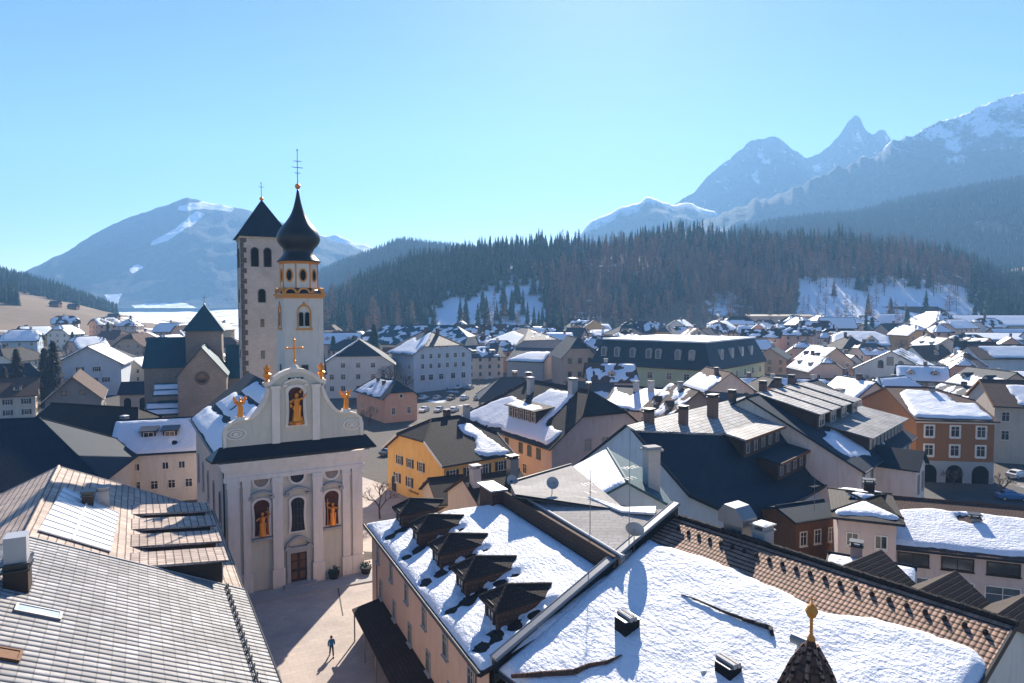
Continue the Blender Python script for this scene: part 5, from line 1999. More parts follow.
def mansard_dormers(P0, P1, fr):
    t_ = (P1 - P0).normalized()
    nin = Vector((-t_.y, t_.x))
    for f_ in fr:
        p = P0 + (P1 - P0) * f_ + nin * .5
        m_ = MB()
        n = 8
        sec = [(-1.0, 0), (1.0, 0)] + [(1.0 * math.cos(math.pi * i / n), 2.4 + .9 * math.sin(math.pi * i / n)) for i in range(n + 1)]
        m_.prism([inv @ (v3(p + t_ * x, 13.6 + z)) for x, z in sec], v3(nin * 3.2, 0))
        o = m_.build('dormer', 'sheet_pale', gm)
        m_ = MB()
        m_.prism([inv @ (v3(p + t_ * x * .62 - nin * .03, 13.8 + z * .86)) for x, z in sec], v3(nin * .05, 0))
        m_.build('pane', 'glass_mid', o)


mansard_dormers(A, C_, [.1, .22, .36, .5, .58, .74, .85])
mansard_dormers(C_, B, [.22, .4, .58, .76])

# houses of the right hand quarter
house('fresco_house', 'white gabled house with painted panels and two dark arched windows in its gable', (136.5, 223.0), (151, 243), 22, 9.4, 15.6, PL['white'], 'slate_dark', base=1.0, oh=1.0, ohg=.6, res=.8, snow={'f': ('patch', .55), 'b': 'full'},
      win=[('A', 8.6, [-3.0, 3.0], 1.8, 2.8, dict(arch=True, mull=0)), ('A', 9.6, [-.2], 2.2, 3.0, dict(pane='mural', mull=0, sill=False)), ('A', 3.5, 5, 1.3, 1.8), ('f', 4, 5, 1.2, 1.6)])
house('snowy_dormer_house', 'white house with thick snow and two round arched dormers on its roof', (142.0, 301), (162.5, 293.5), 22, 14.2, 19.6, PL['white'], 'tile_rust', base=3.0, kA=.4, kB=.4, oh=.8, ohg=.6, res=.8, snow={'f': 'full'}, rag=.3, snow_th=.4, trim='wood_brown',
      win=[('f', 6.5, 5, 1.4, 1.8), ('f', 2.4, 5, 1.4, 1.8)], dormers=[dict(side='f', x=xx, y=1.6, w=4.2, h=1.3, kind='gable', rise=1.9, droof='tile_rust', win=(2.0, 1.3), oh=.5) for xx in (-4.2, 4.2)])
house('tan_hotel', 'square tan hotel with half hipped gable and three rows of windows', (253.0, 446), (257.2, 423), 30.0, 17.8, 28.0, PL['tan'], 'tile_rust', base=6.5, kA=.5, kB=.55, oh=.8, ohg=.7, res=1.2, snow={'f': 'full', 'B': ('patch', .6)},
      win=[('B', 14.2, [-4, 3], 1.8, 2.2), ('B', 9.6, [-11, -4, 3, 10.5], 1.8, 2.2), ('B', 4.6, [-11, -4, 3], 1.8, 2.2), ('f', 6, 4, 1.8, 2)])
gb_ = house('grey_barn', 'large brown gabled barn with long grey side wall and snow on its roof', (173.0, 250.5), (204.0, 247.5), 17, 12.0, 16.2, PL['cool_white'], 'tile_rust', base=2.2, oh=1.2, ohg=1.4, res=.8, snow={'f': [[(.15, .1), (.97, .1), (.97, .9), (.12, .9)]]}, rag=.5,
            chim=[(.2, -.4, 1.6, 1.2, 1.2, 'dark')], win=[('A', 8.0, [-3, 3], 1.2, 1.4), ('A', 4.0, [-4, 0, 4], 1.2, 1.4)])
house('balcony_house', 'house with wooden balconies and snow roof, right behind the arcaded house', (93.5, 131.5), (104, 128), 16, 11.6, 15.4, PL['cream'], 'tile_rust', oh=1.0, kA=0, res=.5, snow={'f': [[(.35, .1), (.98, .1), (.98, .8), (.35, .8)]]}, verge='wood_warm',
      win=[('f', 8.2, 3, 1.2, 1.7), ('f', 4.6, 3, 1.2, 1.7), ('A', 7, 3, 1.1, 1.8, dict(frame='wood_brown')), ('A', 3.6, 3, 1.1, 1.8, dict(frame='wood_brown'))])
house('flat_snow_hall', 'low hall under an even white sheet of snow beside the grey barn', (141, 203), (160, 199), 12, 9.0, 11.0, PL['ochre'], 'tile_rust', base=.6, oh=.7, res=.7, snow={'f': 'full'}, rag=.2, win=[('f', 4, 5, 1.2, 1.5)])
for (nm, lab, A_, B_, W_, ze_, zr_, wl_, rf_, kw) in (
    ('grey_hip_house', 'grey house with hipped roof and white snow on its lower slope', (-13, 318), (2, 296), 26, 14.0, 21.0, PL['grey'], 'slate_grey', dict(kA=.9, kB=.7, snow={'f': [[(.0, .05), (.95, .05), (.8, .6), (.5, .7), (.2, .9)]], 'B': ('patch', .3)}, base=3.5)),
    ('snow_terrace_house', 'low house with bright ribbed snow roof right of the grey hipped house', (-2, 270), (12, 262), 16, 9.5, 14.0, PL['grey'], 'slate_grey', dict(snow={'f': [[(.0, .05), (.98, .05), (.98, .8), (.4, .7)]]}, base=2)),
    ('stone_gable_house', 'stone coloured gabled house with six brown windows left of the green mansard building', (15.2, 262), (18.0, 241), 12.2, 13.0, 19.5, PL['tan'], 'slate_dark', dict(kB=.5, base=1.5, win=[('B', 9.0, [-3.6, 0, 3.6], 1.2, 1.7, dict(frame='wood_brown')), ('B', 4.2, [-3.6, 0, 3.6], 1.2, 1.7, dict(frame='wood_brown'))], snow={'b': ('patch', .45)})),
    ('teal_roof_house', 'dark roofed house behind the pale blue house, its long ridge free of snow', (-62, 292), (-20, 283), 22, 15.0, 22.5, PL['cream'], 'shingle_teal', dict(kA=.4, kB=.6, base=3.0, snow={'f': ('patch', .35)})),
    ('white_block', 'long low white block with small dark windows below the snow clearing', (-8, 402), (26, 398), 16, 17.5, 19.0, PL['white'], 'tile_rust', dict(base=6.5, win=[('f', 6.5, 5, 1.6, 2.0)], snow={'f': 'full'})),
    ('brown_flat_block', 'brown flat roofed block at the foot of the snow slope', (163, 470), (206, 466), 20, 24.5, 25.6, PL['tan'], 'wood_dark', dict(base=12, win=[('f', 7.5, 7, 1.6, 1.8)])),
    ('big_chalet', 'chalet with wide snow roof and brown gable at the right edge of the frame', (276, 420), (318, 414), 24, 19.5, 25.5, PL['cream'], 'tile_rust', dict(base=8.5, snow={'f': 'full'}, win=[('f', 6, 6, 1.4, 1.8)], dormers=[dict(side='f', x=-4, y=1, w=12, h=.4, kind='gable', rise=3.0, dwall='wood_warm', droof='tile_rust', win=(1.4, 1.2), nwin=3, oh=1.0)])),
    ('snow_cap_chalet', 'small chalet under a peaked cap of snow left of the big right edge chalet', (249, 466), (272, 461), 20, 20.0, 26, PL['cream'], 'tile_rust', dict(base=10, snow={'f': 'full'}, kA=.5, kB=.5)),
    ('long_snow_hall', 'long hall with flat snow roof between the tan hotel and the right edge', (228, 338), (262, 330), 20, 14.5, 17.5, PL['pale_blue'], 'tile_rust', dict(base=5, snow={'f': 'full'}, win=[('f', 4, 6, 1.4, 1.6)])),
    ('blue_wall_house', 'pale blue walled house with snow roof at the right edge behind the barn', (248, 322), (282, 316), 18, 14.5, 19.5, PL['pale_blue'], 'tile_rust', dict(base=4.5, snow={'f': 'full'}, kA=.0, win=[('f', 6, 5, 1.6, 1.8)])),
    ('rust_barn', 'wide brown barn roof without snow just above the tan hotel', (283, 520), (330, 514), 26, 22.0, 31, PL['tan'], 'tile_rust', dict(base=13, kA=.3, kB=.3)),
):
    kw.setdefault('oh', .7)
    house(nm, lab, A_, B_, W_, ze_, zr_, wl_, rf_, res=1.0, **kw)

# ------------------------------------------------------------------ the rest of the town: rows of houses between and behind
rng = random.Random(23)
taken = []                                              # footprints: centre, half axes, directions


def obb(cx_, cy_, ax_, hl, hw):
    return (Vector((cx_, cy_)), ax_, Vector((-ax_.y, ax_.x)), hl, hw)


def clash(p, q, gap=1.2):
    dl = q[0] - p[0]
    for ax_ in (p[1], p[2], q[1], q[2]):
        rp = abs(ax_.dot(p[1])) * p[3] + abs(ax_.dot(p[2])) * p[4]
        rq = abs(ax_.dot(q[1])) * q[3] + abs(ax_.dot(q[2])) * q[4]
        if abs(dl.dot(ax_)) > rp + rq + gap:
            return False
    return True


bpy.context.view_layer.update()
for o in list(SC.objects):
    if o.type == 'EMPTY' and o.get('category') in ('house', 'church', 'tower', 'building'):
        bb = [c for c in o.children_recursive if c.type == 'MESH' and c.name.startswith(('wall', 'wing_wall', 'lean_to_wall'))]
        if not bb:
            continue
        iv = o.matrix_world.inverted()
        pts = [iv @ (c.matrix_world @ v.co) for c in bb for v in c.data.vertices]
        x0, x1 = min(p.x for p in pts), max(p.x for p in pts)
        y0, y1 = min(p.y for p in pts), max(p.y for p in pts)
        cw = o.matrix_world @ Vector(((x0 + x1) / 2, (y0 + y1) / 2, 0))
        ax_ = (o.matrix_world.to_3x3() @ Vector((1, 0, 0))).to_2d().normalized()
        taken.append(obb(cw.x, cw.y, ax_, (x1 - x0) / 2, (y1 - y0) / 2))
WC = [('white', 'white'), ('cream', 'cream'), ('pink', 'pink'), ('tan', 'tan'), ('grey', 'grey'), ('ochre', 'ochre'), ('pale_blue', 'pale blue'), ('beige', 'beige'), ('peach', 'peach')]
RF = [('tile_rust', 'rusty brown'), ('slate_dark', 'black slate'), ('tile_darkbrown', 'dark brown'), ('slate_grey', 'grey'), ('shingle_brown', 'brown shingle')]
RAWS = [(132, 560, 900, 7), (155, 330, 1010, 12), (178, 560, 1010, 12), (200, 600, 1010, 12), (222, 640, 1020, 12), (245, 640, 1020, 12), (268, 330, 1024, 17), (290, 330, 1024, 18), (312, 325, 1024, 19), (335, 325, 1024, 20), (360, 325, 1024, 22),
        (388, 325, 1024, 24), (420, 420, 1024, 22), (455, 440, 1030, 16), (190, -10, 36, 2), (235, 0, 230, 6), (270, 0, 230, 6), (310, -10, 235, 6), (360, 10, 235, 6), (430, 60, 235, 6)]
filler = []
for yy, u0, u1, n in RAWS:
    for i in range(n):
        u = u0 + (u1 - u0) * (i + .5 + rng.uniform(-.32, .32)) / n
        y_ = yy + rng.uniform(-10, 10)
        x_ = (u - CX) / F * y_
        L_, W_ = rng.uniform(12, 20), rng.uniform(10, 14)
        rad = math.hypot(L_, W_) / 2
        if 395 < u < 470 and y_ < 235 or (u > 860 and y_ < 165) or (u < 640 and y_ < 200 and u > 300 and y_ > 100 and u < 480):
            continue
        ok_ = False
        for tr in range(5):
            ang = rng.choice([0, 0, math.pi / 2, math.pi / 2, .4, -.5, 1.1]) + rng.uniform(-.12, .12)
            me_ob = obb(x_, y_, Vector((math.cos(ang), math.sin(ang))), L_ / 2, W_ / 2)
            if not any(clash(me_ob, t_) for t_ in taken):
                ok_ = True
                break
            L_, W_ = L_ * .9, W_ * .93
        if not ok_:
            continue
        taken.append(me_ob)
        filler.append((u, y_, x_, L_, W_, ang))
filler.sort(key=lambda t: t[1])
rows = {}
for f_ in filler:
    rows.setdefault(int(f_[1] // 36), []).append(f_)
ORD = ['first', 'second', 'third', 'fourth', 'fifth', 'sixth', 'seventh', 'eighth', 'ninth', 'tenth', 'eleventh', 'twelfth', 'thirteenth', 'fourteenth', 'fifteenth', 'sixteenth', 'seventeenth', 'eighteenth', 'nineteenth', 'twentieth']
far_names = {}
N_FILL = 0
for (u, y_, x_, L_, W_, ang) in filler:
    wn, wlab = rng.choice(WC)
    rn, rlab = rng.choice(RF)
    b_ = max(0, terr(x_, y_))
    st = rng.choice([2, 3, 3])
    eh = 2.9 * st + rng.uniform(-.4, .8)
    d_ = Vector((math.cos(ang), math.sin(ang)))
    nl_ = Vector((-d_.y, d_.x))
    c_ = Vector((x_, y_))
    A_ = c_ - d_ * L_ / 2 - nl_ * W_ / 2
    B_ = c_ + d_ * L_ / 2 - nl_ * W_ / 2
    k1 = rng.choice([0, 0, .4, .5, .95])
    sty = rng.choice(['full', 'full', 'full', 'full', ('low', .65), ('low', .5), ('patch', .55), ('patch', .45), ('patch', .5), None, None])
    slab = {'full': 'snow covered', None: 'bare'}.get(sty, 'partly snowy') if not isinstance(sty, tuple) else 'partly snowy'
    win = []
    shut_ = rng.choice([None, 'shutter_brown', 'shutter_green'])
    frm_ = rng.choice(['trim_white', 'trim_white', 'wood_brown', 'trim_grey'])
    for s_ in range(st):
        for fc in 'fAB':
            win.append((fc, .9 + 2.9 * s_, max(2, int((L_ if fc == 'f' else W_) / 3.6)), 1.0, 1.4, dict(shut=shut_, frame=frm_) if y_ < 215 else dict(frame=frm_)))
    if y_ > 330:
        win = [w_ for w_ in win if w_[0] == 'f' or abs(math.sin(ang)) > .6]
    pl = 'at the left of the town' if u < 260 else ('in the middle of the town' if u < 640 else 'in the right part of the town')
    dms = []
    if y_ < 330 and k1 < .5 and rng.random() < .55:
        kd_ = rng.choice(['gable', 'shed'])
        dms = [dict(side=sd_, x=xx, y=1.4, w=1.9, h=1.1, kind=kd_, rise=.8, win=(.9, .8), oh=.25, tp2=.15) for sd_ in 'fb' for xx in ((-L_ * .25, L_ * .25) if rng.random() < .7 else (0,))]
    house('town_house', '%s roofed %s %s house' % (rlab, slab, wlab), A_, B_, W_, b_ + eh, b_ + eh + W_ * rng.uniform(.31, .43), PL[wn], rn, base=b_, kA=k1, kB=k1, oh=.8, ohg=.7, res=1.1 if y_ > 250 else .8, gutter=False, snow_th=.3, rag=.7,
          snow={} if sty is None else {'f': sty, 'b': sty, 'A': sty, 'B': sty}, win=win, dormers=dms, chim=[(rng.uniform(-.5, .5), rng.uniform(-.3, .3), rng.uniform(.8, 1.6), 1.0, .9, rng.choice(['brick', 'plaster']))])
    N_FILL += 1
print('filler houses', N_FILL)

# ------------------------------------------------------------------ trees
import numpy as np


class TreeKind:
    """triangles of a crown and of a trunk, unit metres, base at 0"""

    def __init__(s, kind, h, seed):
        r_ = random.Random(seed)
        cv, cf, tv, tf = [], [], [], []
        r0 = .011 * h + .06
        for k in range(5):
            a = 2 * math.pi * k / 5
            tv.append((r0 * math.cos(a), r0 * math.sin(a), -1.0))
        tv.append((0, 0, h * .97))
        for k in range(5):
            tf.append((k, (k + 1) % 5, 5))

        def tri(a, b, c):
            i = len(cv)
            cv.extend((a, b, c))
            cf.append((i, i + 1, i + 2))
        if kind == 'spruce':
            R0 = h * r_.uniform(.19, .26)
            n = 17
            for j in range(n):
                t = (j + .5) / n
                z = h * (.10 + .90 * t)
                rr = R0 * (1 - t) ** .85 * r_.uniform(.8, 1.15) + .12
                m_ = 7 if t < .7 else 5
                for k in range(m_):
                    a = 2 * math.pi * (k + r_.random() * .7) / m_
                    l = rr * r_.uniform(.7, 1.2)
                    w_ = l * .55 + .15
                    ca, sa = math.cos(a), math.sin(a)
                    dz = -l * r_.uniform(.35, .6)
                    tip = (l * ca, l * sa, z + dz)
                    b1 = (.12 * ca - w_ * .5 * sa, .12 * sa + w_ * .5 * ca, z - l * .1 + .35)
                    b2 = (.12 * ca + w_ * .5 * sa, .12 * sa - w_ * .5 * ca, z - l * .1 + .35)
                    tri(b1, tip, b2)
                    mid = (l * .6 * ca, l * .6 * sa, z + dz * .3)
                    tri((mid[0] - w_ * .6 * sa, mid[1] + w_ * .6 * ca, mid[2] - .45 - w_ * .3), (0, 0, z + .5), (mid[0] + w_ * .6 * sa, mid[1] - w_ * .6 * ca, mid[2] - .45 - w_ * .3))
        elif kind == 'larch':
            R0 = h * r_.uniform(.14, .19)
            for j in range(140):
                t = r_.random() ** .8
                z = h * (.16 + .82 * t)
                a = r_.random() * 6.283
                l = (R0 * (1 - t) ** .7 + .4) * r_.uniform(.6, 1.15)
                w_ = r_.uniform(.10, .26)
                ca, sa = math.cos(a), math.sin(a)
                dz = l * r_.uniform(-.25, .35)
                tri((-w_ * sa, w_ * ca, z), (l * ca, l * sa, z + dz), (w_ * sa, -w_ * ca, z))
                tri((l * .3 * ca, l * .3 * sa, z + dz * .3 + w_), (l * .95 * ca - l * .25 * sa, l * .95 * sa + l * .25 * ca, z + dz * .7 - .3), (l * .5 * ca, l * .5 * sa, z + dz * .4 - w_ * 1.2))
        s.cv, s.cf = np.array(cv, dtype=np.float32), np.array(cf, dtype=np.int32)
        s.tv, s.tf = np.array(tv, dtype=np.float32), np.array(tf, dtype=np.int32)
        s.cm = s.tm = None
        s.kind = kind

    def meshes(s, cmat):
        if s.cm is None:
            for nm, v, f, mt in (('crown', s.cv, s.cf, cmat), ('trunk', s.tv, s.tf, 'bark')):
                me = bpy.data.meshes.new(nm)
                me.from_pydata([tuple(map(float, p)) for p in v], [], [tuple(map(int, q)) for q in f])
                me.materials.append(MAT[mt])
                if nm == 'crown':
                    s.cm = me
                else:
                    s.tm = me
        return s.cm, s.tm


SPR = [TreeKind('spruce', 20, i) for i in range(4)]
LAR = [TreeKind('larch', 22, 10 + i) for i in range(4)]


def forest(name, items, mats):
    """items: (kind, x, y, z, scale, rot); one mesh, material 0 spruce 1 larch 2 bark"""
    V, Fc, MI, off = [], [], [], 0
    for (kd, x, y, z, sc_, a) in items:
        ca, sa = math.cos(a), math.sin(a)
        for v, f, mi in ((kd.cv, kd.cf, 0 if kd.kind == 'spruce' else 1), (kd.tv, kd.tf, 2)):
            q = np.empty_like(v)
            q[:, 0] = (v[:, 0] * ca - v[:, 1] * sa) * sc_ + x
            q[:, 1] = (v[:, 0] * sa + v[:, 1] * ca) * sc_ + y
            q[:, 2] = v[:, 2] * sc_ + z
            V.append(q)
            Fc.append(f + off)
            MI.append(np.full(len(f), mi, dtype=np.int32))
            off += len(v)
    V, Fc, MI = np.concatenate(V), np.concatenate(Fc), np.concatenate(MI)
    me = bpy.data.meshes.new(name)
    me.vertices.add(len(V))
    me.vertices.foreach_set('co', V.ravel())
    me.loops.add(len(Fc) * 3)
    me.loops.foreach_set('vertex_index', Fc.ravel().astype(np.int32))
    me.polygons.add(len(Fc))
    me.polygons.foreach_set('loop_start', np.arange(0, len(Fc) * 3, 3, dtype=np.int32))
    me.polygons.foreach_set('material_index', MI)
    me.update(calc_edges=True)
    for m_ in mats:
        me.materials.append(MAT[m_])
    o = bpy.data.objects.new(name, me)
    COL.objects.link(o)
    o['kind'] = 'stuff'
    return o


rt = random.Random(5)
hill, ridge_f, left_f, mid_f = [], [], [], []


def px(x, y, z):
    """image position, only used to decide which slope a tree belongs to"""
    zc = y * math.cos(PITCH) - (z - CAM_H) * math.sin(PITCH)
    yc = y * math.sin(PITCH) + (z - CAM_H) * math.cos(PITCH)
    return CX + F * x / zc, CY - F * yc / zc


# wooded hill in front
y = 440.0
while y < 830:
    st_ = 5.8 if y < 600 else 6.6
    x = (300 - CX) / F * y
    while x < (1120 - CX) / F * y:
        xx, yy = x + rt.uniform(-2.8, 2.8), y + rt.uniform(-2.8, 2.8)
        u = CX + F * xx / yy
        z = terr(xx, yy)
        x += st_
        n_ = fbm(xx * .015, yy * .015, 4, 3)
        foot = lerp_tab([(320, 455), (420, 470), (436, 575), (535, 590), (552, 480), (640, 505), (785, 500), (803, 582), (965, 578), (985, 520), (1120, 500)], u) + 48 * n_
        if yy < foot:
            if not (rt.random() < .09 + .25 * max(0, n_) and yy > 455):
                continue
        elif rt.random() < (.16 + .5 * max(0, n_) if yy < foot + 50 else .05):
            continue
        pl = sstep(-.45, .45, n_ + (.34 if 560 < u < 970 else -.40) - max(0, yy - 585) / 170)
        kd = rt.choice(LAR) if rt.random() < pl else rt.choice(SPR)
        if fbm(xx * .03, yy * .05, 17, 3) > .50:
            continue
        hill.append((kd, xx, yy, z - .4, rt.uniform(.62, 1.2) * (1 + .35 * fbm(xx * .02, yy * .02, 12, 2)) * (1.0 if u < 990 else .85), rt.uniform(0, 6.28)))
    y += st_
# higher ridge to the right, and the dim ridge behind the towers
y = 980.0
while y < 1640:
    x = (250 - CX) / F * y
    while x < (1100 - CX) / F * y:
        xx, yy = x + rt.uniform(-5, 5), y + rt.uniform(-5, 5)
        x += 8.2
        u = CX + F * xx / yy
        if u < 640 and yy < 1180:
            continue
        if rt.random() < .06 or fbm(xx * .006, yy * .006, 9, 3) > .62:
            continue
        ridge_f.append((rt.choice(SPR), xx, yy, terr(xx, yy) - .5, rt.uniform(.85, 1.3), rt.uniform(0, 6.28)))
    y += 8.2
# forest along the left slope above the meadow
y = 640.0
while y < 1150:
    x = (-120 - CX) / F * y
    while x < (135 - CX) / F * y:
        xx, yy = x + rt.uniform(-3.5, 3.5), y + rt.uniform(-3.5, 3.5)
        x += 8.0
        u = CX + F * xx / yy
        lo_ = lerp_tab([(-120, 640), (0, 800), (30, 790), (60, 780), (112, 850)], u) + 25 * fbm(xx * .02, yy * .02, 1, 2)
        if yy < lo_ or yy > 1080 or u > 118:
            continue
        left_f.append((rt.choice(SPR), xx, yy, terr(xx, yy) - .4, rt.uniform(.65, 1.0), rt.uniform(0, 6.28)))
    y += 8.0
for k in range(70):
    u, yy = rt.uniform(-10, 19), rt.uniform(600, 690)
    xx = (u - CX) / F * yy
    left_f.append((rt.choice(SPR), xx, yy, terr(xx, yy) - .4, rt.uniform(.6, .9), rt.uniform(0, 6.28)))

hill.sort(key=lambda t: t[2])
front = [t for t in hill if 545 < CX + F * t[1] / t[2] < 1030][:150] + [t for t in hill if CX + F * t[1] / t[2] <= 430][:40]
fs_ = set(id(t) for t in front)
rest = [t for t in hill if id(t) not in fs_]
print('trees', len(hill), len(ridge_f), len(left_f))
forest('hill_forest', rest, ['needles_dark', 'larch_twigs', 'bark'])
forest('ridge_forest', ridge_f, ['needles_blue', 'larch_twigs', 'bark'])
forest('slope_forest', left_f, ['needles_blue', 'larch_twigs', 'bark'])


def plant_tree(name, label, kd, x, y, z, sc_, a, cmat, group):
    t_ = thing(name, label, 'tree', (x, y, z), a, group)
    t_.scale = (sc_, sc_, sc_)
    cm, tm = kd.meshes(cmat)
    link('crown', cm, t_)
    link('trunk', tm, t_)
    return t_


for (kd, x, y, z, sc_, a) in front:
    u = CX + F * x / y
    if kd.kind == 'larch':
        plant_tree('larch_tree', 'bare reddish brown larch along the lower edge of the wooded hill', kd, x, y, z, sc_, a, 'larch_twigs', 'larches along the foot of the wooded hill')
    else:
        plant_tree('spruce_tree', 'dark narrow spruce along the lower edge of the wooded hill', kd, x, y, z, sc_, a, 'needles_dark', 'spruces along the foot of the wooded hill')

# single conifers between the houses
BIGS = [TreeKind('spruce', 24, 40 + i) for i in range(3)]


class Dense(TreeKind):
    def __init__(s, h, seed, rad):
        TreeKind.__init__(s, 'none', h, seed)
        r_ = random.Random(seed)
        cv, cf = [], []
        for j in range(1500):
            t = r_.random() ** 1.25
            z = h * (.06 + .93 * t)
            a = r_.random() * 6.283
            rr = (rad * (1 - t) ** .8 + .12) * r_.uniform(.35, 1.08) * (1 + .16 * math.sin(t * 55))
            ca, sa = math.cos(a), math.sin(a)
            l, w_ = r_.uniform(.6, 1.3), r_.uniform(.22, .5)
            p = Vector((rr * ca, rr * sa, z))
            i = len(cv)
            cv += [tuple(p - Vector((-sa, ca, 0)) * w_ + Vector((0, 0, .15))), tuple(p + Vector((ca, sa, -.55)) * l), tuple(p + Vector((-sa, ca, 0)) * w_ + Vector((0, 0, .15)))]
            cf.append((i, i + 1, i + 2))
        s.cv, s.cf = np.array(cv, dtype=np.float32), np.array(cf, dtype=np.int32)
        s.kind = 'spruce'


DN = [Dense(22, 61, 4.2), Dense(20, 62, 3.4), Dense(18, 63, 3.0)]
for (u, y, h_, kd, lab, mt) in (
    (15, 205, 19.5, DN[1], 'dark pointed conifer at the left edge, behind the white villa', 'needles_brown'),
    (52, 200, 20.5, DN[0], 'broad brown green conifer between the white villa and the stone barn', 'needles_brown'),
    (43, 214, 21.0, DN[2], 'thin conifer half hidden behind the broad brown green conifer', 'needles_brown'),
    (2, 212, 14, DN[2], 'low dark conifer cut by the left edge of the view', 'needles_brown'),
    (354, 262, 22, DN[2], 'slim dark spruce behind the white house right of the onion tower', 'needles_dark'),
    (374, 272, 24, DN[1], 'taller dark spruce between the white house and the pale blue house', 'needles_dark'),
    (333, 300, 18, DN[2], 'small spruce peeping out right beside the onion tower', 'needles_dark'),
    (872, 405, 17, DN[2], 'dark spruce in front of the long snowy hall by the snow slope', 'needles_dark'),
    (866, 398, 14, DN[0], 'squat spruce beside the snowy roof with two arched dormers', 'needles_dark'),
    (722, 410, 13, DN[1], 'spruce among the far roofs above the green mansard building', 'needles_dark'),
    (907, 440, 20, DN[1], 'dark spruce standing left above the tan hotel', 'needles_dark'),
    (108, 400, 14, DN[1], 'lone spruce on the valley floor left of the stone church', 'needles_blue'),
    (72, 330, 12, DN[0], 'bushy dark conifer among the low sheds behind the broad conifer', 'needles_dark'),
):
    x = (u - CX) / F * y
    t_ = thing('conifer_tree', lab, 'tree', (x, y, terr(x, y) - .2), rt.uniform(0, 6), None)
    s_ = h_ / 22.0
    t_.scale = (s_, s_, s_)
    kd.cm = None
    cm, tm = kd.meshes(mt)
    link('crown', cm, t_)
    link('trunk', tm, t_)


# bare broadleaved trees
def bare_tree(name, lab, x, y, h, seed, spread=.55, group=None, z=None):
    r_ = random.Random(seed)
    T_, C_ = MB(), MB()

    def grow(p, d_, l, r, dep):
        q_ = p + d_ * l
        (T_ if dep < 2 else C_).tube(p, q_, r, r * .68, 5 if dep < 2 else 3, cap=False)
        if dep >= 5:
            return
        for k in range(3 if dep else 4):
            ax_ = d_.orthogonal().normalized()
            ax_.rotate(Quaternion(d_, r_.uniform(0, 6.28)))
            nd = d_.copy()
            nd.rotate(Quaternion(ax_, r_.uniform(.3, .3 + spread)))
            nd = (nd + Vector((0, 0, .12))).normalized()
            grow(p.lerp(q_, r_.uniform(.65, 1.0)), nd, l * r_.uniform(.6, .82), max(r * .6, .012), dep + 1)
    grow(Vector((0, 0, -.2)), Vector((r_.uniform(-.06, .06), r_.uniform(-.06, .06), 1)).normalized(), h * .27, h * .016 + .04, 0)
    t_ = thing(name, lab, 'tree', (x, y, terr(x, y) if z is None else z), 0, group)
    C_.build('crown', 'twigs', t_)
    T_.build('trunk', 'bark', t_)
    return t_


for i, (u, y, h, lab) in enumerate((
    (378, 96, 8.0, 'small bare tree on the pavement between the church and the yellow house'),
    (388, 222, 17, 'wide bare tree against the corner of the pale blue house'),
    (403, 228, 11, 'smaller bare tree in front of the pale blue house facade'),
    (368, 172, 8, 'low bare tree beside the peach coloured little house'),
    (72, 236, 14, 'bare tree right of the broad brown green conifer'),
    (92, 262, 15, 'tall bare tree behind the white chalet roof'),
    (84, 215, 11, 'bare tree with drooping twigs just behind the stone barn'),
    (106, 330, 12, 'bare tree on the far meadow edge above the white chalet'),
    (20, 196, 7, 'bare shrubby tree in front of the white villa wall'),
    (66, 300, 13, 'bare tree beyond the low sheds at the meadow'),
    (958, 112, 5.5, 'small bare street tree in front of the arcaded house'),
    (1008, 108, 5.0, 'small bare street tree near the parked blue car'),
    (945, 208, 9, 'leafless bush tree by the grey barn gable'),
    (902, 330, 12, 'bare tree left of the tan hotel wall'),
    (836, 250, 10, 'bare tree beside the snowy roof house with arched dormers'),
)):
    bare_tree('bare_tree', lab, (u - CX) / F * y, y, h, 100 + i)

protos = []
for k in range(4):
    protos.append(bare_tree('bare_tree', 'grey leafless tree among the middle distance houses of the town', -30 + 20 * k, 300, 11, 300 + k, group='leafless trees among the houses'))
spots = []
for k in range(60):
    yy = rt.choice([165, 190, 205, 230, 255, 280, 300, 330, 375, 410])
    u = rt.uniform(560, 1020) if yy < 240 else rt.uniform(20, 1020)
    if 225 < u < 330:
        continue
    x = (u - CX) / F * yy
    q = obb(x, yy, Vector((1, 0)), 1.2, 1.2)
    if any(clash(q, t__, .2) for t__ in taken) or (-52 < x < -2 and 176 < yy < 235):
        continue
    spots.append((x, yy))
for i, (x, yy) in enumerate(spots):
    o = protos[i] if i < 4 else copy_tree(protos[i % 4])
    o.location = (x, yy, terr(x, yy))
    o.rotation_euler = (0, 0, rt.uniform(0, 6))
    s_ = rt.uniform(.7, 1.15)
    o.scale = (s_, s_, s_)
print('town trees', len(spots))
for (u, v_y, lab) in ((54, 640, 'tiny wooden hay barn in the brown meadow, leftmost of three'), (72, 655, 'tiny wooden hay barn in the middle of the brown meadow'), (112, 600, 'tiny wooden hay barn at the right end of the brown meadow')):
    x = (u - CX) / F * v_y
    b_ = terr(x, v_y)
    house('hay_barn', lab, (x - 4, v_y), (x + 4, v_y + 1), 6, b_ + 3.4, b_ + 5.6, 'wood_brown', 'tile_darkbrown', base=b_, oh=.6, res=1, gutter=False, cat='barn', group='hay barns on the meadow')

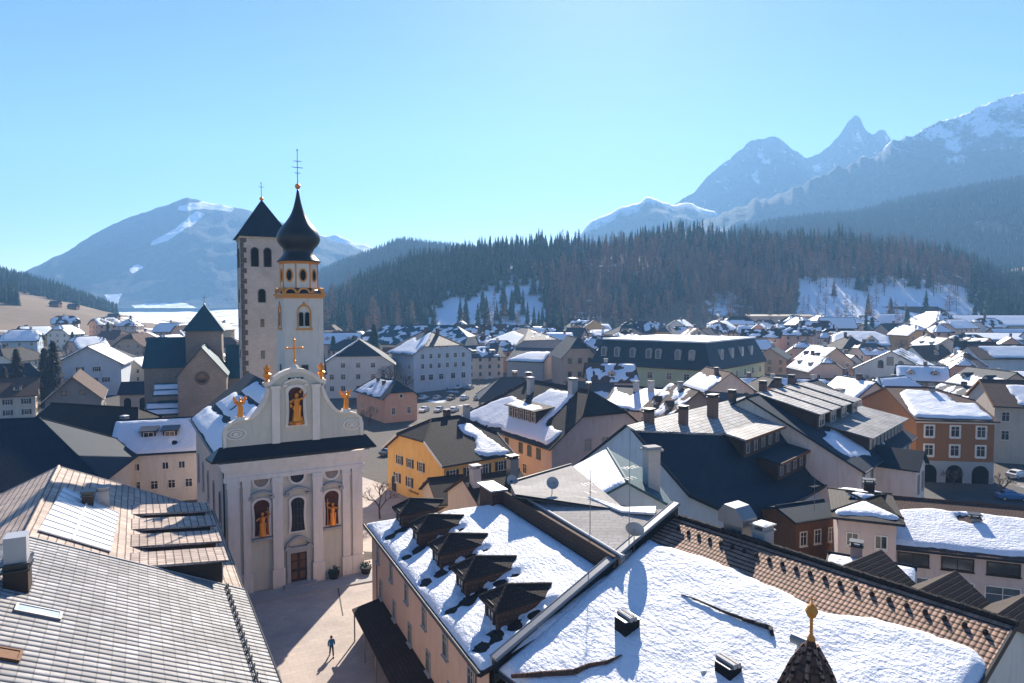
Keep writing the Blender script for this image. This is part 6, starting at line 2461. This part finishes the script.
# ------------------------------------------------------------------ mountains
def mountain(name, crest, yr, yf, yb, zb, rough, seed, mat, paint=None, nu=260, nf=46, crag=1.0):
    vs, fs, cl = [], [], []
    u0, u1 = crest[0][0], crest[-1][0]
    nbk = 8
    for i in range(nu + 1):
        u = u0 + (u1 - u0) * i / nu
        v = lerp_tab(crest, u)
        ztop = CAM_H + (HOR - v) * yr / F
        ztop += crag * 22 * fbm(u * .05, seed, 1.0, 4) * (yr / 3500)
        for j in range(nf + nbk + 1):
            if j <= nf:
                t = j / nf
                yy = yf + (yr - yf) * t
                prof = t ** 1.25
            else:
                t = 1 - (j - nf) / nbk
                yy = yr + (yb - yr) * (1 - t)
                prof = t
            x = (u - CX) / F * yy
            env = math.sin(math.pi * min(1, t)) if j <= nf else 0
            rg = 1 - abs(fbm(x * .0016, yy * .0011, seed, 5)) * 2
            z = zb + (ztop - zb) * prof + env * rough * (rg - .45) + env * rough * .25 * fbm(x * .008, yy * .008, seed + 3, 4)
            vs.append((x, yy, z))
            cl.extend((paint(x, yy, z, t) if paint else 0.0, 0, 0, 1))
    n = nf + nbk + 1
    for i in range(nu):
        for j in range(n - 1):
            a = i * n + j
            fs.append((a, a + n, a + n + 1, a + 1))
    me = bpy.data.meshes.new(name)
    me.from_pydata(vs, [], fs)
    at = me.color_attributes.new('cover', 'FLOAT_COLOR', 'POINT')
    at.data.foreach_set('color', cl)
    me.polygons.foreach_set('use_smooth', [True] * len(fs))
    me.materials.append(MAT[mat])
    o = bpy.data.objects.new(name, me)
    COL.objects.link(o)
    return struct(o)


def mountain_mat(name, wood, rock, gain):
    g_ = NG(name)
    co_ = g_.coord()
    at = g_.n('ShaderNodeAttribute', attribute_name='cover')
    sp_ = g_.n('ShaderNodeSeparateColor')
    g_.l(at.outputs['Color'], sp_.inputs[0])
    mp_ = g_.n('ShaderNodeMapping', Scale=(1.0, 1.0, .45))
    g_.l(co_, mp_.inputs[0])
    n1 = g_.noise(mp_.outputs[0], .016, 9, .72)
    n2 = g_.noise(co_, .05, 5, .6)
    geo = g_.n('ShaderNodeNewGeometry')
    gs = g_.n('ShaderNodeSeparateXYZ')
    g_.l(geo.outputs['Normal'], gs.inputs[0])
    body = g_.mix(n2, dk(wood, .7), rock)
    s_ = g_.math('ADD', sp_.outputs[0], g_.math('MULTIPLY', g_.math('SUBTRACT', n1, .5), gain))
    mk = g_.ramp(s_, [(.46, 0), (.56, 1)])
    g_.base(g_.mix(mk, body, (.82, .84, .87)))
    g_.bump(g_.mix(.5, n1, n2), 1.0, 22)
    return g_.set(.95, 0, .1)


mountain_mat('alp_wooded', (.022, .036, .032), (.05, .056, .05), .5)
mountain_mat('alp_rock', (.045, .05, .05), (.15, .145, .14), 1.5)
mountain_mat('alp_mixed', (.020, .034, .030), (.10, .10, .095), 1.3)


def paint_ski(x, y, z, t):
    u, v = px(x, y, z)
    runs = [([(178, 206), (205, 201), (234, 208), (232, 212), (205, 208), (188, 211), (178, 210)]), [(196, 211), (205, 214), (190, 226), (166, 241), (150, 246), (151, 242), (176, 228)],
            [(138, 264), (143, 268), (132, 273), (128, 269)], [(104, 294), (122, 294), (118, 304), (108, 304)], [(130, 305), (180, 302), (210, 312), (150, 316)]]
    d_ = max(sdf(q_, u, v) for q_ in runs)
    return max(0, min(1, .5 + d_ * .30 + .35 * fbm(x * .02, y * .02, 3, 3))) * .85 + .1


mountain('west_mountain', [(-420, 300), (-60, 298), (0, 284), (25, 273), (70, 251), (110, 227), (150, 212), (172, 205), (190, 199), (215, 204), (245, 210), (300, 228), (345, 245), (400, 262), (470, 285)],
         2600, 1800, 3200, 30, 70, 2.0, 'alp_wooded', paint_ski, nu=560, nf=90, crag=.5)
mountain('far_snow_ridge', [(180, 262), (290, 238), (318, 236), (335, 235), (350, 240), (372, 248), (420, 262), (480, 280)], 3100, 2600, 3500, 60, 55, 7.0, 'alp_rock', lambda x, y, z, t: .25 + .55 * t, nu=120)
mountain('middle_mountain', [(480, 300), (540, 262), (575, 238), (600, 217), (625, 205), (645, 200), (665, 203), (690, 204), (720, 216), (780, 240), (840, 262)], 2750, 2000, 3100, 50, 75, 4.0, 'alp_wooded',
         lambda x, y, z, t: .12 + .45 * sstep(.75, 1, t), nu=160)
mountain('rocky_peaks', [(600, 262), (650, 226), (672, 206), (690, 193), (705, 180), (720, 166), (735, 152), (750, 144), (765, 139), (775, 141), (790, 151), (803, 160), (815, 158), (828, 144), (836, 136), (843, 126), (849, 121), (855, 122), (860, 131), (867, 136), (873, 131),
                         (880, 134), (888, 145), (910, 158), (960, 175), (1020, 190), (1100, 220)], 3050, 2600, 3450, 90, 85, 9.0, 'alp_rock', lambda x, y, z, t: .14 + .24 * sstep(.35, .9, t), nu=420, nf=70, crag=1.1)
mountain('east_mountain', [(560, 292), (640, 262), (690, 230), (720, 215), (760, 200), (800, 186), (840, 168), (880, 150), (905, 138), (935, 124), (965, 113), (1000, 99), (1024, 92), (1060, 84), (1120, 70), (1200, 60), (1320, 80), (1500, 140)],
         2300, 1650, 2600, 60, 90, 5.0, 'alp_mixed', lambda x, y, z, t: .02 + .50 * sstep(330, 610, z + 130 * fbm(x * .004, y * .004, 3, 4)), nu=620, nf=70, crag=1.9)

# ------------------------------------------------------------------ haze
bm = MB()
bm.box(-3900, 3900, -420, 3700, -2.6, 900)
hz = bm.build('haze', 'snow')
hz['kind'] = 'stuff'
hz.data.materials.clear()
hm = bpy.data.materials.new('haze_air')
hm.use_nodes = True
nt_ = hm.node_tree
nt_.nodes.remove(nt_.nodes['Principled BSDF'])
pv = nt_.nodes.new('ShaderNodeVolumePrincipled')
pv.inputs['Color'].default_value = HAZE_C
pv.inputs['Density'].default_value = HAZE
pv.inputs['Anisotropy'].default_value = HAZE_G
nt_.links.new(pv.outputs[0], nt_.nodes['Material Output'].inputs['Volume'])
hz.data.materials.append(hm)
# ------------------------------------------------------------------ small things
# shingled turret with gilt finial, close to the viewer
ty = 21.0
tx = (818 - CX) / F * ty
tz = D(818, 640, ty).z
t_ = thing('shingled_turret', 'brown shingled turret roof with gilded ball finial at the bottom edge', 'turret', (tx, ty, 0), R(12))
m = MB()
m.lathe((0, 0, tz - 3.6), [(1.75, 0), (1.30, 1.0), (.92, 1.9), (.55, 2.8), (.16, 3.45), (.09, 3.7)], 8)
sp = m.build('roof', 'tile_rust', t_)
m = MB()
for k in range(8):
    a = 2 * math.pi * k / 8
    pts = [Vector((r * 1.02 * math.cos(a), r * 1.02 * math.sin(a), tz - 3.6 + z)) for r, z in [(1.75, 0), (1.30, 1.0), (.92, 1.9), (.55, 2.8), (.16, 3.45)]]
    for p, q in zip(pts, pts[1:]):
        for i in range(3):
            m.tube(p.lerp(q, i / 3), p.lerp(q, (i + .92) / 3), .075, .06, 6)
m.build('hip_tile', 'tile_brown', sp)
m = MB()
m.lathe((0, 0, 0), [(1.5, 0), (1.5, tz - 3.55)], 8)
m.build('wall', PL['cream'], t_)
m = MB()
m.lathe((0, 0, tz - .05), [(.10, 0), (.13, .1), (.05, .25), (.05, .75), (.12, .8), (.20, .98), (.12, 1.15), (.03, 1.22)], 12)
m.tube((0, 0, tz + 1.1), (0, 0, tz + 1.42), .022, .02, 6)
m.tube((-.09, 0, tz + 1.3), (.09, 0, tz + 1.3), .02, .02, 6)
m.build('finial', 'gold_paint', t_)


# masts, dishes
def dish(lab, p, top, r, az, mat='dish_grey'):
    t_ = thing('satellite_dish', lab, 'satellite dish', p, R(az))
    m_ = MB()
    m_.tube((0, 0, -.1), (0, 0, top), .035, .03, 6)
    m_.build('mast', 'antenna_metal', t_)
    m_ = MB()
    n = 18
    prof = [(r * k / 5, .28 * r * (k / 5) ** 2) for k in range(6)]
    tilt = Matrix.Translation((0, -.1, top - r * .3)) @ Matrix.Rotation(R(62), 4, 'X')
    i0 = 0
    for j in range(5):
        for k in range(n):
            a, b = 2 * math.pi * k / n, 2 * math.pi * (k + 1) / n
            q = [(prof[j][0], a, prof[j][1]), (prof[j][0], b, prof[j][1]), (prof[j + 1][0], b, prof[j + 1][1]), (prof[j + 1][0], a, prof[j + 1][1])]
            m_.poly([tilt @ Vector((rr * math.cos(t), rr * math.sin(t), z)) for rr, t, z in q])
            m_.poly([tilt @ Vector((rr * math.cos(t), rr * math.sin(t), z - .03)) for rr, t, z in reversed(q)])
    o = m_.build('reflector', mat, t_, smooth=True)
    m_ = MB()
    m_.tube(tilt @ Vector((0, -r, .28 * r)), tilt @ Vector((0, -.1, r * 1.05)), .02, .02, 5)
    m_.box(-.06, .06, -.08, .08, -.06, .06, 0, tilt @ Matrix.Translation((0, -.1, r * 1.08)))
    m_.build('feed_arm', 'antenna_metal', t_)
    return t_


dish('grey satellite dish at the foot of the tall mast by the parapet', P(634, 551, 14.0), 1.5, .62, 160)
dish('blue shaded satellite dish on the far coping of the pale grey roof', P(552, 499, 14.2), 1.5, .52, 10)
dish('satellite dish on the metal flue in front of the yellow house', P(511, 490, 13.2), 1.0, .6, 35)


def aerial(lab, p, h, bars):
    t_ = thing('antenna', lab, 'antenna', p, R(30))
    m_ = MB()
    m_.tube((0, 0, -.1), (0, 0, h), .035, .02, 6)
    m_.build('mast', 'antenna_metal', t_)
    for z, n_, l in bars:
        m_ = MB()
        m_.tube((-l, 0, z), (l, 0, z), .02, .02, 5)
        for k in range(n_):
            x = -l + 2 * l * k / max(1, n_ - 1)
            m_.tube((x, -.32, z), (x, .32, z), .012, .012, 4)
        m_.build('antenna_bar', 'antenna_metal', t_)


aerial('tall thin aerial mast rising beside the parapet dish', P(629, 552, 14.0), 8.2, [(5.6, 5, .5), (4.9, 3, .35)])
aerial('shorter aerial with two cross bars in the middle of the pale grey roof', P(590, 531, 14.2), 4.4, [(3.4, 5, .6), (2.8, 2, .3)])
aerial('aerial pole on the roof of the brown wooden annex', Vector((33.0, 73.6, 8.0)), 3.6, [(2.6, 4, .5)])
# plastered flue with a snow cap in front of the slate house
t_ = thing('flue', 'tall grey plastered flue with a slab cap in front of the blue shaded gable', 'chimney', P(651, 513, 11.2), R(20))
m = MB()
m.box(-.62, .62, -.5, .5, -3, 5.8)
m.build('stack', 'plaster_chimney', t_)
m = MB()
m.box(-.85, .85, -.7, .7, 5.8, 5.98)
m.box(-.7, .7, -.55, .55, 5.98, 6.2)
m.build('flue_cap', 'concrete', t_)

# ------------------------------------------------------------------ parked cars
def car_meshes():
    side = [(-2.1, .35), (-2.15, .75), (-2.0, .95), (-1.65, 1.0), (-1.15, 1.42), (-.5, 1.5), (.25, 1.46), (.95, 1.0), (1.75, .88), (2.1, .7), (2.12, .38)]
    b = MB()
    n = len(side)
    secs = []
    for w_, k in ((-.86, 0), (-.78, 1), (.78, 1), (.86, 0)):
        secs.append([(x, w_ if z < 1.02 else w_ * .82, z if k else min(z, .94) if z < 1.02 else z) for x, z in side])
    for s0_, s1_ in zip(secs, secs[1:]):
        for i in range(n):
            j = (i + 1) % n
            b.poly([s0_[i], s0_[j], s1_[j], s1_[i]])
    b.poly(list(reversed(secs[0])))
    b.poly(secs[-1])
    g_ = MB()
    for sg in (-1, 1):
        y_ = sg * .735
        g_.prism([(-1.45, y_, 1.04), (-1.05, y_, 1.36), (-.08, y_, 1.4), (-.08, y_, 1.04)], (0, sg * .02, 0))
        g_.prism([(.0, y_, 1.04), (.0, y_, 1.4), (.25, y_, 1.38), (.78, y_, 1.04)], (0, sg * .02, 0))
    g_.poly([(.93, -.6, 1.05), (.93, .6, 1.05), (.32, .55, 1.45), (.32, -.55, 1.45)])
    g_.poly([(-1.60, -.6, 1.05), (-1.20, -.55, 1.41), (-1.20, .55, 1.41), (-1.60, .6, 1.05)])
    w_ = MB()
    w_.tube((0, -.11, 0), (0, .11, 0), .33, .33, 14)
    rm = MB()
    rm.tube((0, -.12, 0), (0, .12, 0), .2, .2, 10)
    l_ = MB()
    l_.box(-.04, .04, -.17, .17, -.07, .07)
    return b, g_, w_, rm, l_


cb, cg, cwh, crm, clt = car_meshes()
cg_me, cw_me, cr_me = cg.mesh('window', 'glass_dark'), cwh.mesh('tyre', 'rubber'), crm.mesh('rim', 'metal_pale')
ch_me, ct_me = clt.mesh('headlight', 'sheet_white'), clt.mesh('tail_light', 'paint_red')
body_me = {c: cb.mesh('body', 'paint_' + c, fix=True) for c in ('white', 'silver', 'black', 'blue', 'red', 'grey')}


def car(col, lab, x, y, rz, group=None, z=None):
    t_ = thing('parked_car', lab, 'car', (x, y, (terr(x, y) if z is None else z) + .01), rz, group)
    link('body', body_me[col], t_)
    link('window', cg_me, t_)
    for sx in (-1.3, 1.32):
        for sy in (-.78, .78):
            w_ = link('wheel', cw_me, t_, (sx, sy, .33))
            link('rim', cr_me, w_)
    for sy in (-.6, .6):
        link('headlight', ch_me, t_, (2.09, sy, .66))
        link('tail_light', ct_me, t_, (-2.1, sy, .78))
    return t_


m = MB()
m.poly([(-50, 180, .006), (-8, 178, .006), (-4, 232, .006), (-40, 228, .006)])
struct(m.build('parking_lot', 'asphalt'))
cols = ['white', 'silver', 'white', 'grey', 'white', 'silver', 'black', 'white', 'silver', 'white', 'grey', 'white']
oc = 0
for row, (v, u0, du, n) in enumerate(((412, 424, 15, 4), (401, 424, 13.5, 5), (392, 424, 11.5, 5))):
    for k in range(n):
        p = P(u0 + du * k, v, 0)
        c = cols[oc % len(cols)]
        w1 = ['nearest', 'middle', 'farthest'][row]
        o_ = ['leftmost', 'second', 'third', 'fourth', 'fifth'][k]
        car(c, '%s car %s from the left in the %s parking row before the pale blue house' % (c, o_, w1) if k else '%s car at the left end of the %s parking row before the pale blue house' % (c, w1), p.x, p.y, R(rt.choice([68, 72, -108])), 'cars in the parking lot before the pale blue house')
        oc += 1
p = P(1012, 500, 0)
car('blue', 'blue car parked beyond the long pink house at the right edge', p.x, p.y, R(-15))
p = P(1018, 478, 0)
car('white', 'white car by the balcony house at the right edge', p.x, p.y, R(20))
p = P(386, 458, 0)
car('grey', 'grey car parked left of the yellow house gable', p.x, p.y + 3, R(60))

# planters by the church wall
for (u, v, lab) in ((334, 578, 'dark stone planter at the church wall right of the door'), (366, 573, 'dark stone planter at the right corner of the church')):
    p = P(u, v, .135)
    t_ = thing('planter', lab, 'planter', p, CA)
    m = MB()
    m.lathe((0, 0, 0), [(.45, 0), (.62, .55), (.66, .6), (.66, .7)], 12)
    m.build('pot', 'tile_darkbrown', t_)
    m = MB()
    for k in range(60):
        a, rr, z = rt.uniform(0, 6.28), rt.uniform(0, .6), rt.uniform(.6, 1.1)
        m.poly([(rr * math.cos(a), rr * math.sin(a), z), (rr * math.cos(a) + .15, rr * math.sin(a), z + .12), (rr * math.cos(a), rr * math.sin(a) + .15, z + .1)])
    m.build('foliage', 'needles_dark', t_)

# ------------------------------------------------------------------ the walker on the plaza
def skin_obj(name, verts, edges, radii, mat, parent, root=0, sub=2):
    me = bpy.data.meshes.new(name)
    me.from_pydata([tuple(v) for v in verts], edges, [])
    me.materials.append(MAT[mat])
    o = bpy.data.objects.new(name, me)
    COL.objects.link(o)
    md = o.modifiers.new('skin', 'SKIN')
    md.use_smooth_shade = True
    me.skin_vertices.new() if not me.skin_vertices else None
    for i, r in enumerate(radii):
        sv = me.skin_vertices[0].data[i]
        sv.radius = r if isinstance(r, tuple) else (r, r)
        sv.use_root = (i == root)
    s_ = o.modifiers.new('sub', 'SUBSURF')
    s_.levels = s_.render_levels = sub
    o.parent = parent
    return o


simple('skin', (.50, .30, .22), .6, 0, .3, .08, 6, 0)
simple('jacket_blue', (.03, .13, .30), .8, 0, .2, .2, 8, .1)
simple('trousers_navy', (.02, .035, .07), .85, 0, .2, .2, 8, .1)
simple('hair_dark', (.03, .02, .015), .7, 0, .3, .3, 20, .2)
simple('shoe', (.03, .03, .03), .6, 0, .3, .2, 8, 0)
pp = P(331.5, 656, .004)
per = thing('person', 'person in blue jacket and dark trousers walking alone across the sunlit plaza', 'person', pp, R(25))
# joints; facing -y (towards the viewer), mid-stride
hipz, shz = .93, 1.43
J = dict(pel=(0, 0, .96), che=(0, -.03, 1.28), nck=(0, -.035, 1.49), hd0=(0, -.05, 1.60), hd1=(0, -.05, 1.72),
         shl=(-.19, -.03, 1.43), ell=(-.27, -.02, 1.15), hal=(-.27, -.16, .93), shr=(.19, -.03, 1.43), elr=(.27, .07, 1.17), har=(.29, .03, .92),
         hil=(-.09, 0, .92), knl=(-.10, .02, .50), anl=(-.11, .24, .12), tol=(-.12, .14, .05), hir=(.09, 0, .92), knr=(.10, -.20, .52), anr=(.11, -.27, .09), tor=(.12, -.44, .05))
nm = list(J)
ix = {k: i for i, k in enumerate(nm)}
ed = [('pel', 'che'), ('che', 'nck'), ('nck', 'hd0'), ('hd0', 'hd1'), ('che', 'shl'), ('shl', 'ell'), ('ell', 'hal'), ('che', 'shr'), ('shr', 'elr'), ('elr', 'har'), ('pel', 'hil'), ('hil', 'knl'), ('knl', 'anl'), ('anl', 'tol'),
      ('pel', 'hir'), ('hir', 'knr'), ('knr', 'anr'), ('anr', 'tor')]
rad = dict(pel=.12, che=.13, nck=.055, hd0=.085, hd1=.09, shl=.06, ell=.042, hal=.035, shr=.06, elr=.042, har=.035, hil=.085, knl=.055, anl=.04, tol=.035, hir=.085, knr=.055, anr=.04, tor=.035)
skin_obj('body', [J[k] for k in nm], [(ix[a], ix[b]) for a, b in ed], [rad[k] for k in nm], 'skin', per)
jk = ['pel', 'che', 'nck', 'shl', 'ell', 'hal', 'shr', 'elr', 'har']
ji = {k: i for i, k in enumerate(jk)}
pos = dict(J)
pos['nck'] = (0, -.035, 1.47)
pos['hal'] = tuple(Vector(J['ell']).lerp(Vector(J['hal']), .86))
pos['har'] = tuple(Vector(J['elr']).lerp(Vector(J['har']), .86))
pos['pel'] = (0, 0, .86)
skin_obj('jacket', [pos[k] for k in jk], [(ji[a], ji[b]) for a, b in ed if a in ji and b in ji], [dict(pel=.175, che=.18, nck=.085, shl=.09, ell=.07, hal=.058, shr=.09, elr=.07, har=.058)[k] for k in jk], 'jacket_blue', per)
tk = ['pel', 'hil', 'knl', 'anl', 'hir', 'knr', 'anr']
ti = {k: i for i, k in enumerate(tk)}
skin_obj('trousers', [J[k] for k in tk], [(ti[a], ti[b]) for a, b in ed if a in ti and b in ti], [dict(pel=.14, hil=.105, knl=.078, anl=.07, hir=.105, knr=.078, anr=.07)[k] for k in tk], 'trousers_navy', per)
m = MB()
m.lathe((0, -.035, 1.60), [(.095, .02), (.112, .08), (.108, .15), (.08, .2), (.02, .225)], 12)
m.build('hair', 'hair_dark', per, smooth=True)
for k in ('l', 'r'):
    a, b = Vector(J['an' + k]), Vector(J['to' + k])
    m = MB()
    m.tube(a + Vector((0, .05, -.04)), b + Vector((0, -.06, 0)), .055, .04, 8)
    m.build('shoe', 'shoe', per)

# ------------------------------------------------------------------ labels that single out each remaining house
LANDM = []
for o in SC.objects:
    if o.type == 'EMPTY' and o.name in ('mansard_building', 'stone_church', 'pale_blue_house', 'tan_hotel', 'snowy_dormer_house', 'arcaded_house', 'grey_barn', 'slate_house', 'fresco_house', 'white_block', 'big_chalet', 'chalet', 'stone_barn', 'gabled_house',
                                        'stone_gable_house', 'brown_flat_block', 'many_dormer_house', 'white_villa', 'onion', 'white_gable_house', 'teal_roof_house', 'grey_hip_house', 'snow_roof_house', 'long_snow_hall'):
        LANDM.append(o)
LN = dict(mansard_building='green mansard building', stone_church='old stone church', fresco_house='painted gable house', snowy_dormer_house='arched dormer house', brown_flat_block='brown flat block', many_dormer_house='shed dormer house',
          gabled_house='large pink house', stone_gable_house='stone coloured gable', slate_house='wide slate house', white_gable_house='white gabled house', teal_roof_house='dark ridged house', grey_hip_house='grey hipped house', snow_roof_house='low patched snow house',
          long_snow_hall='long snowy hall', white_block='long white block')
bpy.context.view_layer.update()


def lm_px(o):
    p = o.matrix_world.translation
    return px(p.x, p.y, p.z + 6)


bins = {}
for o in SC.objects:
    if o.name.startswith('town_house'):
        u, v = lm_px(o)
        L_ = min(LANDM, key=lambda l: math.hypot(lm_px(l)[0] - u, (lm_px(l)[1] - v) * 3))
        lu, lv = lm_px(L_)
        side = 'left of' if u < lu - 14 else ('right of' if u > lu + 14 else ('behind' if v < lv else 'in front of'))
        nml = LN.get(L_.name, L_.name.replace('_', ' '))
        bins.setdefault((o['label'], side, nml), []).append((abs(u - lu), v, o))
        o['group'] = 'houses filling the town'
for (lb, side, nml), lst in bins.items():
    lst.sort(key=lambda t: (t[0], t[1]))
    for i, (_, _, o) in enumerate(lst):
        o['label'] = '%s %s the %s' % (lb, side, nml) if len(lst) == 1 else '%s, %s nearest %s the %s' % (lb, ORD[i] if i else 'the', side, nml)
# ------------------------------------------------------------------ sun, sky, render settings
SUN_AZ, SUN_EL = R(7.5), R(31.0)
sd = Vector((math.sin(SUN_AZ) * math.cos(SUN_EL), math.cos(SUN_AZ) * math.cos(SUN_EL), math.sin(SUN_EL)))
ld = bpy.data.lights.new('sun', 'SUN')
ld.energy = 4.6
ld.angle = R(.53)
ld.color = (1.0, .90, .77)
lo = bpy.data.objects.new('sun', ld)
COL.objects.link(lo)
lo.location = sd * 100
lo.rotation_euler = sd.to_track_quat('Z', 'Y').to_euler()
w = bpy.data.worlds.new('World')
SC.world = w
w.use_nodes = True
nt = w.node_tree
bg = nt.nodes['Background']
sky = nt.nodes.new('ShaderNodeTexSky')
sky.sky_type = 'NISHITA'
sky.sun_disc = False
sky.sun_elevation = SUN_EL
sky.sun_rotation = SUN_AZ
sky.altitude = 1200
sky.air_density = 1.0
sky.air_density = SKY_AIR
sky.dust_density = SKY_DUST
sky.ozone_density = SKY_OZ
hs_ = nt.nodes.new('ShaderNodeHueSaturation')
hs_.inputs['Saturation'].default_value = SKY_SAT
hs_.inputs['Hue'].default_value = .514
nt.links.new(sky.outputs[0], hs_.inputs['Color'])
nt.links.new(hs_.outputs[0], bg.inputs[0])
bg.inputs[1].default_value = SKY_STRENGTH
SC.view_settings.view_transform = 'Standard'
SC.view_settings.look = 'None'
SC.view_settings.exposure = EXPOSURE
SC.view_settings.gamma = 1.0
SC.view_settings.use_curve_mapping = False
cy = SC.cycles
cy.use_denoising = True
cy.max_bounces = 6
cy.diffuse_bounces = 4
cy.glossy_bounces = 2
cy.transmission_bounces = 2
cy.volume_bounces = 1
cy.transparent_max_bounces = 8
cy.caustics_reflective = False
cy.caustics_refractive = False
cy.sample_clamp_indirect = 8
